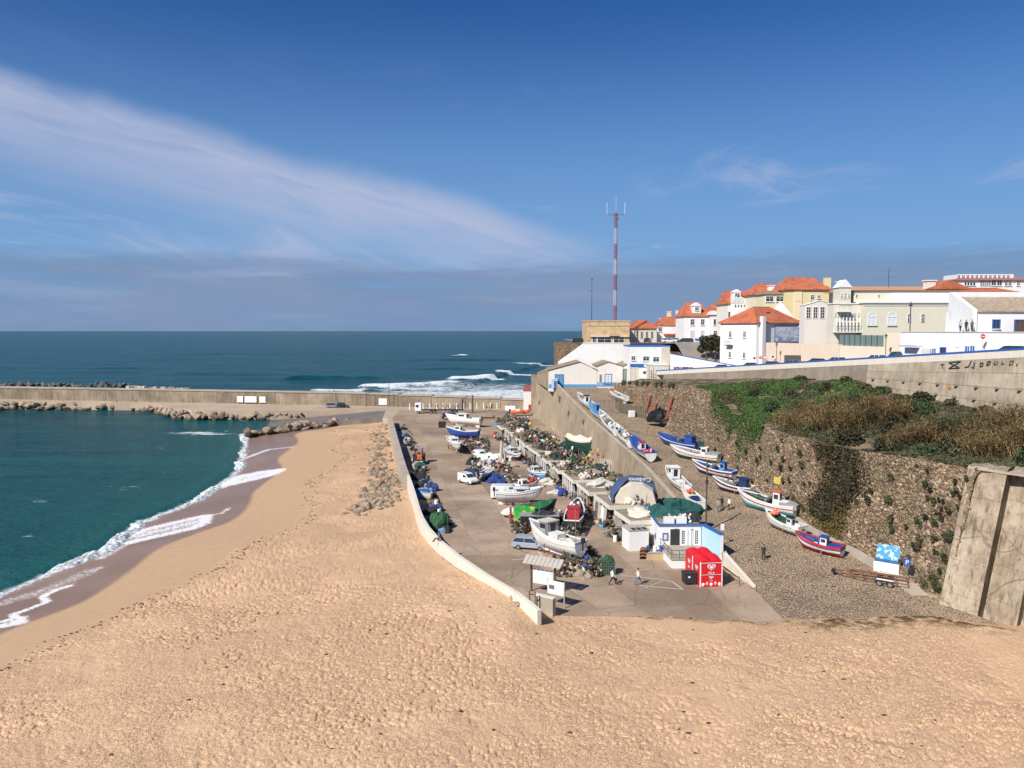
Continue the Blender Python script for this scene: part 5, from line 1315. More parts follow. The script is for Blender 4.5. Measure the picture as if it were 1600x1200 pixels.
# boats on the parapet side of the slipway
GL = 'boats moored along the slipway parapet'
boat('fishing_boat', 'small white boat with glazed wheelhouse near the top of the parapet', (904, 627), (927, 643), cols=('w', 'w', 'b', 'w'), deck='gr', cabin=dict(t=.45, l=1.3, w=1.4, h=1.6, c='w', r='k'), extras=[('net', .75, .55, NETBR), ('net', .2, .6, NETDK)], group=GL, Lmin=6.5)
boat('fishing_boat', 'white boat with a sky blue wheelhouse beside the parapet', (922, 643), (944, 660), cols=('w', 'w', 'lb', 'lb'), deck='lb', cabin=dict(t=.5, l=1.6, w=1.5, h=1.7, c='lb', r='lb'), extras=[('net', .2, .6, NETBR)], group=GL, Lmin=6)
boat('fishing_boat', 'white boat heaped with grey nets and floats beside the parapet', (938, 656), (963, 683), cols=('w', 'w', 'w', 'w'), deck='gr', extras=[('net', .75, .8, CREAMT), ('net', .52, 1.1, NETBR), ('net', .25, 1.1, M((.5, .47, .42), .9, .3, 3, .6)), ('net', .4, .7, NETDK), ('buoys', .3, 9, CM('w')), ('mast', .6, 1.8), ('outboard',)], group=GL, B=2.2)
boat('fishing_boat', 'white boat full of pale crates and boards beside the parapet', (962, 678), (985, 702), cols=('w', 'w', 'br', 'w'), deck='c', extras=[('crates', .3, 10), ('crates', .6, 9), ('net', .8, .7, CREAMT), ('net', .45, .9, NETBR), ('net', .15, .8, CORK)], group=GL, B=2.1)
boat('fishing_boat', 'dark blue and cream boat with a red cabin, stern towards the sheds', (986, 699), (1017, 723), cols=('b', 'w', 'y', 'b'), two_tone='b', deck='b', cabin=dict(t=.45, l=1.2, w=1.2, h=1.2, c='w', r='r'), extras=[('box', .2, 1.6, 1.5, .4, 'r'), ('buoys', .15, 5, M((.8, .3, .25), .6)), ('mast', .55, 2.8), ('mast', .3, 1.8), ('rails', .6, .9, .4)], group=GL, B=2.6, D=1.5)
boat('fishing_boat', 'white boat with an open cuddy roof halfway down the slipway', (1042, 747), (1072, 773), cols=('w', 'w', 'k', 'w'), deck='gr', cabin=dict(t=.62, l=1.5, w=1.5, h=1.7, c='w', r='w', dark=1), extras=[('box', .3, 1.2, 1.2, .5, 'w'), ('mast', .75, 3.0), ('net', .2, .45, CORK)], group=GL, B=2.2, D=1.2)
boat('fishing_boat', 'white boat with coloured fenders hidden behind the green nets', (1068, 778), (1096, 800), cols=('w', 'w', 'w', 'w'), deck='c', extras=[('buoys', .7, 4, CM('o')), ('net', .5, .6, NETBR), ('box', .35, 1.0, 1.0, .6, 'db')], group=GL, B=2.1, D=1.2)
boat('fishing_boat', 'white dinghy on a trailer beside the plank fence at the slipway head', (953, 621), (979, 632), cols=('w', 'w', 'w', 'w'), deck='gr', extras=[('net', .5, .6, NETDK), ('buoys', .9, 3, CM('o'))], B=2.0, D=1.0, Lmin=5, cradle=True)
# boats in the yard
boat('dinghy', 'grey open dinghy on a trailer beyond the panel van', (770, 748), (748, 754), plane=3, cols=('gr', 'gr', 'w', 'w'), deck='gr', B=1.8, D=.9, cradle=True, extras=[('outboard',), ('net', .5, .5, NETDK)])
boat('fishing_boat', 'small sky blue boat between the sheds and the panel van', (852, 752), (830, 742), plane=3, cols=('lb', 'lb', 'w', 'w'), deck='gr', B=1.9, D=1.0, cabin=dict(t=.3, l=1.1, w=1.2, h=1.2, c='w'), extras=[('mast', .5, 3.2), ('net', .65, .6, NETBR)])
boat('fishing_boat', 'black and white boat stored against the far shed fronts', (812, 722), (794, 710), plane=3, cols=('k', 'w', 'k', 'w'), deck='br', B=2.0, D=1.1, cabin=dict(t=.35, l=1.2, w=1.2, h=1.2, c='w', dark=1), extras=[('mast', .55, 3.0), ('net', .7, .6, NETDK), ('crates', .15, 4)])
boat('dinghy', 'little dark blue dinghy near the dark container', (862, 842), (838, 838), plane=3, cols=('k', 'db', 'w', 'gr'), deck='k', B=1.8, D=.9, extras=[('net', .5, .7, NETBR), ('mast', .6, 2.6)])
GY = 'boats on hard standing in the yard'
boat('cabin_cruiser', 'white cabin cruiser with blue windscreen on a trailer in the yard', (699, 664), (752, 668), plane=3, cols=('w', 'w', 'w', 'w'), deck='w', cabin=dict(t=.52, l=3.2, w=2.0, h=1.5, c='w', r='w'), extras=[('rails', .55, .97, .6), ('net', .2, .7, CORK), ('outboard',), ('rails', .05, .35, .7)], group=GY, B=2.8, D=1.7, cradle=True)
boat('motor_boat', 'deep blue hulled motor boat with white cuddy and railings', (700, 686), (748, 688), plane=3, cols=('b', 'b', 'b', 'w'), deck='gr', cabin=dict(t=.66, l=1.7, w=1.6, h=1.2, c='w', dark=1), extras=[('rails', .3, .95, .4), ('net', .35, .5, CORK), ('outboard',)], group=GY, B=2.4, D=1.6, cradle=True)
boat('cabin_boat', 'small cream cabin boat facing the camera side of the yard', (718, 711), (703, 695), plane=3, cols=('c', 'w', 'br', 'w'), deck='w', cabin=dict(t=.50, l=2.0, w=1.5, h=1.1, c='w'), group=GY, B=2.4, D=1.3, cradle=True, Lmin=6, extras=[('rails', .6, .95, .4)])
boat('dinghy', 'little white dinghy lying behind the cream cabin boat', (730, 702), (748, 697), plane=3, cols=('w', 'w', 'w', 'w'), deck='gr', B=1.7, D=.8, group=GY, extras=[('net', .4, .5, CORK)])
boat('dinghy', 'white open boat with red baskets beside the panel van', (841, 762), (808, 768), plane=3, cols=('c', 'w', 'br', 'w'), deck='br', B=2.0, D=1.0, group=GY, cabin=dict(t=.25, l=1.2, w=1.2, h=1.1, c='w'), extras=[('net', .62, .6, REDM), ('buoys', .7, 7, REDM), ('mast', .3, 3)])
boat('cabin_boat', 'white boat with long side rails parked in front of the panel van', (845, 788), (775, 788), plane=3, cols=('w', 'w', 'gr', 'w'), deck='w', B=2.4, D=1.4, group=GY, cradle=True, cabin=dict(t=.55, l=2.2, w=1.6, h=.8, c='w'), extras=[('rails', .2, .95, .5), ('outboard',), ('box', .25, 1.2, 1.4, .5, 'w')])
boat('work_boat', 'large white work boat with cluttered deck and round wheelhouse roof', (832, 856), (908, 880), plane=3, cols=('w', 'w', 'c', 'w'), deck='gr', B=2.7, D=1.7, group=GY, cabin=dict(t=.66, l=1.7, w=1.9, h=1.7, c='gr', r='c', dark=1), cradle=True,
     extras=[('net', .28, .95, CREAMT), ('box', .48, 1.6, 1.5, .8, 'w'), ('net', .40, .7, M((.55, .54, .5), .9, .3, 3, .6)), ('outboard',), ('mast', .1, 4.2), ('rails', .05, .45, .5), ('gallows', .58, 1.9)], sheer=.75)
boat('fishing_boat', 'dark hulled boat with white bow heaped with gear, bow towards the wall', (903, 806), (893, 835), plane=3, cols=('k', 'k', 'w', 'w'), deck='k', B=2.6, D=1.6, group=GY, cabin=dict(t=.3, l=1.6, w=1.7, h=1.6, c='r', r='r', win=0), extras=[('net', .6, .8, NETDK), ('buoys', .75, 6, CM('w')), ('buoys', .7, 4, CM('o')), ('mast', .5, 3.5)], Lmin=6.5)
boat('covered_boat', 'long boat under a bright green tarpaulin next to the white cabin boat', (866, 809), (812, 815), plane=3, cols=('k', 'k', 'k', 'k'), deck='k', B=2.6, D=1.7, group=GY, extras=[('tarp', .02, .93, .75, M((.02, .13, .05), .6, .3, 1.2, .5))])
boat('covered_boat', 'tall green hulled boat under a cream tarpaulin behind the sheds', (884, 710), (928, 716), plane=3, cols=('dg', 'dg', 'dg', 'c'), deck='c', B=3.2, D=3.0, sheer=.2, group=GY, extras=[('tarp', .0, .95, 1.2, CREAMT)], Lmin=7.5, lift=.5)
boat('skiff', 'little white skiff in the shade under the beach wall', (634, 698), (638, 690), plane=3, cols=('w', 'w', 'w', 'w'), deck='gr', B=1.6, D=.8, Lmin=4)
boat('skiff', 'white skiff with pale interior in the shade behind the red tractor', (648, 738), (655, 730), plane=3, cols=('w', 'w', 'lb', 'w'), deck='w', B=1.7, D=.9, Lmin=4.4)
boat('skiff', 'yellowish white pointed skiff beside the blue tarpaulin under the wall', (673, 785), (660, 773), plane=3, cols=('c', 'c', 'w', 'c'), deck='c', B=1.6, D=.9, Lmin=4.6)
# ---------------------------------------------------------------- vehicles
def wheels(par, xs, y, r, w=.2):
    for x in xs:
        for sd_ in (-1, 1):
            t = MB().tube((x, sd_ * y, r), (x, sd_ * (y + w), r), r, 12).build('wheel', RUBBER, par); MB().tube((x, sd_ * (y + w), r), (x, sd_ * (y + w + .015), r), r * .6, 10).build('rim', STEEL, t)
def car(label, loc, rz, col, kind='hatch', name='parked_car', cat='car', group=None, L=4.1, Wd=1.72, H=1.45, nrm=None):
    o = thing(name, label, cat, loc, rz, group); P = glossy_paint(col)
    hw = Wd / 2; belt = .92 if kind != 'van' else 1.15
    if kind == 'van': prof = [(-L / 2, .28), (L / 2, .28), (L / 2, .75), (L / 2 - .15, 1.0), (L / 2 - .95, 1.18), (L / 2 - 1.75, H - .05), (L / 2 - 2.0, H), (-L / 2 + .1, H), (-L / 2, H - .15)]
    else: prof = [(-L / 2, .26), (L / 2, .26), (L / 2, .62), (L / 2 - .12, .74), (L / 2 - 1.15, belt), (-L / 2 + .05, belt + .02), (-L / 2, .8)]
    bd = MB().slab([(x, -hw, z) for x, z in prof], (0, Wd, 0)).build('body', P, o, bevel=.07, smooth=False)
    if kind != 'van':
        rear = {'hatch': -L / 2 + .25, 'wagon': -L / 2 + .2, 'suv': -L / 2 + .18, 'sedan': -L / 2 + .9, 'pickup': -L / 2 + 2.2}[kind]
        lo = [(L / 2 - 1.1, -hw + .06), (L / 2 - 1.1, hw - .06), (rear - .12, hw - .06), (rear - .12, -hw + .06)]
        up = [(L / 2 - 1.85, -hw + .22), (L / 2 - 1.85, hw - .22), (rear + .25, hw - .22), (rear + .25, -hw + .22)]
        gh = MB().loft([[(x, y, belt + .001) for x, y in lo], [(x, y, H - .06) for x, y in up]]).build('glasshouse', GLASS, bd)
        MB().loft([[(x * 1.0, y * 1.03, H - .06) for x, y in up], [(x * .97, y * .93, H) for x, y in up]]).build('roof', P, bd, bevel=.02)
        pl = MB()
        for a_, c_ in zip(lo, up): pl.tube((*a_, belt), (*c_, H - .05), .05, 5)
        for sd_ in (-1, 1):
            xm = (L / 2 - 1.5 + rear) / 2; pl.tube((xm, sd_ * (hw - .05), belt), (xm, sd_ * (hw - .21), H - .06), .045, 5)
        pl.build('pillars', P, bd)
        if kind == 'pickup': MB().box(-L / 2 + 1.0, 0, belt - .02, 1.8, Wd * .86, .03).build('load_bed', CM('k'), bd)
    else:
        for sd_ in (-1, 1): MB().add([(L / 2 - 1.05, sd_ * (hw + .012), 1.2), (L / 2 - 1.75, sd_ * (hw + .012), H - .22), (L / 2 - 2.35, sd_ * (hw + .012), H - .22), (L / 2 - 2.35, sd_ * (hw + .012), 1.15)], [(0, 1, 2, 3)] if sd_ < 0 else [(3, 2, 1, 0)]).build('side_window', GLASS, bd)
        a_, c_ = (L / 2 - .98, 1.22), (L / 2 - 1.68, H - .12); MB().slab([(a_[0], -hw + .12, a_[1]), (a_[0], hw - .12, a_[1]), (c_[0], hw - .18, c_[1]), (c_[0], -hw + .18, c_[1])], (.03, 0, .03)).build('windscreen', GLASS, bd)
        for q in (-1, 1): MB().box(-.6, q * hw * .8, H + .03, L * .5, .04, .05).build('roof_bar', STEEL, bd)
    wheels(o, (L * .31, -L * .30), hw - .17, .31)
    for sd_ in (-1, 1):
        MB().box(L / 2 - .03, sd_ * hw * .68, .58, .08, .36, .16).build('headlight', M((.7, .7, .68), .2), bd); MB().box(-L / 2 + .02, sd_ * hw * .82, .62, .08, .2, .28).build('tail_light', REDM, bd)
        MB().box(L / 2 - 1.35, sd_ * (hw + .09), belt - .02, .12, .18, .13).build('mirror', P, bd)
    MB().box(L / 2 + .005, 0, .3, .06, Wd * .8, .2).build('bumper', CM('k'), bd); MB().box(-L / 2 - .005, 0, .3, .06, Wd * .8, .2).build('bumper', CM('k'), bd)
    return o
def yd(u, v): return gp(u, v, 3.0)
def hd(a_, b_): d = yd(*b_) - yd(*a_); return math.atan2(d.y, d.x)
car('white compact van parked alone on the open yard', yd(731, 755), R(-52), (.74, .74, .74), 'van', 'compact_van', 'van', L=4.1, Wd=1.7, H=1.8)
car('long white panel van parked behind the boat with side rails', yd(793, 779), R(-3), (.76, .76, .76), 'van', 'panel_van', 'van', L=5.3, Wd=1.9, H=2.25)
car('dark blue car half hidden behind the white compact van', yd(741, 745), R(-35), (.015, .02, .05), 'hatch')
car('silver estate car beside the large white work boat', yd(829, 857), R(-16), (.33, .36, .42), 'wagon', L=4.5)
car('white compact van behind the heap of boards in the yard', yd(755, 716), R(-10), (.74, .74, .74), 'van', 'compact_van', 'van', L=4.1, Wd=1.7, H=1.8)
car('grey off-road car parked against the breakwater wall', gp(520, 637, 3), R(4), (.25, .25, .27), 'suv', H=1.7, L=4.5)
car('black off-road car with a trailer load beside the breakwater wall', gp(536, 637, 3), R(4), (.015, .015, .018), 'suv', H=1.8, L=4.2)
car('white pick-up truck with a dark load bed at the end of the yard', gp(786, 638, 3), R(182), (.72, .72, .72), 'pickup', 'pickup_truck', 'pick-up', L=5.2)
# cars on the upper terrace and the cliff road
tz = 26.05
car('white estate car parked on the terrace beside the low house', Vector((ap(1045, 535, 233).x, 233, tz)), R(2), (.72, .72, .72), 'wagon', L=4.5)
car('dark grey estate car parked on the terrace by the gabled house', Vector((ap(1070, 535, 232).x, 232, tz)), R(178), (.05, .05, .055), 'wagon', L=4.9)
car('black car parked beside the fort house', Vector((ap(1012, 537, 236).x, 236, tz)), R(70), (.012, .014, .022), 'hatch')
car('white hatchback parked behind the white estate on the terrace', Vector((ap(1057, 534, 238).x, 238, tz)), R(5), (.7, .7, .7), 'hatch')
GC = 'cars parked along the cliff road'
rdir = math.atan2(-100 + 0, 25.6)
def road_car(Y, lab, c, kind='hatch', off=1.6, **kw):
    p = road_pt(Y, off); p.z = rail(p.y)[1] - .45; return car(lab, p, math.atan2(100, -25.6), c, kind, group=GC, **kw)
road_car(177, 'dark car on the cliff road below the white corner house', (.02, .022, .03)); road_car(165, 'black saloon on the cliff road in front of the round signs', (.014, .014, .016), 'sedan', L=4.5); road_car(157.5, 'dark grey car on the road before the sunk garage', (.04, .04, .045)); road_car(151, 'silver grey car on the road right after the sunk garage', (.2, .2, .21))
road_car(143.5, 'black car on the road below the glass screen', (.015, .015, .017)); road_car(138, 'light grey car on the road below the end of the glass screen', (.4, .4, .4)); road_car(129, 'white car on the road beside the green van', (.7, .7, .7), off=2.2); road_car(125, 'dark green pick-up with cab in front of the white shop', (.01, .09, .06), 'pickup', off=3.0, L=4.8, H=1.75); road_car(104, 'black car on the road below the blue window house', (.012, .012, .014), off=2.0)
p = road_pt(125.5, 7.2); o = thing('market_van', 'white van with purple awning beside the white shop wall', 'van', p, math.atan2(100, -25.6))
MB().box(0, 0, .5, 3.6, 1.9, 1.9).build('body', TRIM, o, bevel=.06); MB().box(0, 1.3, 2.6, 3.4, 1.6, .1).build('awning', M((.12, .08, .42), .7), o); wheels(o, (1.1, -1.1), .78, .33)
# ---------------------------------------------------------------- working vehicles
p = yd(686, 646); o = thing('crane_truck', 'white cab lorry with a long skeletal dark flatbed', 'truck', p, 0)
MB().box(-6.6, 0, .8, 2.1, 2.4, 2.7).build('cab', glossy_paint((.74, .74, .74)), o, bevel=.12); cab = o.children[-1]
MB().box(-7.66, 0, 2.1, .05, 2.1, .9).build('windscreen', GLASS, cab); 
for s_ in (-1, 1): MB().box(-6.9, s_ * 1.21, 2.1, .9, .04, .8).build('side_window', GLASS, cab)
MB().box(1.2, 0, 1.0, 13.5, .9, .35).build('chassis', CM('k'), o)
fl = MB()
for i in range(9): fl.box(-4.6 + i * 1.6, 0, 1.36, .2, 2.4, .12)
fl.build('cross_beam', RUST, o)
for i, x in enumerate((-1.2, .6, 2.2, 3.8, 5.4)):
    MB().path([(x, -1.1, 1.4), (x + .2, -1.0, 2.5 + .3 * (i % 2)), (x + .8, -.4, 2.7), (x + .9, .9, 1.5)], .09, 5).build('stake', STEEL if i % 2 else CM('db'), o)
MB().box(7.6, 0, 1.3, .45, .5, 3.4).build('rear_post', CM('k'), o)
wheels(o, (-6.6, -2.6, -1.4, 4.2, 5.5), .95, .5, .28)
def tractor(label, loc, rz, col, name='tractor'):
    o = thing(name, label, 'tractor', loc, rz); P = CM(col)
    MB().box(.9, 0, .9, 1.9, .8, .75).build('bonnet', P, o, bevel=.08); MB().box(-.35, 0, .7, 1.2, 1.1, .5).build('chassis', CM('k'), o)
    MB().box(-.55, 0, 1.2, .5, .5, .5).build('seat', CM('k'), o); MB().tube((.1, 0, 1.6), (-.15, 0, 1.75), .22, 10).build('steering_wheel', CM('k'), o); MB().tube((1.3, .3, 1.6), (1.3, .3, 2.5), .06, 6).build('exhaust', CM('k'), o)
    r_ = MB()
    for x in (-1.1, .1):
        for y in (-.65, .65): r_.tube((x, y, 1.2), (x, y, 2.7), .05, 5)
    r_.build('roll_frame', CM('k'), o); MB().box(-.5, 0, 2.7, 1.6, 1.6, .1).build('canopy', CM('gr'), o)
    for s_ in (-1, 1):
        t = MB().tube((-.8, s_ * .62, .8), (-.8, s_ * 1.1, .8), .8, 16).build('rear_wheel', RUBBER, o); MB().tube((-.8, s_ * 1.1, .8), (-.8, s_ * 1.12, .8), .42, 12).build('rim', CM('c'), t)
        t = MB().tube((1.4, s_ * .55, .48), (1.4, s_ * .85, .48), .48, 14).build('front_wheel', RUBBER, o); MB().tube((1.4, s_ * .85, .48), (1.4, s_ * .87, .48), .25, 10).build('rim', CM('c'), t)
        MB().box(-.8, s_ * .85, 1.62, 1.3, .5, .08).build('mudguard', P, o)
    return o
tractor('orange red tractor with canopy parked against the beach wall', yd(655, 724), R(-80), 'o').scale = (1.15,) * 3
tractor('blue tractor standing in front of the skeletal lorry', yd(703, 655), R(200), 'db').scale = (1.2,) * 3
# orange inflatable and rescue gear at the far end
p = yd(812, 650); o = thing('orange_inflatable', 'bright orange inflatable boat stored on blocks by the wall corner', 'boat', p, R(5))
for s_ in (-1, 1): MB().path([(-3, s_ * 1.0, 1.3), (1.6, s_ * 1.0, 1.35), (2.8, s_ * .5, 1.6), (3.1, 0, 1.7)], .38, 8).build('tube', ORANGE, o, smooth=True)
MB().box(-.3, 0, 1.0, 5, 1.7, .2).build('floor', CM('o'), o); MB().box(-.6, 0, 1.2, 1.2, .9, 1.0).build('console', CM('w'), o); MB().box(-3.1, 0, 1.1, .5, .5, 1.1).build('outboard', CM('k'), o)
for x in (-2, 1.5): MB().box(x, 0, 0, .3, 1.8, 1.0).build('block', WOOD, o)
p = yd(797, 646); o = thing('white_tank', 'white rounded tank beside the orange inflatable', 'tank', p); MB().tube((-1.6, 0, 1.4), (1.6, 0, 1.4), 1.1, 14).build('vessel', CM('w'), o, smooth=False)
for x in (-1, 1): MB().box(x, 0, 0, .25, 1.6, .6).build('saddle', RUST, o)
p = gp(827, 637, 3); o = thing('beacon_hut', 'small white hut with dark red roof at the foot of the wall corner', 'hut', Vector((p.x, 262, 3)))
MB().box(0, 0, 0, 4.2, 4.2, 6.6).build('wall', TRIM, o); MB().add([(-2.3, -2.3, 6.61), (2.3, -2.3, 6.61), (2.3, 2.3, 6.61), (-2.3, 2.3, 6.61), (-1.6, -1, 8.3), (1.6, -1, 8.3), (1.6, 1, 8.3), (-1.6, 1, 8.3)], [(0, 1, 5, 4), (1, 2, 6, 5), (2, 3, 7, 6), (3, 0, 4, 7), (4, 5, 6, 7), (0, 3, 2, 1)]).build('roof', M((.28, .05, .06), .8), o); MB().box(0, -2.15, 0, 1, .1, 2).build('door', REDP, o)
# ---------------------------------------------------------------- people
SKIN = M((.46, .27, .19), .6, .05); HAIR = M((.03, .02, .015), .8)
def skinmesh(name, nodes, edges, mat, par, sub=1):
    me = bpy.data.meshes.new(name); me.from_pydata([n_[:3] for n_ in nodes], edges, []); me.update()
    o = bpy.data.objects.new(name, me); COL.objects.link(o); o.parent = par
    md = o.modifiers.new('skin', 'SKIN'); md.use_smooth_shade = True
    for i, n_ in enumerate(nodes):
        r_ = n_[3]; me.skin_vertices[0].data[i].radius = (r_, r_ * (n_[4] if len(n_) > 4 else 1)); me.skin_vertices[0].data[i].use_root = (i == 0)
    s_ = o.modifiers.new('sub', 'SUBSURF'); s_.levels = sub; s_.render_levels = sub
    me.materials.append(mat); return o
def dressed(shirt, trous, hz, bare):
    """skin above the collar, shirt, trousers and shoes by height on the figure"""
    def bc(m_): 
        r_ = [n_ for n_ in m_.node_tree.nodes if n_.type == 'VALTORGB'][0]; return tuple(r_.color_ramp.elements[1].color)[:3]
    key = 'cloth_%s_%s_%s' % (shirt.name, trous.name, bare)
    if key in MATS: return MATS[key]
    m, k = newmat(key); z = k.n('ShaderNodeSeparateXYZ', {0: k.n('ShaderNodeTexCoord').outputs['Object']}).outputs[2]
    n_ = k.noise(k.n('ShaderNodeTexCoord').outputs['Object'], 9, 3)
    c = k.mix(k.m('GREATER_THAN', z, hz - .02), bc(trous), bc(SKIN) if bare else bc(shirt)); c = k.mix(k.m('GREATER_THAN', z, hz + .55), c, bc(SKIN))
    if not bare: c = k.mix(k.m('LESS_THAN', z, .075), c, (.03, .025, .02))
    finish(k, c, .8, n_, .3, .02); return m
def person(label, loc, rz, shirt, trous, pose='walk', bag=None, hair=HAIR, bare=False, h=1.74):
    o = thing('person', label, 'person', loc, rz); s = h / 1.74
    st_ = {'walk': .32, 'stand': .06, 'sit': 0, 'cut': .05}[pose]
    P = {}
    hipz = .92 if pose != 'sit' else .28
    N = dict(pelvis=(0, 0, hipz, .15, 1), belly=(0, 0, hipz + .17, .14), chest=(.0, 0, hipz + .40, .165), neck=(.01, 0, hipz + .56, .06), head=(.03, 0, hipz + .68, .085), crown=(.02, 0, hipz + .79, .075))
    for sd_, nm in ((1, 'l'), (-1, 'r')):
        f = st_ * sd_
        N['sh' + nm] = (0, sd_ * .19, hipz + .50, .06); N['el' + nm] = (-.06 - f * .35, sd_ * .25, hipz + .24, .045); N['wr' + nm] = (.06 - f * .5, sd_ * .25, hipz + .02, .032); N['ha' + nm] = (.09 - f * .55, sd_ * .25, hipz - .07, .035)
        if pose == 'sit':
            N['hp' + nm] = (.05, sd_ * .1, hipz - .05, .095); N['kn' + nm] = (.45, sd_ * .13, hipz + .12, .062); N['an' + nm] = (.62, sd_ * .13, .06, .045); N['to' + nm] = (.80, sd_ * .13, .05, .04)
        else:
            N['hp' + nm] = (f * .1, sd_ * .10, hipz - .10, .098); N['kn' + nm] = (f * .75 + .04, sd_ * .11, .50, .066); N['an' + nm] = (f * 1.25 - .03, sd_ * .11, .09 + max(0, -f) * .18, .047); N['to' + nm] = (f * 1.25 + .15, sd_ * .12, .045 + max(0, -f) * .12, .042)
    names = list(N); ix = {q: i for i, q in enumerate(names)}
    E = [('pelvis', 'belly'), ('belly', 'chest'), ('chest', 'neck'), ('neck', 'head'), ('head', 'crown')]
    for nm in 'lr': E += [('chest', 'sh' + nm), ('sh' + nm, 'el' + nm), ('el' + nm, 'wr' + nm), ('wr' + nm, 'ha' + nm), ('pelvis', 'hp' + nm), ('hp' + nm, 'kn' + nm), ('kn' + nm, 'an' + nm), ('an' + nm, 'to' + nm)]
    skinmesh('body', [N[q] for q in names], [(ix[a_], ix[c_]) for a_, c_ in E], dressed(shirt, trous, hipz, bare), o)
    def sub_(nm, keys, edges, mat, g=1.13):
        jx = {q: i for i, q in enumerate(keys)}; skinmesh(nm, [(*N[q][:3], N[q][3] * g + .012) for q in keys], [(jx[a_], jx[c_]) for a_, c_ in edges], mat, o)
    if 0: sub_('shirt', ['chest', 'belly', 'shl', 'shr', 'ell', 'elr', 'wrl', 'wrr'], [('chest', 'belly'), ('chest', 'shl'), ('chest', 'shr'), ('shl', 'ell'), ('shr', 'elr'), ('ell', 'wrl'), ('elr', 'wrr')], shirt)
    ks = ['pelvis', 'hpl', 'hpr', 'knl', 'knr'] + ([] if bare else ['anl', 'anr'])
    if 0: sub_('trousers', ks, [('pelvis', 'hpl'), ('pelvis', 'hpr')] + ([('hpl', 'knl'), ('hpr', 'knr')] + ([] if bare else [('knl', 'anl'), ('knr', 'anr')])), trous)
    c = N['crown']; MB().blob((c[0] - .025, 0, c[2] - .01), (.105, .095, .10), 3, .05, 8, 6).build('hair', hair, o, smooth=True)
    hd_ = N['head']; MB().blob((hd_[0] + .10, 0, hd_[2]), (.022, .015, .025), 1, 0, 6, 4).build('nose', SKIN, o)
    for sd_, nm in ((1, 'l'), (-1, 'r')):
        w = N['ha' + nm]; f_ = MB()
        for i, ln in enumerate((.07, .085, .09, .08)): f_.tube((w[0] - .03 + i * .02, w[1], w[2] - .01), (w[0] - .025 + i * .022, w[1] - sd_ * .012, w[2] - .01 - ln), .009, 5)
        f_.tube((w[0] + .03, w[1], w[2] + .02), (w[0] + .06, w[1] - sd_ * .01, w[2] - .04), .01, 5); f_.build('fingers', SKIN, o)
    if bag: MB().box(N['har'][0], N['har'][1] - .08, N['har'][2] - .35, .3, .14, .34, 0, .8).build('bag', bag, o, bevel=.02)
    o.scale = (s * 1.03,) * 3
    return o
DENIM = M((.08, .15, .26), .8); BLK = M((.018, .018, .02), .8); WSH = M((.72, .72, .70), .8); GRYS = M((.30, .30, .31), .8)
person('person in white top and dark trousers striding with a dark bag across the yard', yd(957, 914), R(5), WSH, BLK, 'walk', bag=BLK)
person('person in pale yellow shirt and jeans walking across the yard', yd(997, 914), R(5), M((.70, .64, .45), .8), DENIM, 'walk')
person('person all in black standing alone on the cobbled slipway', rp(1193, 875), R(-110), BLK, BLK, 'stand')
person('person in grey top and jeans, left of the three talking on the slipway', rp(1122, 800), R(20), GRYS, DENIM, 'stand')
person('person in black top and shorts, middle of the three talking on the slipway', rp(1128, 795), R(-60), BLK, BLK, 'stand')
person('person in white shirt, right of the three talking on the slipway', rp(1139, 797), R(190), WSH, BLK, 'stand')
p = gp(770, 916, 4.0); p.z = sand_z(p.x, p.y); person('sunbather sitting on a towel on the sand below the white parapet', p, R(0), SKIN, M((.35, .05, .05), .8), 'sit', bare=True)
o = thing('beach_towel', 'pale striped towel spread on the sand beside the sunbather', 'towel', p + Vector((.9, -.1, .09)), .1); MB().box(0, 0, 0, 1.8, .8, .02).build('cloth', M((.62, .64, .72), .9, .2, 5), o)
p = gp(686, 845, WT); person('person in dark clothes sitting on the white parapet with legs over the beach', Vector((p.x, p.y, WT - .05)), R(200), M((.12, .1, .14), .8), BLK, 'sit')
person('distant person in dark clothes walking on the far yard', gp(765, 642, 3), R(20), BLK, BLK, 'walk')
person('person in a bright green top bending by the shed doors', yd(832, 723), R(60), M((.04, .42, .06), .8), DENIM, 'stand')
p = on_rw(1489, 519); 
for i, (u, c, tt) in enumerate(((1489, M((.35, .45, .42), .8), 'person in a pale green top standing behind the white shop roof edge'), (1498, BLK, 'person in black between the two others on the white shop roof'), (1507, M((.1, .12, .12), .8), 'person in a dark jacket at the house end of the white shop roof'))):
    p = on_rw(u, 519); person(tt, Vector((p.x + 1.3, p.y + .3, 29.69)), R(200), c, BLK, 'stand')
# ---------------------------------------------------------------- sheds
ROOFC = concrete('shed_roof', (.22, .17, .12), (.34, .27, .195), .5, .5, .1)
SH = [((777.8, 664.4), (785, 669), 'w'), ((788, 669), (796.5, 675.5), 'y'), ((798, 677.5), (808, 686), 'w'), ((810.6, 686), (821, 696), 'w'), ((824, 697), (836, 705.6), 'w'), ((837.5, 705.8), (854, 720.5), 'w'), ((858.4, 722.5), (873, 736), 'w'), ((878, 736.6), (896, 751), 'w'), ((901.6, 754.4), (921, 770), 'w'), ((929, 773), (953, 791), 'w'), ((960.6, 797.5), (986, 815), 'w')]
SHL = ['far end shed with white front', 'shed with cream fascia next to the far end one', 'shed with green nets on its roof', 'shed with blue door and boxes by its doorway', 'shed with long white fascia beyond the man in green', 'shed with white posts and nets hanging over the roof', 'shed with a grey bundle on its roof', 'shed with round white floats on its roof', 'shed with plank side and a white net heap on top', 'shed with white cloth hanging from its front', 'near end shed with cream net heap on its flat roof']
SHEDS = []
rr = random.Random(21)
doorm = [M((.14, .20, .30), .7), M((.45, .44, .40), .7), WOOD, M((.55, .52, .46), .7), M((.25, .12, .06), .8), M((.05, .05, .05), .8)]
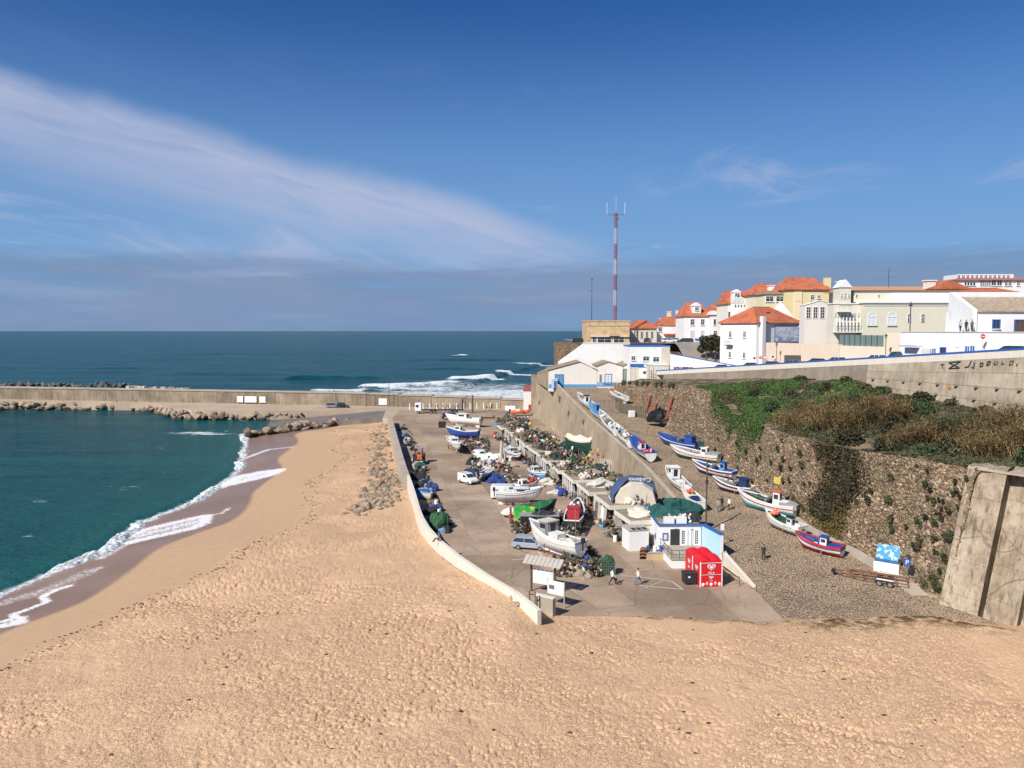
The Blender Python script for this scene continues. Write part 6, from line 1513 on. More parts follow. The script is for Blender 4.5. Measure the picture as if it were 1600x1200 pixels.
for i, (f_, n_, c) in enumerate(SH):
    pf, pn = gp(*f_, 6.0), gp(*n_, 6.0); d = pn - pf; Ls = d.length; rzs = math.atan2(d.y, d.x)
    o = thing('net_shed', SHL[i], 'shed', (pf.x, pf.y, 3.0), rzs, 'net sheds in a row'); dp = 4.2
    # local x towards the camera along the front, y = away from the yard (left of travel)
    MB().box(Ls / 2, dp / 2, 2.55, Ls, dp, .45).build('roof', ROOFC, o)
    MB().box(Ls / 2, -.04, 2.50, Ls + .16, .08, .58).build('fascia', CM('c') if c == 'y' else WHITEW, o); MB().box(Ls + .04, dp / 2 + .02, 2.50, .08, dp, .58).build('end_fascia', WHITEW, o)
    MB().box(.12, dp / 2 + .3, 0, .24, dp - .8, 2.548).build('side_wall', GREYW, o); MB().box(Ls - .14, dp / 2 + .3, 0, .22, dp - .8, 2.548).build('side_wall', WHITEW if i % 3 else GREYW, o); MB().box(Ls / 2, dp - .12, 0, Ls - .6, .2, 2.548).build('back_wall', GREYW, o)
    nd = max(2, int(Ls / 1.6))
    for q in range(nd):
        x0 = .3 + (Ls - .6) * q / nd; w = (Ls - .6) / nd
        if rr.random() < .72: 
            dm = rr.choice(doorm); dd_ = MB().box(x0 + w / 2, 1.05, 0, w - .16, .07, 2.3).build('door', dm, o); MB().box(x0 + w * .75, 1.0, 1.0, .05, .06, .2).build('handle', IRON, dd_)
        MB().box(x0, .12, 0, .16, .16, 2.498).build('post', TRIM if i % 2 else GREYW, o)
    MB().box(Ls / 2, 1.15, 2.3, Ls - .5, .1, .248).build('lintel', GREYW, o)
    SHEDS.append((o, Ls, dp, rzs, Vector((pf.x, pf.y, 3.0))))
# white plastered store box near the blue house
p = yd(993, 862); o = thing('store_box', 'plain white plastered store with a slatted hatch beside the blue trimmed house', 'shed', (p.x + .2, p.y + 1.6, 3), R(12))
MB().box(0, 0, 0, 2.5, 2.6, 2.55).build('wall', TRIM, o); MB().box(0, 0, 2.553, 2.7, 2.8, .1).build('roof', GREYW, o)
for x in (-.6, .1, .8): MB().box(x, -.9, 2.655, .5, 1.0, .03).build('hatch', DARK, o)
# ---------------------------------------------------------------- blue trimmed toilet house
BH = thing('blue_trim_house', 'white flat roofed house with blue roof edge and pale blue side wall', 'building', (20.4, 92.5, 3))
MB().box(-.2, 5.0, 0, 5.2, 9.6, 3.5).build('wall', LIMEW, BH)
for a_ in ((-.2, .12, 5.3, .3), ): MB().box(a_[0], a_[1], 3.503, a_[2], a_[3], .16).build('roof_edge', BLUED, BH)
MB().box(-2.75, 5.1, 3.503, .25, 9.7, .16).build('roof_edge', BLUED, BH); MB().box(-.1, 5.2, 3.503, 4.9, 9.2, .06).build('roof', ROOFC, BH)
PB = M((.42, .62, .80), .85, .05, .8, .15, streak=.08)
MB().add([(2.45, .1, 0), (3.5, -4.4, 0), (3.85, -4.35, 0), (2.9, .2, 0), (2.45, .1, 3.5), (3.5, -4.4, 3.5), (3.85, -4.35, 3.5), (2.9, .2, 3.5)], [(0, 3, 2, 1), (4, 5, 6, 7), (0, 1, 5, 4), (1, 2, 6, 5), (2, 3, 7, 6), (3, 0, 4, 7)][0:2] + [(0, 1, 5, 4), (2, 3, 7, 6), (3, 0, 4, 7)]).build('pale_blue_wall', PB, BH)
MB().add([(3.49, -4.42, 0), (3.86, -4.37, 0), (3.86, -4.37, 3.5), (3.49, -4.42, 3.5), (3.5, -4.39, 0), (3.86, -4.34, 0), (3.86, -4.34, 3.5), (3.5, -4.39, 3.5)], [(0, 1, 2, 3), (0, 3, 7, 4), (1, 5, 6, 2)]).build('white_end', LIMEW, BH)
MB().add([(2.38, .1, 3.503), (3.43, -4.46, 3.503), (3.92, -4.4, 3.503), (2.97, .2, 3.503), (2.38, .1, 3.66), (3.43, -4.46, 3.66), (3.92, -4.4, 3.66), (2.97, .2, 3.66)], [(0, 3, 2, 1), (4, 5, 6, 7), (0, 1, 5, 4), (1, 2, 6, 5), (2, 3, 7, 6), (3, 0, 4, 7)]).build('roof_edge', BLUED, BH)
MB().box(-.75, .17, 1.0, 1.1, .08, 2.0).build('doorway', DARK, BH)
for x in (.35, 1.95):
    d_ = MB().box(x, .12, 1.0, .85, .1, 2.0).build('door', TRIM, BH)
    for i in range(6):
        for j in (-1, 1): MB().box(x - .12 + j * .1, .065, 1.25 + i * .28, .15, .02, .2).build('pane', GLASS, d_)
MB().box(1.15, .3, 1.0, .12, .5, 2.1).build('partition', TRIM, BH); MB().box(1.7, .17, 1.0, .5, .06, 2.0).build('doorway', M((.45, .44, .45), .8), BH)
for x in (-1.9, ): 
    pn = MB().box(x, .17, 1.6, .7, .06, .95).build('poster', M((.10, .16, .26), .5), BH); MB().box(x, .13, 1.75, .36, .03, .6).build('poster_picture', M((.6, .6, .55), .5), pn)
for x in (-.6, 1.2): MB().box(x, .14, 2.95, .3, .12, .1).build('lamp', DARK, BH)
MB().box(-2.83, 1.6, 1.4, .06, .5, .7).build('wall_sign', BLUED, BH); MB().box(-2.83, 3.4, 1.4, .06, .8, 1.2).build('window', TRIM, BH)
# terrace in front with railings and ramp
TE = thing('terrace', 'raised paved terrace with white sides and dark railings', 'terrace', (20.4, 92.5, 3))
MB().prism([(-2.7, .1), (2.4, .1), (3.3, -4.0), (1.2, -5.6), (-2.3, -5.7)], -.1, .98).build('base', LIMEW, TE); MB().prism([(-2.8, .12), (2.42, .12), (3.32, -4.0), (1.2, -5.7), (-2.4, -5.8)], .983, 1.05).build('paving', PALEC, TE)
rl = MB()
pts = [(-2.6, -.4), (-2.3, -5.6), (.3, -5.6)]
for (x0, y0), (x1, y1) in zip(pts[:-1], pts[1:]):
    for h in (1.6, 2.05): rl.tube((x0, y0, h), (x1, y1, h), .03, 5)
    for q in range(4): rl.tube((x0 + (x1 - x0) * q / 3, y0 + (y1 - y0) * q / 3, 1.05), (x0 + (x1 - x0) * q / 3, y0 + (y1 - y0) * q / 3, 2.05), .03, 5)
rl.build('railing', IRON, TE)
o = thing('stone_bench', 'low tan stone block topped with blue drums beside the terrace', 'bench', yd(1023, 872), R(8)); MB().box(0, 0, 0, 2.4, 1.2, .75).build('block', M((.5, .38, .22), .9), o); MB().box(0, 0, .753, 2.5, 1.3, .06).build('top', PALEC, o)
# wedge wall continuing down the slipway edge
o = thing('wedge_wall', 'white low wall sloping down from the pale blue wall to the slipway foot', 'wall')
a_, c_ = Vector((24.2, 87.9, 3)), Vector((25.2, 80.2, 3))
MB().add([a_, c_, c_ + Vector((.35, 0, 0)), a_ + Vector((.4, 0, 0)), a_ + Vector((0, 0, 1.5)), c_ + Vector((0, 0, .25)), c_ + Vector((.35, 0, .25)), a_ + Vector((.4, 0, 1.5))], [(0, 3, 2, 1), (4, 5, 6, 7), (0, 1, 5, 4), (1, 2, 6, 5), (2, 3, 7, 6), (3, 0, 4, 7)]).build('wall', WHITEW, o)
o = thing('handrail', 'dark metal handrail on the yard beside the red kiosk', 'railing', yd(1148, 914)); r_ = MB(); r_.path([(-1.2, 1.8, 0), (-1.2, 1.8, .95), (.4, -.3, .95), (.4, -.3, 0)], .03, 5); r_.tube((-1.2, 1.8, .5), (.4, -.3, .5), .025, 5); r_.build('rail', IRON, o); MB().tube((-.4, .75, 0), (-.4, .75, .95), .03, 5).build('post', IRON, o)
# ---------------------------------------------------------------- red ice-cream kiosk
p = gp(1111, 917, 3); KR = M((.62, .012, .018), .45, .06, 2); KW = M((.8, .78, .78), .5, .03)
K = thing('ice_cream_kiosk', 'bright red ice cream kiosk with white heart logos and humped canvas roof', 'kiosk', (p.x, p.y, 3), R(7))
kw, kd, kh = 2.35, 2.3, 2.65
for j in range(2):
    y0 = j * (kd + .05)
    bd = MB().box(0, y0 + kd / 2, 0, kw, kd, kh).build('body', KR, K)
    rings = []
    n = 10
    for s_ in (0, 1, 2):
        pass
    for hx in (-1, 1):
        rings = []
        for q in range(7):
            yy = y0 + kd * q / 6; prof = .55 * math.sin(math.pi * (q + .6) / 7.2)**.6
            rings.append([(hx * kw / 4 + kw / 4 * math.cos(math.pi * i / n), yy, kh + .004 + prof * math.sin(math.pi * i / n)) for i in range(n + 1)])
        MB().loft(rings, closed=True).build('roof_hump', KR, bd, smooth=False)
    for x in (-kw / 2, kw / 2):
        MB().box(x, y0 + .02, 0, .10, .10, kh + .02).build('corner_tube', KW, bd)
MB().box(0, -.055, 1.30, kw - .1, .03, .03).build('seam', KW, K); MB().box(0, -.055, kh - .1, kw, .03, .05).build('seam', KW, K)
def heart(par, cx, cz, s, y, rz=0, cut=KR):
    for ring_, mt_, dy in ((1.0, KW, 0), (.72, cut, -.012), (.45, KW, -.024)):
        pts = []
        for i in range(28):
            t = 2 * math.pi * i / 28; x = 16 * math.sin(t)**3; z = 13 * math.cos(t) - 5 * math.cos(2 * t) - 2 * math.cos(3 * t) - math.cos(4 * t)
            pts.append((x / 17 * s * ring_, dy, (z + 2) / 17 * s * ring_ * .85))
        o_ = MB().slab(pts, (0, .012, 0)).build('logo_heart', mt_, par); o_.location = (cx, y, cz) if not rz else (y, cx, cz); o_.rotation_euler = (0, 0, rz)
heart(K, 0, 2.1, .48, -.04); text('logo_text', 'OLA', .36, KW, K, (0, -.04, 1.5), (math.pi / 2, 0, 0)); heart(K, 0, 1.0, .26, -.04); text('logo_text', 'OLA', .17, KW, K, (0, -.04, .68), (math.pi / 2, 0, 0))
for j in range(2):
    heart(K, kd * (.5 + j), 1.75, .42, -kw / 2 - .02, -math.pi / 2); text('logo_text', 'OLA', .26, KW, K, (-kw / 2 - .02, kd * (.5 + j), 1.15), (math.pi / 2, 0, -math.pi / 2))
rr2 = random.Random(3)
for i in range(5): MB().blob((-.9 + i * .45, -.03, .28 + .1 * (i % 2)), (.16, .02, .18), i, .3, 8, 5).build('ice_cream_print', M((.72, .45, .28), .6) if i % 2 else KW, K)
p = yd(1079, 914); o = thing('wheelie_bin', 'large black wheeled bin beside the red kiosk', 'bin', p, R(8))
MB().box(0, .4, .15, 1.3, .95, 1.05, 0, 1.08).build('body', RUBBER, o, bevel=.03); MB().box(0, .4, 1.21, 1.48, 1.1, .12).build('lid', RUBBER, o, bevel=.03); wheels(o, (-.45, .45), .0, .09, .1)
MB().box(-.2, -.12, .8, .25, .02, .18).build('sticker', TRIM, o)
# ---------------------------------------------------------------- info shelter and boards at the beach entrance
p = gp(849, 935, 3); o = thing('map_shelter', 'wooden notice board with a slatted gable roof at the beach entrance', 'notice board', (3.2, 78.6, 3), R(-28))
for x in (-1.35, 1.35): MB().box(x, 0, 0, .16, .16, 3.1).build('post', WOODD, o)
MB().box(0, 0, .9, 2.3, .08, 1.5).build('board', TRIM, o); MB().box(0, -.06, 1.0, 2.1, .03, 1.25).build('poster', M((.66, .68, .66), .5, .1, 3), o)
for s_ in (-1, 1):
    for i in range(9): 
        x = -1.9 + i * .475; MB().slab([(x, 0, 3.75), (x + .43, 0, 3.75), (x + .43, s_ * .95, 3.1), (x, s_ * .95, 3.1)][::s_], (0, 0, .05)).build('slat', GREYW, o)
for x in (-1.35, 1.35): MB().slab([(x, -.75, 3.1), (x, .75, 3.1), (x, 0, 3.62)], (.1, 0, 0)).build('truss', WOODD, o)
o = thing('sign_board', 'white two panel sign board on posts at the end of the parapet', 'sign', (4.3, 74.6, 3), R(-35))
for x in (-.95, .95): MB().box(x, 0, 0, .1, .1, 2.6).build('post', GREYW, o)
for x in (-.46, .46): MB().box(x, -.07, 1.2, .9, .04, 1.35).build('panel', TRIM, o)
MB().box(-.45, -.1, 1.7, .6, .02, .4).build('print', M((.15, .13, .12), .6, .4, 6), o); MB().box(0, 0, 1.1, 1.9, .06, .08).build('rail', GREYW, o)
o = thing('shower_posts', 'pair of slim dark posts standing in the sand by the parapet end', 'post', (1.9, 71.7, 2.95)); MB().box(-.25, 0, 0, .1, .1, 2.7).build('post', WOODD, o); MB().box(.28, .1, 0, .1, .1, 2.5).build('post', WOODD, o); MB().box(0, .05, 2.2, .6, .06, .08).build('crossbar', WOODD, o)
o = thing('end_block', 'pale concrete block closing the end of the parapet', 'wall', (3.1, 72.3, 2.6), R(-35)); MB().box(0, 0, 0, 2.1, .5, 2.2).build('block', PALEC, o); MB().box(0, 0, 2.203, 2.2, .6, .08).build('cap', WHITEW, o)
# ---------------------------------------------------------------- slipway furniture
p = rp(1104, 842); o = thing('utility_pole', 'tall bare wooden pole between the blue trimmed house and the slipway', 'pole', Vector((24.6, 97.5, 3.0))); MB().tube((0, 0, 0), (0, 0, 10.6), .13, 8, .09).build('shaft', M((.09, .075, .06), .9), o); MB().box(0, -.12, 7.6, .3, .25, .5).build('bracket', IRON, o)
p = rp(1140, 842); o = thing('slip_sign', 'small white sign on a post beside the pale blue wall', 'sign', Vector((25.3, 92.5, rz_(92.5)))); MB().tube((0, 0, 0), (0, 0, 2.6), .04, 6).build('post', IRON, o); MB().box(0, -.06, 1.9, .45, .04, .8).build('plate', TRIM, o)
# boat trailer
pa, pb = rp(1302, 898), rp(1420, 918); d = pb - pa; o = thing('boat_trailer', 'long empty boat trailer with four wheels at the foot of the wall', 'trailer'); orient(o, d, Vector((0, -RS, 1)), (pa + pb) / 2)
L = d.length; f_ = MB()
for s_ in (-1, 1): f_.path([(-L / 2, 0, .55), (-L * .2, s_ * .8, .6), (L / 2, s_ * .9, .6)], .07, 6); f_.path([(-L * .35, s_ * .35, .85), (L / 2, s_ * .5, .9)], .05, 6)
for q in range(6): f_.tube((-L * .25 + q * L * .145, -.9, .6), (-L * .25 + q * L * .145, .9, .6), .05, 5)
f_.build('frame', RUST, o); wheels(o, (L * .12, L * .26), .95, .34, .22)
for s_ in (-1, 1): MB().box(L * .19, s_ * .95, .72, 1.6, .3, .05).build('mudguard', TRIM, o)
MB().box(-L / 2, 0, .35, .4, .5, .3).build('hitch', CM('k'), o)
p = rp(1386, 896); o = thing('ice_chest', 'white chest with a raised bright blue lid against the stone wall', 'chest', p + Vector((.3, .6, 0)), R(-38))
MB().box(0, 0, 0, 2.6, 1.3, 1.15).build('tub', TRIM, o, bevel=.05); MB().box(0, 0, 1.153, 2.5, 1.2, .05).build('inside', M((.03, .12, .28), .5), o)
m, k = newmat('lid_print'); pos = k.n('ShaderNodeNewGeometry').outputs[0]
finish(k, k.mix(k.ss(k.noise(pos, 1.6, 3, .5, .8), .52, .56), (.03, .24, .44), (.40, .55, .62)), .5)
MB().slab([(-1.3, .62, 1.2), (1.3, .62, 1.2), (1.3, 1.1, 2.75), (-1.3, 1.1, 2.75)], (0, .08, -.02)).build('lid', m, o)
p = rp(1416, 912); o = thing('parking_place_sign', 'blue parking sign with a white letter P at the foot of the wall', 'sign', p, R(-20)); MB().tube((0, 0, 0), (0, 0, 2.5), .045, 6).build('post', STEEL, o); MB().box(0, -.06, 1.9, .62, .04, .8).build('plate', M((.02, .10, .36), .5), o); text('letter', 'P', .7, TRIM, o, (0, -.09, 2.3), (math.pi / 2, 0, 0)); MB().box(.5, .3, 1.2, .4, .3, .7).build('meter', CM('k'), o)
# plank fence, crate and black shape for a recess's shade at the slipway head
pa, pb = rp(969, 645), rp(1008, 655); o = thing('plank_fence', 'short grey green plank fence on the slipway by the stone wall', 'fence')
for i in range(16):
    q = pa.lerp(pb, i / 15); MB().box(q.x, q.y, q.z - .05, .30, .07, 2.5 + .15 * math.sin(i * 2.1), .4).build('plank', M((.17, .17, .12), .9, .25, 3), o)
pa2 = rp(962, 637)
for i in range(6):
    q = pa.lerp(pa2, i / 5); MB().box(q.x, q.y + .2, q.z, .3, .07, 2.4, 1.2).build('plank', M((.17, .17, .12), .9, .25, 3), o)
o = thing('white_cupboard', 'white fridge-like box in front of the plank fence', 'box', rp(987, 652), R(10)); MB().box(0, 0, 0, 1.3, .9, 1.5).build('body', TRIM, o, bevel=.04); MB().box(0, -.47, .1, 1.1, .04, 1.25).build('door', TRIM, o)
p = rp(1027, 668); o = thing('recess_shade', 'black shape standing in for the shade of a recess at the stone wall', 'tarpaulin', p, R(-40)); MB().blob((0, 1.0, 1.2), (2.4, 1.6, 2.4), 5, .35, 12, 8, True).build('sheet', M((.006, .006, .007), .6), o); o.children[0].location = (0, 0, .3)  # black shape put in for the shade of a dark recess, no real sheet
# white lattice fence, banner tarpaulin tent
o = thing('lattice_fence', 'white picket lattice panel leaning before the concrete wall', 'fence', gp(953, 738, 3.2), R(15))
for i in range(13): MB().box(-2.2 + i * .36, 0, 0, .1, .05, 2.5 + .2 * math.sin(i * .6)).build('picket', TRIM, o)
for z in (.5, 1.9): MB().box(0, .05, z, 4.6, .05, .1).build('rail', TRIM, o)
p = gp(1005, 790, 3.2); T = thing('tarpaulin_tent', 'hull covered by a navy banner and a cream sheet behind the near sheds', 'tarpaulin', (17.2, 108.5, 4.5), R(-5)); T.scale = (1.28, 1.28, 1.3)
prof = lambda y, s: [(-2.3 * s, y, 0), (-2.25 * s, y, 1.6), (-1.6 * s, y, 2.7), (-.4, y, 3.15), (.9, y, 3.1), (2.0 * s, y, 2.5), (2.35 * s, y, 1.3), (2.3 * s, y, 0)]
MB().loft([prof(-1.6, .93), prof(-.6, 1.0), prof(.5, 1.0)]).build('cream_sheet', CREAMT, T)
m_nb = M((.055, .085, .17), .6, .12, 1.5, .3); MB().loft([[(x, y, z + .35) for x, y, z in prof(.45, 1.12)], [(x, y, z + .5) for x, y, z in prof(1.6, 1.12)], [(x, y, z + .1) for x, y, z in prof(3.0, 1.05)]]).build('navy_banner', m_nb, T)
fl = MB().add([(-2.45, -1.9, 1.0), (-2.62, .5, 0.6), (-2.62, .5, 2.2), (-1.85, .45, 3.1), (-.6, .4, 3.55), (-1.4, -.9, 2.95), (-2.25, -1.3, 2.0)], [(0, 1, 2, 6), (6, 2, 3, 5), (5, 3, 4)]).build('navy_flap', m_nb, T)
text('banner_text', 'Cuidamos', .62, TRIM, T, (.55, .40, 3.38), (math.pi / 2 + .0, math.pi, 0), .01); text('banner_text', 'do que e nosso', .34, TRIM, T, (-2.68, -.35, 1.5), (math.pi / 2, 0, -math.pi / 2 + .1), .01)
# ---------------------------------------------------------------- gear
def proto(mb, name): 
    me = mb.mesh(name); me.materials.append(None); return me
G = {}
c_ = MB()
for (x, y, sx, sy) in ((0, -.2, .6, .03), (0, .2, .6, .03), (-.29, 0, .03, .37), (.29, 0, .03, .37)): c_.box(x, y, 0, sx, sy, .3)
c_.box(0, 0, 0, .58, .38, .04); c_.box(0, -.2, .3, .64, .05, .03); c_.box(0, .2, .3, .64, .05, .03); G['crate'] = proto(c_, 'fish_crate')
c_ = MB(); rings = []
for r_, z in ((.27, 0), (.30, .05), (.29, .3), (.31, .33), (.29, .36), (.29, .62), (.31, .66), (.29, .7), (.30, .85), (.26, .9)): rings.append([(r_ * math.cos(2 * math.pi * i / 12), r_ * math.sin(2 * math.pi * i / 12), z) for i in range(12)])
c_.loft(rings); c_.tube((.12, 0, .9), (.12, 0, .94), .05, 6); G['barrel'] = proto(c_, 'barrel')
c_ = MB().blob((0, 0, .3), (.3, .3, .3), 2, .02, 10, 7); c_.tube((0, 0, .58), (0, 0, .7), .06, 6); c_.path([(-.06, 0, .66), (0, 0, .78), (.06, 0, .66)], .02, 4); G['buoy'] = proto(c_, 'buoy')
c_ = MB()
for z in (0, .35, .7):
    pts = [(.42 * math.cos(2 * math.pi * i / 10), .42 * math.sin(2 * math.pi * i / 10), z + .03) for i in range(11)]; c_.path(pts, .035, 4)
for i in range(10): a_ = 2 * math.pi * i / 10; c_.tube((.42 * math.cos(a_), .42 * math.sin(a_), 0), (.42 * math.cos(a_ + .35), .42 * math.sin(a_ + .35), .73), .025, 4)
c_.blob((0, 0, .3), (.26, .26, .25), 4, .3, 7, 5); G['pot'] = proto(c_, 'octopus_pot')
for q in range(4): G['net%d' % q] = proto(MB().blob((0, 0, .12), (1, .85, .62), q + 3, .42, 14, 9, True), 'net_heap')
c_ = MB()
for i in range(5): c_.box(0, -.45 + i * .225, .1, 1.1, .16, .03)
for x in (-.5, 0, .5): c_.box(x, 0, 0, .1, 1.0, .098)
G['pallet'] = proto(c_, 'pallet')
c_ = MB(); c_.box(0, 0, 0, .16, 2.6, .06); c_.box(.2, .1, .065, .18, 2.3, .05, .1); c_.box(-.1, 0, .12, .14, 2.8, .05, -.15); G['boards'] = proto(c_, 'plank_stack')
c_ = MB()
for q in range(3):
    pts = [((.34 - .03 * q) * math.cos(2 * math.pi * i / 12), (.34 - .03 * q) * math.sin(2 * math.pi * i / 12), .05 + .09 * q) for i in range(13)]; c_.path(pts, .05, 5)
G['rope'] = proto(c_, 'rope_coil')
KIND = dict(crate=('fish_crate', 'crate'), barrel=('barrel', 'barrel'), buoy=('buoy', 'buoy'), pot=('octopus_pot', 'trap'), net=('net_heap', 'net'), pallet=('pallet', 'pallet'), boards=('plank_stack', 'planks'), rope=('rope_coil', 'rope'))
CN = {'lb': 'sky blue', 'b': 'blue', 'w': 'white', 'gr': 'grey', 'c': 'cream', 'o': 'orange', 'r': 'red', 'y': 'yellow', 'br': 'brown', 'g': 'green', 'dg': 'dark green', 'k': 'black', 'pk': 'pinkish'}
NM = dict(br=NETBR, g=NETGR, k=NETDK, c=CREAMT, dg=TEAL, w=M((.52, .49, .44), .9, .35, 4, .8), gr=CORK, r=M((.45, .10, .07), .9, .3, 4, .7), lb=M((.12, .25, .38), .9, .3, 4, .7), b=M((.02, .05, .2), .9, .3, 4, .7), pk=M((.55, .40, .33), .9, .3, 4, .7))
NOUN = dict(crate='plastic fish crate', barrel='plastic barrel', buoy='round fishing buoy', pot='wire octopus pot', net='heap of fishing net', pallet='wooden pallet', boards='stack of boards', rope='coil of rope')
PLUR = dict(crate='fish crates', barrel='barrels', buoy='buoys', pot='octopus pots', net='net heaps', pallet='pallets', boards='stacked boards', rope='rope coils')
def gear(kind, loc, col, where, s=1., rz=None, tilt=0.):
    me = G[kind] if kind != 'net' else G['net%d' % rr.randint(0, 3)]
    nm, cat = KIND[kind]; rz = rr.uniform(0, 6.28) if rz is None else rz
    sz = s if hasattr(s, '__len__') else (s, s, s)
    o = link(nm, me, None, loc, (tilt, 0, rz), sz); setmat(o, (NM.get(col) or CM(col)) if kind in ('net', 'rope') else (WOOD if kind in ('pallet', 'boards') else CM(col)))
    if kind == 'buoy': 
        for pl_ in (): pass
    cn = {'pallet': 'weathered', 'boards': 'weathered'}.get(kind, CN[col])
    tag(o, '%s %s %s' % (cn, NOUN[kind], where), cat, '%s %s' % (PLUR[kind], where)); return o
def scatter(n, fn, where, weights, cols, pile=1):
    kinds = [k_ for k_, w in weights for _ in range(w)]
    for i in range(n):
        p = fn(); kd = rr.choice(kinds); cl = rr.choice(cols[kd]) if kd in cols else 'c'
        s = rr.uniform(.8, 1.25) if kd != 'net' else (rr.uniform(.7, 1.5), rr.uniform(.6, 1.2), rr.uniform(.7, 1.6))
        lay = 0
        if kd in ('crate', 'buoy', 'pot', 'rope') and pile and rr.random() < .5: lay = rr.choice((.3, .5, .75))
        gear(kd, (p[0], p[1], p[2] + lay * 0), cl, where, s, tilt=rr.uniform(-.25, .25) if kd in ('pot', 'crate') else 0)
        if kd == 'crate' and rr.random() < .5: gear('crate', (p[0] + .05, p[1], p[2] + .34), rr.choice(cols['crate']), where, 1., None)
COLSG = dict(crate=['lb', 'w', 'gr', 'c', 'b'], barrel=['b', 'w'], buoy=['w', 'o', 'r', 'w', 'pk'], pot=['k', 'gr', 'br', 'k'], net=['br', 'k', 'g', 'gr', 'c', 'br', 'k', 'dg'], rope=['c', 'g', 'lb'])
# behind the sheds, between them and the concrete wall
def back_strip():
    while 1:
        Y = rr.uniform(108, 196); xa = interp(Y, [93, 104, 127, 154, 196], [18.8, 17.3, 12.8, 7.9, .4]); xb = yright(Y) - .6
        if xb - xa > 1: return (xa + (min(xb, xa + 7.5) - xa) * rr.random()**1.3, Y, 3.0)
for i in range(34):
    p = back_strip(); gear('net', p, rr.choice(['br', 'k', 'br', 'gr', 'g', 'k', 'dg']), 'in the big mounds behind the sheds', (rr.uniform(1.5, 2.4), rr.uniform(1.3, 2.1), rr.uniform(1.6, 2.8)))
    for q in range(3): gear(rr.choice(['pot', 'buoy', 'buoy', 'crate']), (p[0] + rr.uniform(-.8, .8), p[1] + rr.uniform(-.8, .8), 3.8 + rr.uniform(0, .35)), rr.choice(['k', 'gr', 'w']), 'on the big mounds behind the sheds', rr.uniform(.7, 1.0))
dan = MB().tube((0, 0, 0), (.25, .1, 3.3), .035, 5, .02); dan.blob((.06, .02, .9), (.17, .17, .22), 1, .05, 7, 5); dan.add([(.25, .1, 3.3), (.23, .09, 2.75), (.78, .2, 2.85), (.8, .25, 3.25)], [(0, 1, 2, 3)])
danm = dan.mesh('marker_buoy'); danm.materials.append(None)
for i in range(46):
    p = back_strip(); o = link('marker_buoy', danm, None, (p[0], p[1], 3.0), (rr.uniform(-.35, .35), rr.uniform(-.35, .35), rr.uniform(0, 6)), (1, 1, rr.uniform(.8, 1.3))); cl = rr.choice(['k', 'r', 'y', 'w', 'g', 'k']); setmat(o, CM(cl))
    tag(o, '%s flagged marker pole leaning among the gear behind the sheds' % CN[cl], 'marker', 'marker poles behind the sheds')
scatter(120, back_strip, 'piled behind the sheds', [('net', 5), ('pot', 5), ('crate', 2), ('buoy', 5), ('barrel', 1), ('pallet', 1), ('boards', 2), ('rope', 1)], COLSG)
# on the shed roofs
for i, (o, Ls, dp, rzs, org) in enumerate(SHEDS):
    c, s_ = math.cos(rzs), math.sin(rzs)
    def onroof():
        x, y = rr.uniform(.5, Ls - .5), rr.uniform(1.4, dp + .3); return (org.x + x * c - y * s_, org.y + x * s_ + y * c, 6.0)
    if i < 7: scatter(10, onroof, 'lying on the far shed roofs', [('net', 4), ('pot', 3), ('buoy', 3), ('rope', 1), ('crate', 1)], COLSG)
    elif i == 7: 
        scatter(16, onroof, 'on the flat roof with white floats', [('buoy', 5), ('net', 1), ('pot', 1)], dict(buoy=['w', 'pk', 'w'], net=['gr', 'c'], pot=['br']))
    elif i == 8: q = onroof(); gear('net', (org.x + 3.6 * c - 2.8 * s_, org.y + 3.6 * s_ + 2.8 * c, 6.0), 'w', 'on the plank sided shed', (1.9, 1.6, 1.7))
    elif i == 9: scatter(7, onroof, 'on the shed with hanging cloth', [('net', 2), ('crate', 1), ('buoy', 1)], dict(net=['gr', 'c'], crate=['w'], buoy=['w']))
    else:
        gear('net', (org.x + 3.3 * c - 2.9 * s_, org.y + 3.3 * s_ + 2.9 * c, 6.0), 'c', 'sprawling on the near end shed roof', (2.3, 1.7, 1.2)); gear('net', (org.x + 3.6 * c - 3.2 * s_, org.y + 3.6 * s_ + 3.2 * c, 6.6), 'lb', 'on top of the cream net heap', (.6, .5, .8))
# tangles of small gear that nobody could count
m, k = newmat('gear_tangle'); isl = k.n('ShaderNodeNewGeometry').outputs['Random Per Island']
nd = k.n('ShaderNodeValToRGB', {0: isl}); nd.color_ramp.interpolation = 'CONSTANT'; e = nd.color_ramp.elements
stops = [(.0, (.05, .04, .03)), (.16, (.13, .095, .06)), (.32, (.22, .17, .11)), (.46, (.03, .035, .03)), (.58, (.34, .28, .21)), (.68, (.05, .08, .04)), (.78, (.42, .38, .32)), (.84, (.10, .06, .03)), (.925, (.30, .06, .03)), (.945, (.03, .08, .2)), (.965, (.55, .52, .48)), (.993, (.4, .3, .05))]
while len(e) < len(stops): e.new(.5)
for q, (a_, c) in enumerate(stops): e[q].position = a_; e[q].color = c + (1,)
finish(k, nd.outputs[0], .9)
TANGLE = m
BX = np.array([(-1, -1, -1), (1, -1, -1), (1, 1, -1), (-1, 1, -1), (-1, -1, 1), (1, -1, 1), (1, 1, 1), (-1, 1, 1)]) * .5; BF = np.array([(0, 3, 2, 1), (4, 5, 6, 7), (0, 1, 5, 4), (1, 2, 6, 5), (2, 3, 7, 6), (3, 0, 4, 7)])
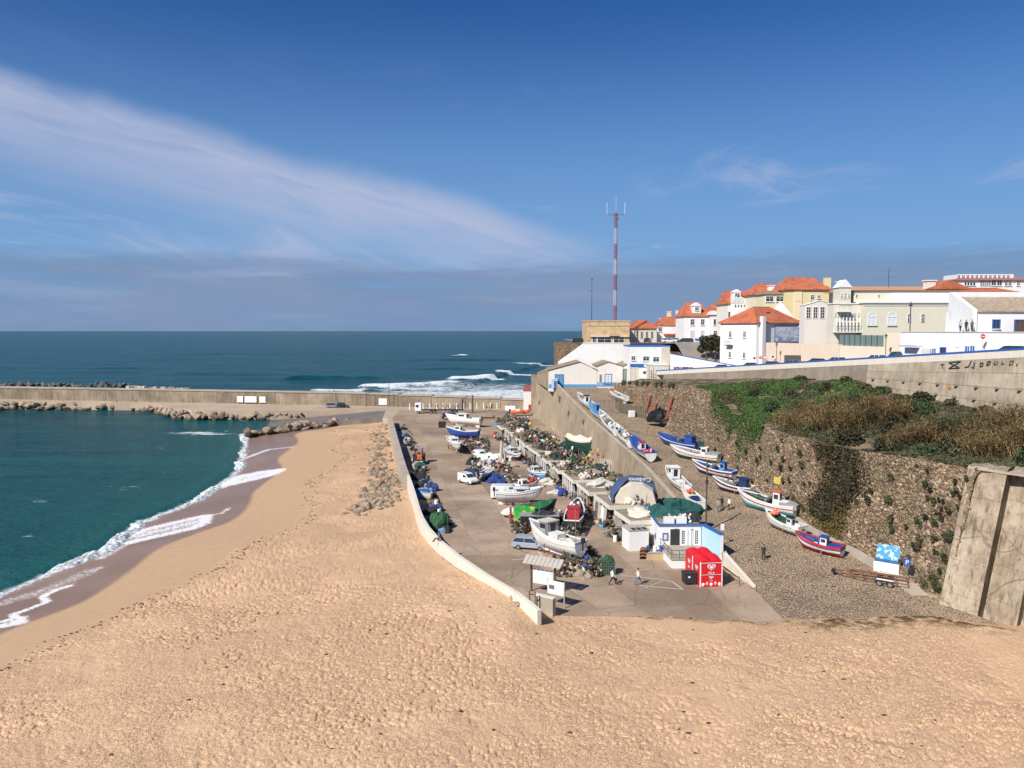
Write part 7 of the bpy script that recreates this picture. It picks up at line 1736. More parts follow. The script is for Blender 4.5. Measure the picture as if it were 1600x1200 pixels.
def tangle(label, n, fn, hmax, seed, zb=3.0):
    q = np.random.RandomState(seed); acc = []
    for i in range(n):
        p = fn(); hh = hmax * (.15 + .85 * float(sstep(fbm(np.array(p[0] / 2.3), np.array(p[1] / 2.3)), .3, .62)))
        kd = q.rand()
        sz = (q.uniform(.5, 1.9), .06, .06) if kd < .3 else ((q.uniform(.25, .7), q.uniform(.2, .6), q.uniform(.12, .4)) if kd < .75 else (q.uniform(.12, .3),) * 3)
        a_ = Euler((q.uniform(-.9, .9), q.uniform(-.9, .9), q.uniform(0, 6.3))).to_matrix(); a_ = np.array(a_)
        acc.append((BX * np.array(sz)) @ a_.T + np.array([p[0], p[1], p[2] + q.rand()**1.6 * hh + .05]))
    return raw_mesh('gear_tangle', np.concatenate(acc), (BF[None] + (np.arange(n) * 8)[:, None, None]).reshape(-1, 4), TANGLE, kind='stuff', label=label)
tangle('tangle of small fishing gear filling the strip behind the sheds', 4200, back_strip, 2.6, 1)
tangle('tangle of small gear on the yard below the wall corner', 900, lambda: (lambda p: (p.x, p.y, 3.0))(yd(rr.uniform(776, 826), rr.uniform(655, 670))), 1.8, 2)
tangle('tangle of small gear in the heap in the middle of the yard', 420, lambda: (lambda p: (p.x, p.y, 3.0))(yd(rr.uniform(738, 798), rr.uniform(716, 740))), 1.5, 3)
tangle('tangle of small gear in the near pile of pots', 380, lambda: (lambda p: (p.x, p.y, 3.0))(yd(rr.uniform(870, 940), rr.uniform(890, 902))), 1.3, 4)
def fr2():
    p = fronts(); return p
def fronts():
    i = rr.randint(0, 10); o, Ls, dp, rzs, org = SHEDS[i]; x, y = rr.uniform(0, Ls), .6 - abs(rr.gauss(0, .75)); c, s_ = math.cos(rzs), math.sin(rzs)
    return (org.x + x * c - y * s_, org.y + x * s_ + y * c, 3.0)
tangle('tangle of small gear strewn before the shed doors', 900, fr2, 1.1, 5)
def box_px(u0, v0, u1, v1): return lambda: (lambda p: (p.x, p.y, 3.0))(yd(rr.uniform(u0, u1), rr.uniform(v0, v1)))
tangle('tangle of dark gear round the green covered boat', 420, box_px(800, 806, 880, 834), 1.5, 6); tangle('tangle of gear beside the dark hulled boat', 300, box_px(876, 806, 914, 838), 1.7, 7)
tangle('tangle of gear between the small boats of the far yard', 260, box_px(724, 690, 764, 706), 1.4, 8); tangle('tangle of gear round the panel van and the dinghy', 260, box_px(770, 744, 838, 766), 1.2, 9); tangle('tangle of gear along the shaded beach wall', 300, lambda: (lambda t: (lambda p: (p.x, p.y, 3.0))(yd(628 + 62 * t + rr.uniform(0, 10), 668 + 160 * t)))(rr.random()), 1.2, 11); tangle('tangle of gear beside the large work boat', 220, box_px(880, 862, 930, 884), 1.2, 12)
for i, (o, Ls, dp, rzs, org) in enumerate(SHEDS):
    c, s_ = math.cos(rzs), math.sin(rzs)
    def on_(): x, y = rr.uniform(.2, Ls - .2), dp + .4 - abs(rr.gauss(0, 1)) * (1.7 if i < 8 else .8); return (org.x + x * c - y * s_, org.y + x * s_ + y * c, 6.0)
    t_ = tangle('tangle of small gear spread over the back of the shed roofs', 150 if i < 8 else 90, on_, 1.3, 10 + i)
# hanging cloths at a shed front
o, Ls, dp, rzs, org = SHEDS[9]
for x, w, mt_ in ((1.6, .9, NETBR), (3.0, 1.1, GREYW), (4.6, 1.3, TRIM), (5.8, .8, GREYW)):
    pts = [(x + w * q / 8, -.25 - .12 * math.sin(q * 2.2), 2.4) for q in range(9)] + [(x + w * q / 8 * 1.05, -.45 - .15 * math.sin(q * 2.2 + .5), .1) for q in range(8, -1, -1)]
    MB().add(pts, [(q, q + 1, 16 - q, 17 - q) for q in range(8)]).build('hanging_cloth', mt_, o)
# teal nets and floats on the blue trimmed house roof
def bhr(x, y): return (20.4 + x, 92.5 + y, 6.55)
for x, y, s in ((-1.7, 4.8, (1.4, 1.2, 1.7)), (-.6, 3.0, (1.3, 1.1, 1.6)), (.9, 5.2, (2.3, 1.9, 2.6)), (-1.6, 7.2, (1.5, 1.2, 1.2)), (1.0, 8.2, (1.6, 1.5, 1.9))): gear('net', bhr(x, y), 'dg', 'on the blue trimmed house roof', s)
gear('net', bhr(1.8, 2.6), 'k', 'on the blue trimmed house roof', (1.3, 1.2, 1.3))
for i in range(34): gear('buoy', (20.4 + rr.uniform(-1.2, 1.5), 92.5 + rr.uniform(.8, 2.4), 6.55 + rr.uniform(0, .75)), rr.choice(['w', 'pk', 'w', 'c']), 'heaped on the blue trimmed house roof', rr.uniform(.4, .6))
for x in (-1.4, .1): 
    o = thing('white_crate_box', 'white box standing on the edge of the blue trimmed roof', 'box', bhr(x, .75), 0, 'white boxes on the blue trimmed roof'); MB().box(0, 0, 0, 1.2, .7, .75).build('box', TRIM, o); MB().box(0, 0, .753, 1.24, .74, .05).build('lid', TRIM, o)
# central heap in the yard
def mid_heap():
    p = yd(rr.uniform(738, 800), rr.uniform(712, 742)); return (p.x, p.y, 3.0)
scatter(46, mid_heap, 'in the heap in the middle of the yard', [('net', 3), ('boards', 3), ('crate', 2), ('buoy', 3), ('barrel', 1), ('pallet', 2), ('pot', 2)], dict(crate=['w', 'c', 'gr'], barrel=['b', 'w'], buoy=['w', 'o', 'pk'], pot=['k', 'gr'], net=['gr', 'w', 'k', 'w', 'br'], rope=['c']))
for u, v, c, s in ((750, 729, 'w', (1.4, 1, 1.2)), (764, 730, 'w', (1.6, 1, 1.1)), (779, 731, 'r', (1.6, 1.1, 1.3)), (738, 725, 'k', (1.3, 1.3, 2.0)), (784, 727, 'w', (.8, .7, 2)), (773, 752, 'b', (2.4, 1.8, 1.7)), (783, 758, 'b', (1.8, 1.4, 1.2))): gear('net', yd(u, v), c, 'in the yard middle', s)
o = thing('upright_mast', 'pale wooden spar standing upright in the yard heap', 'spar', yd(782, 724)); MB().tube((0, 0, 0), (.2, 0, 4.6), .28, 8, .2).build('spar', CM('c'), o); MB().tube((1, 0, 0), (.6, .2, 3.4), .14, 8, .1).build('brace', CM('c'), o)
o = thing('fallen_sail', 'white sheet slung over frames in the yard heap', 'sheet', yd(765, 722)); 
rings = [[(-2.6 + q * .65, -1.0 + .15 * math.sin(q * 1.9), .1), (-2.6 + q * .65, -.4, 1.5 + .35 * math.sin(q * 1.3)), (-2.6 + q * .65, .3, 1.7 + .3 * math.cos(q * 1.6)), (-2.6 + q * .65, .9, .2)] for q in range(9)]
MB().loft(rings, closed=False).build('cloth', TRIM, o)
# along the fronts of the sheds
def fronts():
    i = rr.randint(0, 10); o, Ls, dp, rzs, org = SHEDS[i]; x, y = rr.uniform(0, Ls), rr.uniform(-1.6, .7); c, s_ = math.cos(rzs), math.sin(rzs)
    return (org.x + x * c - y * s_, org.y + x * s_ + y * c, 3.0)
scatter(90, fronts, 'by the shed doors', [('crate', 3), ('barrel', 2), ('buoy', 2), ('pot', 3), ('net', 3), ('boards', 2), ('rope', 1)], dict(crate=['lb', 'w', 'b', 'gr'], barrel=['b', 'w', 'gr'], buoy=['w', 'o'], pot=['k', 'br', 'gr'], net=['k', 'br', 'gr', 'w'], rope=['c', 'g']))
for i in range(12): p = yd(rr.uniform(868, 898), rr.uniform(764, 777)); gear(rr.choice(['crate', 'buoy', 'pot', 'net']), p, rr.choice(['r', 'r', 'b', 'w', 'pk'] if i % 2 else ['r', 'w', 'b']), 'in the red and blue heap outside the sheds', rr.uniform(.9, 1.3))
# near pile with cage
def near_pile():
    p = yd(rr.uniform(872, 938), rr.uniform(888, 900)); return (p.x, p.y, 3.0)
scatter(30, near_pile, 'in the near pile of pots', [('pot', 5), ('net', 2), ('buoy', 2), ('rope', 1), ('crate', 1)], dict(pot=['k', 'gr', 'br', 'c'], net=['gr', 'w', 'br', 'k'], buoy=['w', 'o'], rope=['c'], crate=['gr', 'w']))
gear('barrel', yd(918, 884), 'b', 'behind the near pile of pots', 1.3); gear('net', yd(905, 899), 'w', 'at the front of the near pile of pots', (1.0, .7, 1.3)); gear('net', yd(871, 895), 'r', 'at the end of the near pile of pots', (.7, .6, .5))
p = yd(949, 897); o = thing('net_cage', 'wire cage pallet stuffed with dark green net', 'cage', p, R(5)); c_ = MB()
for x in (-.75, .75):
    for y in (-.55, .55): c_.tube((x, y, 0), (x, y, 1.7), .035, 5)
for i in range(6):
    z = .1 + i * .3
    for (a_, b_) in (((-.75, -.55), (.75, -.55)), ((-.75, .55), (.75, .55)), ((-.75, -.55), (-.75, .55)), ((.75, -.55), (.75, .55))): c_.tube((*a_, z), (*b_, z), .018, 4)
for i in range(7): c_.tube((-.75 + i * .25, -.55, .1), (-.75 + i * .25, -.55, 1.6), .018, 4)
c_.build('cage', STEEL, o); MB().box(0, 0, .1, 1.35, .95, 1.3, 0, 1.05).build('filling', NETGR, o); MB().blob((0, 0, 1.4), (.85, .65, .7), 5, .35, 12, 8, True).build('net', NETGR, o)
# dark box trailer and coloured sheets by the green covered boat
p = yd(843, 826); o = thing('dark_container', 'long black box of gear standing beyond the silver car', 'container', p, R(-2)); MB().box(0, 0, .2, 5.2, 1.8, 1.7).build('body', M((.012, .012, .013), .7), o); MB().box(0, 0, 1.903, 5.3, 1.9, .1).build('rim', CM('gr'), o); MB().blob((.6, 0, 1.9), (1.9, .8, .6), 9, .3, 12, 8, True).build('net', NETDK, o); MB().tube((-.3, -.95, .5), (.0, -.95, 3.2), .05, 5).build('pole', STEEL, o)
for x in (-2, 2): MB().box(x, 0, 0, .3, 1.6, .198).build('runner', WOOD, o)
p = yd(797, 808); o = thing('white_bundle', 'round white sail bundle with dark red patch beside the green tarpaulin', 'bundle', p); MB().blob((0, 0, .55), (1.25, 1.0, .85), 6, .15, 12, 8, True).build('cloth', CM('w'), o); MB().blob((.1, -.8, .35), (.45, .3, .35), 2, .2, 8, 6).build('patch', CM('r'), o)
m, k = newmat('green_yellow_cloth'); pos = k.n('ShaderNodeNewGeometry').outputs[0]; finish(k, k.ramp(k.noise(pos, .9, 2, .5, 1.), [(.38, (.6, .42, .03)), (.46, (.03, .36, .05)), (.62, (.02, .26, .04))]), .7)
p = yd(819, 817); o = thing('green_sheet', 'bright green and yellow cloth hanging over the end of a covered boat', 'cloth', p); MB().slab([(-1.5, -.5, .3), (1.5, -.5, .2), (1.5, -.2, 2.3), (0, -.1, 2.5), (-1.5, -.2, 2.3)], (0, .1, 0)).build('cloth', m, o); MB().tube((-1.9, 0, 0), (-1.9, 0, 2.2), .15, 6).build('rusty_winch', RUST, o)
# gear in the shade below the beach wall
p = yd(664, 777); o = thing('blue_tarpaulin', 'flat bright blue tarpaulin over gear in the shade of the beach wall', 'tarpaulin', (p.x - .2, p.y + .3, 3), R(25)); MB().blob((0, 0, .3), (1.6, 2.4, 1.0), 8, .12, 12, 8, True).build('sheet', M((.03, .13, .34), .5), o)
p = yd(686, 826); o = thing('draped_net', 'dark green net draped on poles at the bend of the beach wall', 'net', p); MB().blob((0, .2, .4), (1.5, 1.6, 1.7), 3, .3, 12, 8, True).build('net', NETGR, o); c_ = MB()
for q in range(6): c_.tube((-1.2 + q * .5, -1.2, 0), (-1.0 + q * .45, -.9, 2.1), .03, 4)
c_.build('poles', M((.05, .25, .10), .8), o)
for u, v, c, s in ((652, 748, 'k', (1.5, 1.5, 1.8)), (660, 762, 'k', (1.3, 1.3, 1.6)), (676, 803, 'k', (1.4, 1.2, 1.3)), (681, 812, 'b', (1.0, .9, 1.0)), (630, 684, 'lb', (.8, .8, 1.0)), (693, 831, 'lb', (.9, .8, .8))): gear('net', yd(u, v), c, 'in the shade of the beach wall', s)
for i in range(16): t_ = i / 15; p = yd(627 + 66 * t_ + rr.uniform(2, 8), 672 + 158 * t_); gear('net', p, rr.choice(['k', 'k', 'b', 'br', 'dg']), 'along the shaded foot of the beach wall', (rr.uniform(.7, 1.2), rr.uniform(.7, 1.3), rr.uniform(1, 2.0)))
for i in range(10): p = yd(rr.uniform(650, 700), 0 + 760); t_ = rr.uniform(0, 1); p = yd(640 + 62 * t_, 712 + 118 * t_ + rr.uniform(-3, 6)); gear(rr.choice(['crate', 'barrel', 'boards', 'pallet']), p, rr.choice(['w', 'b', 'gr']), 'below the beach wall', 1.)
# far heaps under the wall corner
def far_heap(): p = yd(rr.uniform(775, 826), rr.uniform(652, 668)); return (p.x, p.y, 3.0)
scatter(34, far_heap, 'heaped near the wall corner', [('net', 5), ('pot', 2), ('boards', 3), ('crate', 2), ('buoy', 3), ('pallet', 1)], dict(net=['w', 'gr', 'dg', 'lb', 'k', 'br'], pot=['k', 'gr'], crate=['w', 'lb', 'gr'], buoy=['w', 'o', 'pk']))
gear('barrel', yd(774, 683), 'r', 'alone by the far end shed', 1.5)
for u, v in ((735, 690), (738, 690)): gear('buoy', yd(u, v), 'o', 'near the blue motor boat', 1.2)
p = yd(691, 668); o = thing('dark_tub', 'dark square tub on the yard in front of the white cruiser', 'tub', p); MB().box(0, 0, 0, 1.9, 1.4, 1.5, 0, 1.05).build('tub', CM('k'), o); MB().box(0, 0, 1.5, 2.05, 1.55, .1).build('rim', CM('k'), o)
o = thing('timber_baulk', 'long dark timber baulk lying in the far yard', 'timber', yd(762, 654), .1); MB().box(0, 0, 0, 4.4, .5, .5).build('baulk', WOODD, o); MB().box(2, .2, .5, .5, .5, .4).build('block', WOODD, o)
o = thing('timber_post', 'tall dark timber post behind the skeletal lorry', 'post', gp(738.5, 645, 3)); MB().box(0, 0, 0, .5, .5, 5.6).build('post', WOODD, o); MB().box(0, 0, 5.6, .6, .6, .15).build('cap', WOODD, o)
# drums on the stone bench
for dx_, c in ((-.8, 'b'), (0, 'w'), (.75, 'b')): p = yd(1023, 872); gear('barrel', (p.x + dx_, p.y, 3.81), c, 'on the stone block by the terrace', .75)
o = thing('pot_stack', 'leaning stack of rusty wire pots beside the stone block', 'trap', yd(1005, 874)); [MB().tube((0, -.1, .1 + i * .38), (.1, .3, .42 + i * .38), .45, 10, .4, caps=False).build('pot', RUST, o) for i in range(3)]
# gate posts and boards at the far end, white boards on the breakwater
GF = 'white fence posts at the end of the yard'
for i in range(16):
    u = 640 + i * 10.5; p = gp(u, 640 - i * .1, 3)
    o = thing('fence_post', 'short white concrete post in the line before the breakwater', 'post', p, 0, GF); MB().box(0, 0, 0, .3, .3, 2.0).build('shaft', TRIM, o); MB().box(0, 0, 2.0, .36, .36, .1).build('cap', TRIM, o)
GBd = 'white boards fixed on the breakwater wall'
for u in (375, 387, 396, 410, 598):
    Y = interp((u - 800) / F * 285, [q[0] for q in BW], [q[1] for q in BW]) - .4; p = ap(u, 620, Y)
    o = thing('white_board', 'white rectangular board fixed on the breakwater wall', 'board', (p.x, Y, 3.6), -.18, GBd); MB().box(0, 0, 0, 2.4 if u != 598 else 3, .1, 2.2).build('panel', TRIM, o); MB().box(0, -.06, -.1, 2.6, .06, .12).build('frame', GREYW, o)
for (u, Y) in ((572, 288), (608, 281)):
    p = gp(u, 636, 3); o = thing('quay_lamp', 'thin dark lamp post on the quay beside the breakwater' if u == 572 else 'dark lamp post with angled head near the fence posts', 'street lamp', p); MB().tube((0, 0, 0), (0, 0, 8.5), .08, 6).build('pole', IRON, o); MB().box(.5, 0, 8.4, 1.1, .25, .12).build('head', IRON, o)
# ================================================================ ROCKS AND PLANTS
rk = []
for sd_ in range(7):
    bm = bmesh.new(); bmesh.ops.create_icosphere(bm, subdivisions=2, radius=1); q = random.Random(sd_ + 40)
    ax = [Vector((q.gauss(0, 1), q.gauss(0, 1), q.gauss(0, 1))).normalized() for _ in range(9)]; dd_ = [q.uniform(.55, .85) for _ in ax]
    for v in bm.verts:
        for a_, d_ in zip(ax, dd_):
            t = v.co.dot(a_)
            if t > d_: v.co -= a_ * (t - d_) * .95
        v.co *= 1 + q.uniform(-.03, .03)
    me = bpy.data.meshes.new('boulder'); bm.to_mesh(me); bm.free(); me.materials.append(ROCK); rk.append(me)
rb = random.Random(77)
def boulder(p, s, lab, grp):
    return link('boulder', rb.choice(rk), None, p, (rb.uniform(-.5, .5), rb.uniform(-.5, .5), rb.uniform(0, 6.3)), (s * rb.uniform(.8, 1.3), s * rb.uniform(.7, 1.1), s * rb.uniform(.55, .85)), label=lab, category='boulder', group=grp)
def bank(px, n, z0, z1, s0, s1, lab, grp, jit=2):
    for i in range(n):
        t = (i + rb.random()) / n * (len(px) - 1); j = min(int(t), len(px) - 2); f = t - j
        u = px[j][0] + (px[j + 1][0] - px[j][0]) * f; v = px[j][1] + (px[j + 1][1] - px[j][1]) * f
        h = rb.random(); z = z0 + (z1 - z0) * h
        p = gp(u + rb.uniform(-3, 3), v - (z1 - z0) * h * 4.8 + rb.uniform(-jit, jit) * .5, z); boulder(p - Vector((0, 0, .25)), rb.uniform(s0, s1), lab, grp)
bank([(-10, 640), (60, 640), (130, 640), (200, 640), (248, 643)], 78, .1, 2.7, 1.2, 2.0, 'tide stained boulder on the bank along the breakwater quay', 'boulders along the breakwater quay')
bank([(248, 643), (262, 650), (280, 655), (340, 656), (400, 655), (430, 654)], 56, .1, 2.6, 1.1, 1.8, 'boulder on the bank round the quay platform', 'boulders round the quay platform')
bank([(415, 652), (470, 648), (520, 645), (566, 641)], 26, 1.5, 2.7, .7, 1.15, 'low boulder edging the quay above the wet slip', 'boulders edging the wet slip')
bank([(382, 683), (420, 678), (460, 672), (500, 667), (545, 664), (590, 660), (606, 656)], 48, .2, 2.4, 1.1, 1.9, 'boulder of the short rock groyne at the end of the beach', 'boulders of the groyne')
RIP = [(600, 660, 8), (592, 668, 12), (598, 680, 12), (590, 692, 14), (592, 706, 16), (588, 720, 18), (600, 730, 16), (612, 738, 16), (590, 742, 20), (572, 752, 12), (606, 756, 22), (590, 764, 24), (572, 772, 18), (556, 776, 10), (608, 770, 16), (622, 742, 10)]
for (u, v, n) in RIP:
    for i in range(int(n * .43)):
        p = gp(u + rb.gauss(0, 7), v + rb.gauss(0, 4), 4.1); z = sand_z(p.x, p.y); boulder((p.x, p.y, z + .1), rb.uniform(.4, 1.0) * (1.35 if i == 0 else 1), 'grey boulder half buried in the sand beside the beach wall', 'boulders half buried in the beach')
for (u, v, s) in ((813, 955, .9), (822, 962, .8), (806, 962, .6), (830, 956, .7), (818, 948, .6), (836, 962, .5), (800, 955, .45)):
    p = gp(u, v, 3.2); boulder((p.x, p.y, sand_z(p.x, p.y) + .05), s, 'boulder in the little heap at the parapet end on the sand', 'boulders at the parapet end')
acc = []; rs = np.random.RandomState(8)
for (u, v, n) in RIP:
    for i in range(n * 3):
        p = gp(u + rb.gauss(0, 9), v + rb.gauss(0, 4.5), 4.1); s = rs.uniform(.12, .42)
        acc.append(IV * (1 + .5 * (rs.rand(len(IV), 1) - .5)) * np.array([s * 1.2, s, s * .75]) + np.array([p.x, p.y, sand_z(p.x, p.y) + .05]))
raw_mesh('small_stones', np.concatenate(acc), (IF[None] + (np.arange(len(acc)) * len(IV))[:, None, None]).reshape(-1, 3), ROCK, kind='stuff', label='small loose stones between the boulders on the beach')
# small litter of weed and stones on the sand
wd = MB()
for i in range(420):
    t = rb.random() * (len(BERM) - 12) + 4; j = int(t); f = t - j
    x = BERM[j][0] + (BERM[j + 1][0] - BERM[j][0]) * f + rb.gauss(.5, .7); y = BERM[j][1] + (BERM[j + 1][1] - BERM[j][1]) * f + rb.gauss(0, .7)
    if y > 222: continue
    s = rb.uniform(.04, .13); wd.blob((x, y, sand_z(x, y) + .03), (s * 1.6, s, s * .4), i, .4, 6, 4)
for i in range(70):
    x, y = rb.uniform(-30, 30), rb.uniform(48, 72); s = rb.uniform(.05, .13); wd.blob((x, y, sand_z(x, y) + .03), (s * 1.5, s, s * .5), i, .4, 6, 4)
wd.build('tide_wrack', M((.07, .05, .03), .95), kind='stuff', label='dark tide wrack scattered along the high water line')
# tetrapods and blocks beyond the breakwater crest
TB = concrete('tetrapod_concrete', (.07, .068, .066), (.14, .135, .125), .5, .5, .2)
tm = MB()
for d_ in ((0, 0, 1), (.94, 0, -.33), (-.47, .82, -.33), (-.47, -.82, -.33)): tm.tube((0, 0, 0), Vector(d_) * 1.6, .75, 8, .48)
tme = tm.mesh('tetrapod'); tme.materials.append(TB)
for i in range(34):
    u = -5 + i * 6.1 + rb.uniform(-2, 2); Y = interp((u - 800) / F * 308, [q[0] for q in BW], [q[1] for q in BW]) + rb.uniform(6.3, 8.5); p = ap(u, 603, Y)
    link('tetrapod', tme, None, (p.x, Y, 7.2 + rb.uniform(-.5, .9)), (rb.uniform(0, 6), rb.uniform(0, 6), rb.uniform(0, 6)), (1.2,) * 3, label='grey concrete tetrapod piled on the sea side of the breakwater', category='tetrapod', group='tetrapods along the breakwater')
cb = MB().box(0, 0, 0, 1.8, 1.8, 1.6, 0, .92); cme = cb.mesh('concrete_block'); cme.materials.append(PALEC)
for i in range(16):
    u = 202 + i * 6.0; Y = interp((u - 800) / F * 300, [q[0] for q in BW], [q[1] for q in BW]) + 6; p = ap(u, 605, Y)
    link('concrete_block', cme, None, (p.x, Y, 6.7 + rb.uniform(-.3, .4) - i * .03), (0, 0, rb.uniform(0, 1.5)), (1, 1, 1), label='pale concrete cube on the sea side of the breakwater', category='block', group='concrete cubes along the breakwater')
# ---- leaves
def leafmat(name, c1, c2, c3):
    m, k = newmat(name); isl = k.n('ShaderNodeNewGeometry').outputs['Random Per Island']; pos = k.n('ShaderNodeNewGeometry').outputs[0]
    c = k.ramp(isl, [(0, c1), (.5, c2), (1, c3)]); c = k.mix(k.ss(k.noise(pos, .5, 3), .4, .7, 0, .6), c, c1)
    p = finish(k, c, .7); return m
LG = leafmat('leaf_green', (.018, .038, .012), (.035, .07, .018), (.06, .095, .025)); LD = leafmat('leaf_dark', (.018, .019, .007), (.034, .034, .012), (.062, .055, .02)); LO = leafmat('leaf_olive', (.035, .042, .015), (.07, .072, .028), (.12, .105, .045)); LB = leafmat('reed', (.10, .06, .022), (.22, .14, .055), (.36, .26, .12)); LGR = leafmat('grass_green', (.03, .07, .012), (.055, .115, .02), (.09, .15, .03)); LM = leafmat('moss_yellow', (.06, .045, .012), (.13, .095, .02), (.20, .15, .035))
LM2 = leafmat('dry_brown', (.035, .024, .010), (.075, .052, .02), (.13, .09, .035))
rg = np.random.RandomState(5)
def leaves(name, C, size, mat, parent=None, up=0., n_=None, elong=1.0, **tags):
    """one small folded leaf quad at each point of C"""
    n = len(C); a_ = rg.normal(size=(n, 3)); a_[:, 2] = a_[:, 2] * (1 - up) + up * 2.0; a_ /= np.linalg.norm(a_, axis=1)[:, None]
    b_ = np.cross(a_, rg.normal(size=(n, 3))); b_ /= np.linalg.norm(b_, axis=1)[:, None] + 1e-9
    s = (size * rg.uniform(.6, 1.4, n))[:, None]
    V = np.stack([C - b_ * s * .5, C + a_ * s * elong * .5, C + b_ * s * .5 + a_ * s * elong * .1, C - a_ * s * elong * .5 * (0.2 if up else 1)], 1).reshape(-1, 3)
    return raw_mesh(name, V, np.arange(n * 4).reshape(n, 4), mat, parent, **tags)
def bush(label, Y, s, r, mat, n=900, group='bushes on the slope', name='bush', leaf=.22, hz=.8, loc=None):
    x, z = slope_z(Y, s) if loc is None else (loc[0], loc[2]); Y = Y if loc is None else loc[1]
    o = thing(name, label, 'bush', (x, Y, z - .1), 0, group)
    st = MB()
    for q in range(5): a_ = q * 1.3; st.tube((0, 0, -.2), (math.cos(a_) * r * .5, math.sin(a_) * r * .5, r * hz * .7), .06, 5, .03)
    st.build('stems', WOODD, o)
    k_ = 9; cc = rg.normal(size=(k_, 3)); cc /= np.linalg.norm(cc, axis=1)[:, None]; cc[:, 2] = np.abs(cc[:, 2]); cc *= r * .62 * np.array([1, 1, hz])
    idx = rg.randint(0, k_, n); d_ = rg.normal(size=(n, 3)); d_ /= np.linalg.norm(d_, axis=1)[:, None]; rad = r * .5 * rg.uniform(.5, 1.0, n)**.5
    P = cc[idx] + d_ * rad[:, None] * np.array([1, 1, hz]) ; P[:, 2] = np.maximum(P[:, 2], .02)
    leaves('foliage', P, leaf, mat, o); return o
BUS = [(128, .25, 1.6, LG, 'round green bush above the middle of the stone wall'), (121, .55, 2.0, LG, 'green bush just below the old rendered wall'), (114, .62, 2.4, LG, 'bright green bush left of the concrete panels'), (108, .70, 2.3, LG, 'broad green bush under the first concrete panels'), (104, .45, 2.2, LD, 'dark bush in the head of the gully'), (100, .30, 2.2, LD, 'dark bush filling the upper gully'), (98, .12, 2.0, LD, 'dark bush hanging at the gully lip'), (111, .40, 1.8, LO, 'olive bush between reeds and gully'), (95, .50, 1.9, LO, 'olive bush on the shelf right of the gully'), (93, .72, 1.6, LD, 'low dark bush under the second row of anchors'), (90, .30, 1.7, LO, 'olive bush above the near stone wall'), (92, .12, 1.5, LD, 'dark bush on the wall top right of the gully'),
       (80.5, .50, 2.6, LD, 'big dark bush beside the near reeds'), (77.5, .30, 2.3, LG, 'green bush above the concrete buttress'), (76.5, .62, 2.6, LD, 'dark bush at the foot of the near panels'), (82, .82, 1.6, LO, 'olive bush tucked against the concrete panels'), (117, .85, 1.3, LD, 'little dark bush hugging the road wall'), (126, .93, 1.3, LO, 'small olive bush at the start of the concrete panels'), (134, .55, 1.3, LO, 'small olive bush below the rendered wall'), (97, .88, 1.4, LD, 'dark tuft under the orange banner')]
for Y, s, r, mt_, lb in BUS: bush(lb, Y, s, r, mt_, n=int(380 * r * r), leaf=.26)
# hanging growth in the gully and moss below it
P = []
for i in range(9000):
    h = rg.uniform(.18, 1.02); Y = 97.5 + rg.normal() * (.8 + 1.2 * h) - (1 - h) * 1.2 + 1.5 * math.sin(h * 7); x, z = wall_pt(Y, min(h, 1)); P.append((x - .35 - rg.rand() * .5, Y, z))
P = np.array(P); leaves('gully_growth', P[::2], .26, LD, kind='stuff', label='dark plants hanging down the gully in the stone wall'); leaves('gully_growth', P[1::2], .26, LM2, kind='stuff', label='brown dry plants hanging down the gully in the stone wall')
P = []
for i in range(3600):
    Y = rg.uniform(119, 141); h = 1.03 - abs(rg.normal()) * .20 * (.35 + float(vnoise(np.array(Y * .45), np.array(3.)))*1.3); x, z = wall_pt(Y, max(h, .3)); P.append((x - .3 - rg.rand() * .3, Y, z))
leaves('hanging_grass', np.array(P), .3, LGR, up=.3, kind='stuff', label='green grass draping over the edge of the stone wall')
P = []
for i in range(7000):
    h = rg.uniform(.02, .62); Y = 96.6 + rg.normal() * 1.25; x, z = wall_pt(Y, h); P.append((x - .3 - rg.rand() * .25, Y, z))
leaves('gully_moss', np.array(P), .2, LM, kind='stuff', label='yellow brown moss at the foot of the gully')
# grass on the slope, green at the far half, dry near
P, Q = [], []
for i in range(70000):
    Y = rg.uniform(76, 150); s = rg.rand(); x, z = slope_z(Y, s); nse = float(fbm(np.array(x / 6.), np.array(Y / 6.)))
    g_ = (Y > 117) and (s < .95)
    if g_ and nse > .47: P.append((x, Y, z + .12))
    elif nse > .36: Q.append((x, Y, z + .12))
leaves('slope_grass', np.array(P), .34, LGR, up=.7, kind='stuff', label='green grass growing on the far half of the slope'); leaves('slope_scrub', np.array(Q), .36, LO, up=.5, kind='stuff', label='dry scrub covering the near half of the slope')
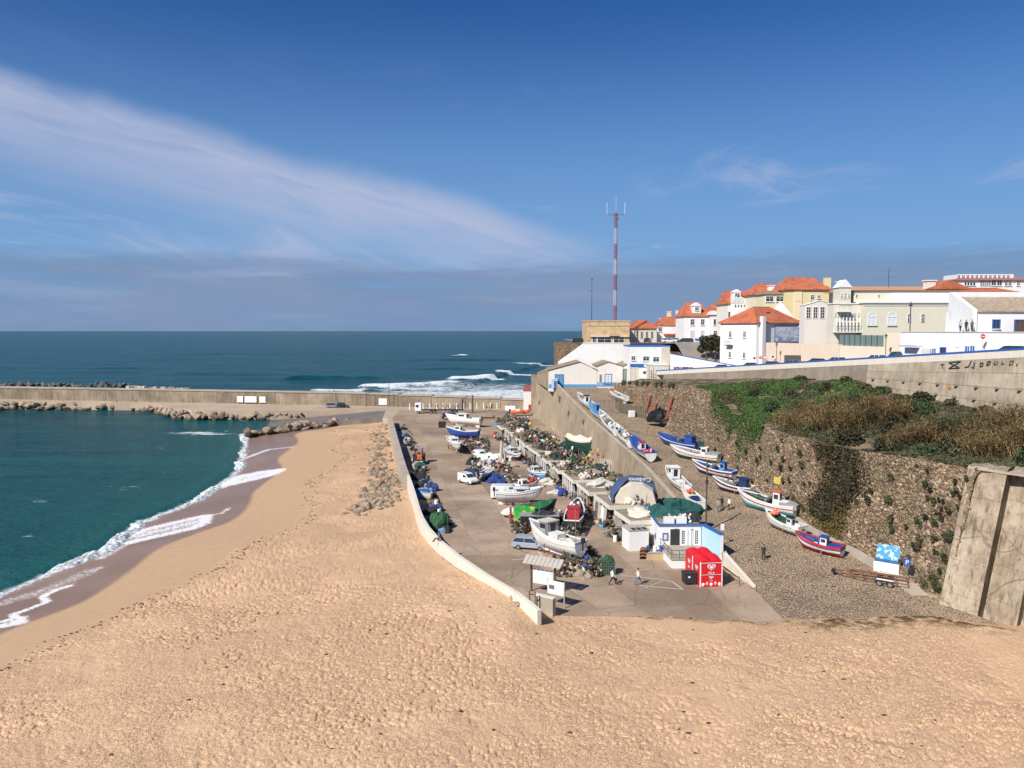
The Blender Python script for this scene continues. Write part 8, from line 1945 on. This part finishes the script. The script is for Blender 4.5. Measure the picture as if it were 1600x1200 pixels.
# reeds: long canes leaning downhill
def reeds(label, Yr_, sr, nc, per, hgt):
    V, Fc = [], []
    for c in range(nc):
        Yc, sc_ = rg.uniform(*Yr_), rg.uniform(*sr); ln0 = Vector((-rg.uniform(.0, .5), rg.normal() * .35, 0)); hh = hgt * rg.uniform(.6, 1.15)
        for i in range(per):
            Y = Yc + rg.normal() * .75; s = min(.97, max(.02, sc_ + rg.normal() * .035)); x, z = slope_z(Y, s); h = hh * rg.uniform(.55, 1.1)
            lean = (ln0 + Vector((rg.normal() * .22, rg.normal() * .28, 1))).normalized(); p = Vector((x, Y, z)); w = rg.uniform(.025, .05)
            side = lean.cross(Vector((rg.normal(), rg.normal(), .01))).normalized() * w; t = p + lean * h
            o_ = len(V); V += [p - side, p + side, t]; Fc.append((o_, o_ + 1, o_ + 2))
            for j in range(5):
                b_ = p + lean * h * (.35 + .14 * j); d_ = (lean * .5 + Vector((rg.normal(), rg.normal(), -.15)).normalized() * .8).normalized() * rg.uniform(.35, .8); sd_ = d_.cross(Vector((0, 0, 1))).normalized() * .045
                o_ = len(V); V += [b_ - sd_, b_ + sd_, b_ + d_]; Fc.append((o_, o_ + 1, o_ + 2))
    return np.array([v[:] for v in V]), np.array(Fc)
def reed_bed(label, *a):
    raw_mesh('reeds', *reeds(label, *a), LB, kind='stuff', label=label)
reed_bed('dry brown reeds leaning over the gully side of the slope', (105, 120), (.10, .58), 46, 80, 3.3)
reed_bed('tall dry reeds below the concrete panels', (82, 97), (.22, .75), 60, 85, 3.6)
raw_mesh('green_reeds', *reeds('', (82, 98), (.35, .8), 26, 60, 3.9), LO, kind='stuff', label='greenish reed tops mixed into the dry reeds below the panels')
raw_mesh('green_reeds', *reeds('', (104, 121), (.2, .7), 16, 60, 3.2), LO, kind='stuff', label='greenish reeds mixed into the dry reeds by the gully')
BUS2 = [(122, .92, 1.7, LG, 'leafy green bush against the rendered road wall'), (114, .93, 1.9, LD, 'dark bush where the rendered wall meets the panels'), (131, .95, 1.4, LO, 'olive bush at the foot of the rendered wall'), (142, .9, 1.3, LG, 'green bush high on the far slope'), (109, .95, 1.5, LO, 'olive bush under the first anchor heads'), (103, .92, 1.6, LD, 'dark spiky bush under the banner end'), (120, .65, 1.9, LD, 'dark bush on the grassy shoulder'), (101.5, .62, 2.2, LD, 'dark thorny bush behind the gully head'), (96, .30, 1.9, LD, 'dark bush on the near side of the gully'), (93.5, .22, 1.5, LD, 'dark low bush before the tall reeds'), (88.5, .14, 1.4, LG, 'green bush at the lip of the near stone wall'), (86, .18, 1.5, LD, 'dark bush under the tall reeds'), (84, .12, 1.3, LO, 'olive bush at the near wall top'), (124, .35, 1.5, LD, 'dark bush in the green grass'), (130, .75, 1.4, LD, 'dark bush high in the green grass'), (137, .3, 1.3, LD, 'dark bush where the grass meets the rock face'), (118, .20, 1.6, LO, 'olive bush at the foot of the gully reeds'), (99, .75, 1.8, LO, 'olive bush behind the gully under the anchors'), (104, .20, 2.0, LD, 'dark bush spilling over the wall left of the gully'), (79, .78, 2.2, LD, 'dark bush against the lower panels'), (75, .45, 2.4, LD, 'dark bush over the buttress top'), (110, .12, 1.3, LG, 'green bush on the wall edge below the reeds')]
for Y, s, r, mt_, lb in BUS2: bush(lb, Y, s, r, mt_, n=int(380 * r * r), leaf=.26)
# tufts on the stone wall
for i in range(100):
    Y = 76.5 + rg.rand()**2.2 * 60; h = rg.uniform(.1, .97)
    if abs(Y - 97) < 4: continue
    x, z = wall_pt(Y, h); r_ = .2 + .55 * rg.rand()**2; n = 110
    d_ = np.clip(rg.normal(size=(n, 3)), -1.25, 1.25) * r_ * .5; d_[:, 0] = -np.abs(d_[:, 0]) * .6; d_[:, 1] *= rg.uniform(.7, 1.6); d_[:, 2] *= rg.uniform(.5, 1.3)
    o = leaves('wall_tuft', d_, .18, (LO, LD, LO, LG)[i % 4]); o.location = (x - .35, Y, z); tag(o, 'small plant tuft growing out of the old stone wall', 'plant', 'tufts on the stone wall')
for i in range(10):
    Y = 160 + i * 5.2 + rg.uniform(-2, 2); x, z = wall_pt(Y, 1.0); r_ = rg.uniform(.5, .9); d_ = rg.normal(size=(160, 3)) * r_ * .5
    o = leaves('wall_tuft', d_, .22, LO if i % 2 else LD); o.location = (x - .2, Y, z); tag(o, 'bushy plant tuft on the crest of the far stone wall', 'plant', 'tufts on the far wall crest')
# dark garden trees beside the corner house
for i, (u, v, Y, r, lb) in enumerate(((1103, 552, 214, 2.6, 'dark evergreen shrub tree behind the sloping street wall'), (1117, 552, 212, 2.4, 'dark evergreen shrub tree touching the white corner house'))):
    p = ap(u, v, Y); o = thing('garden_tree', lb, 'tree', (p.x, Y, p.z - 1), 0); MB().tube((0, 0, -2), (.2, 0, 2.4), .22, 7, .1).build('trunk', WOODD, o)
    k_ = 10; cc = rg.normal(size=(k_, 3)); cc /= np.linalg.norm(cc, axis=1)[:, None]; cc *= np.array([r * .55, r * .5, r * .75]); n = 2600; idx = rg.randint(0, k_, n); d_ = rg.normal(size=(n, 3)); d_ /= np.linalg.norm(d_, axis=1)[:, None]
    leaves('crown', cc[idx] + d_ * (r * .48 * rg.uniform(.5, 1, n)**.5)[:, None] + np.array([0, 0, 3.3]), .34, LD, o)
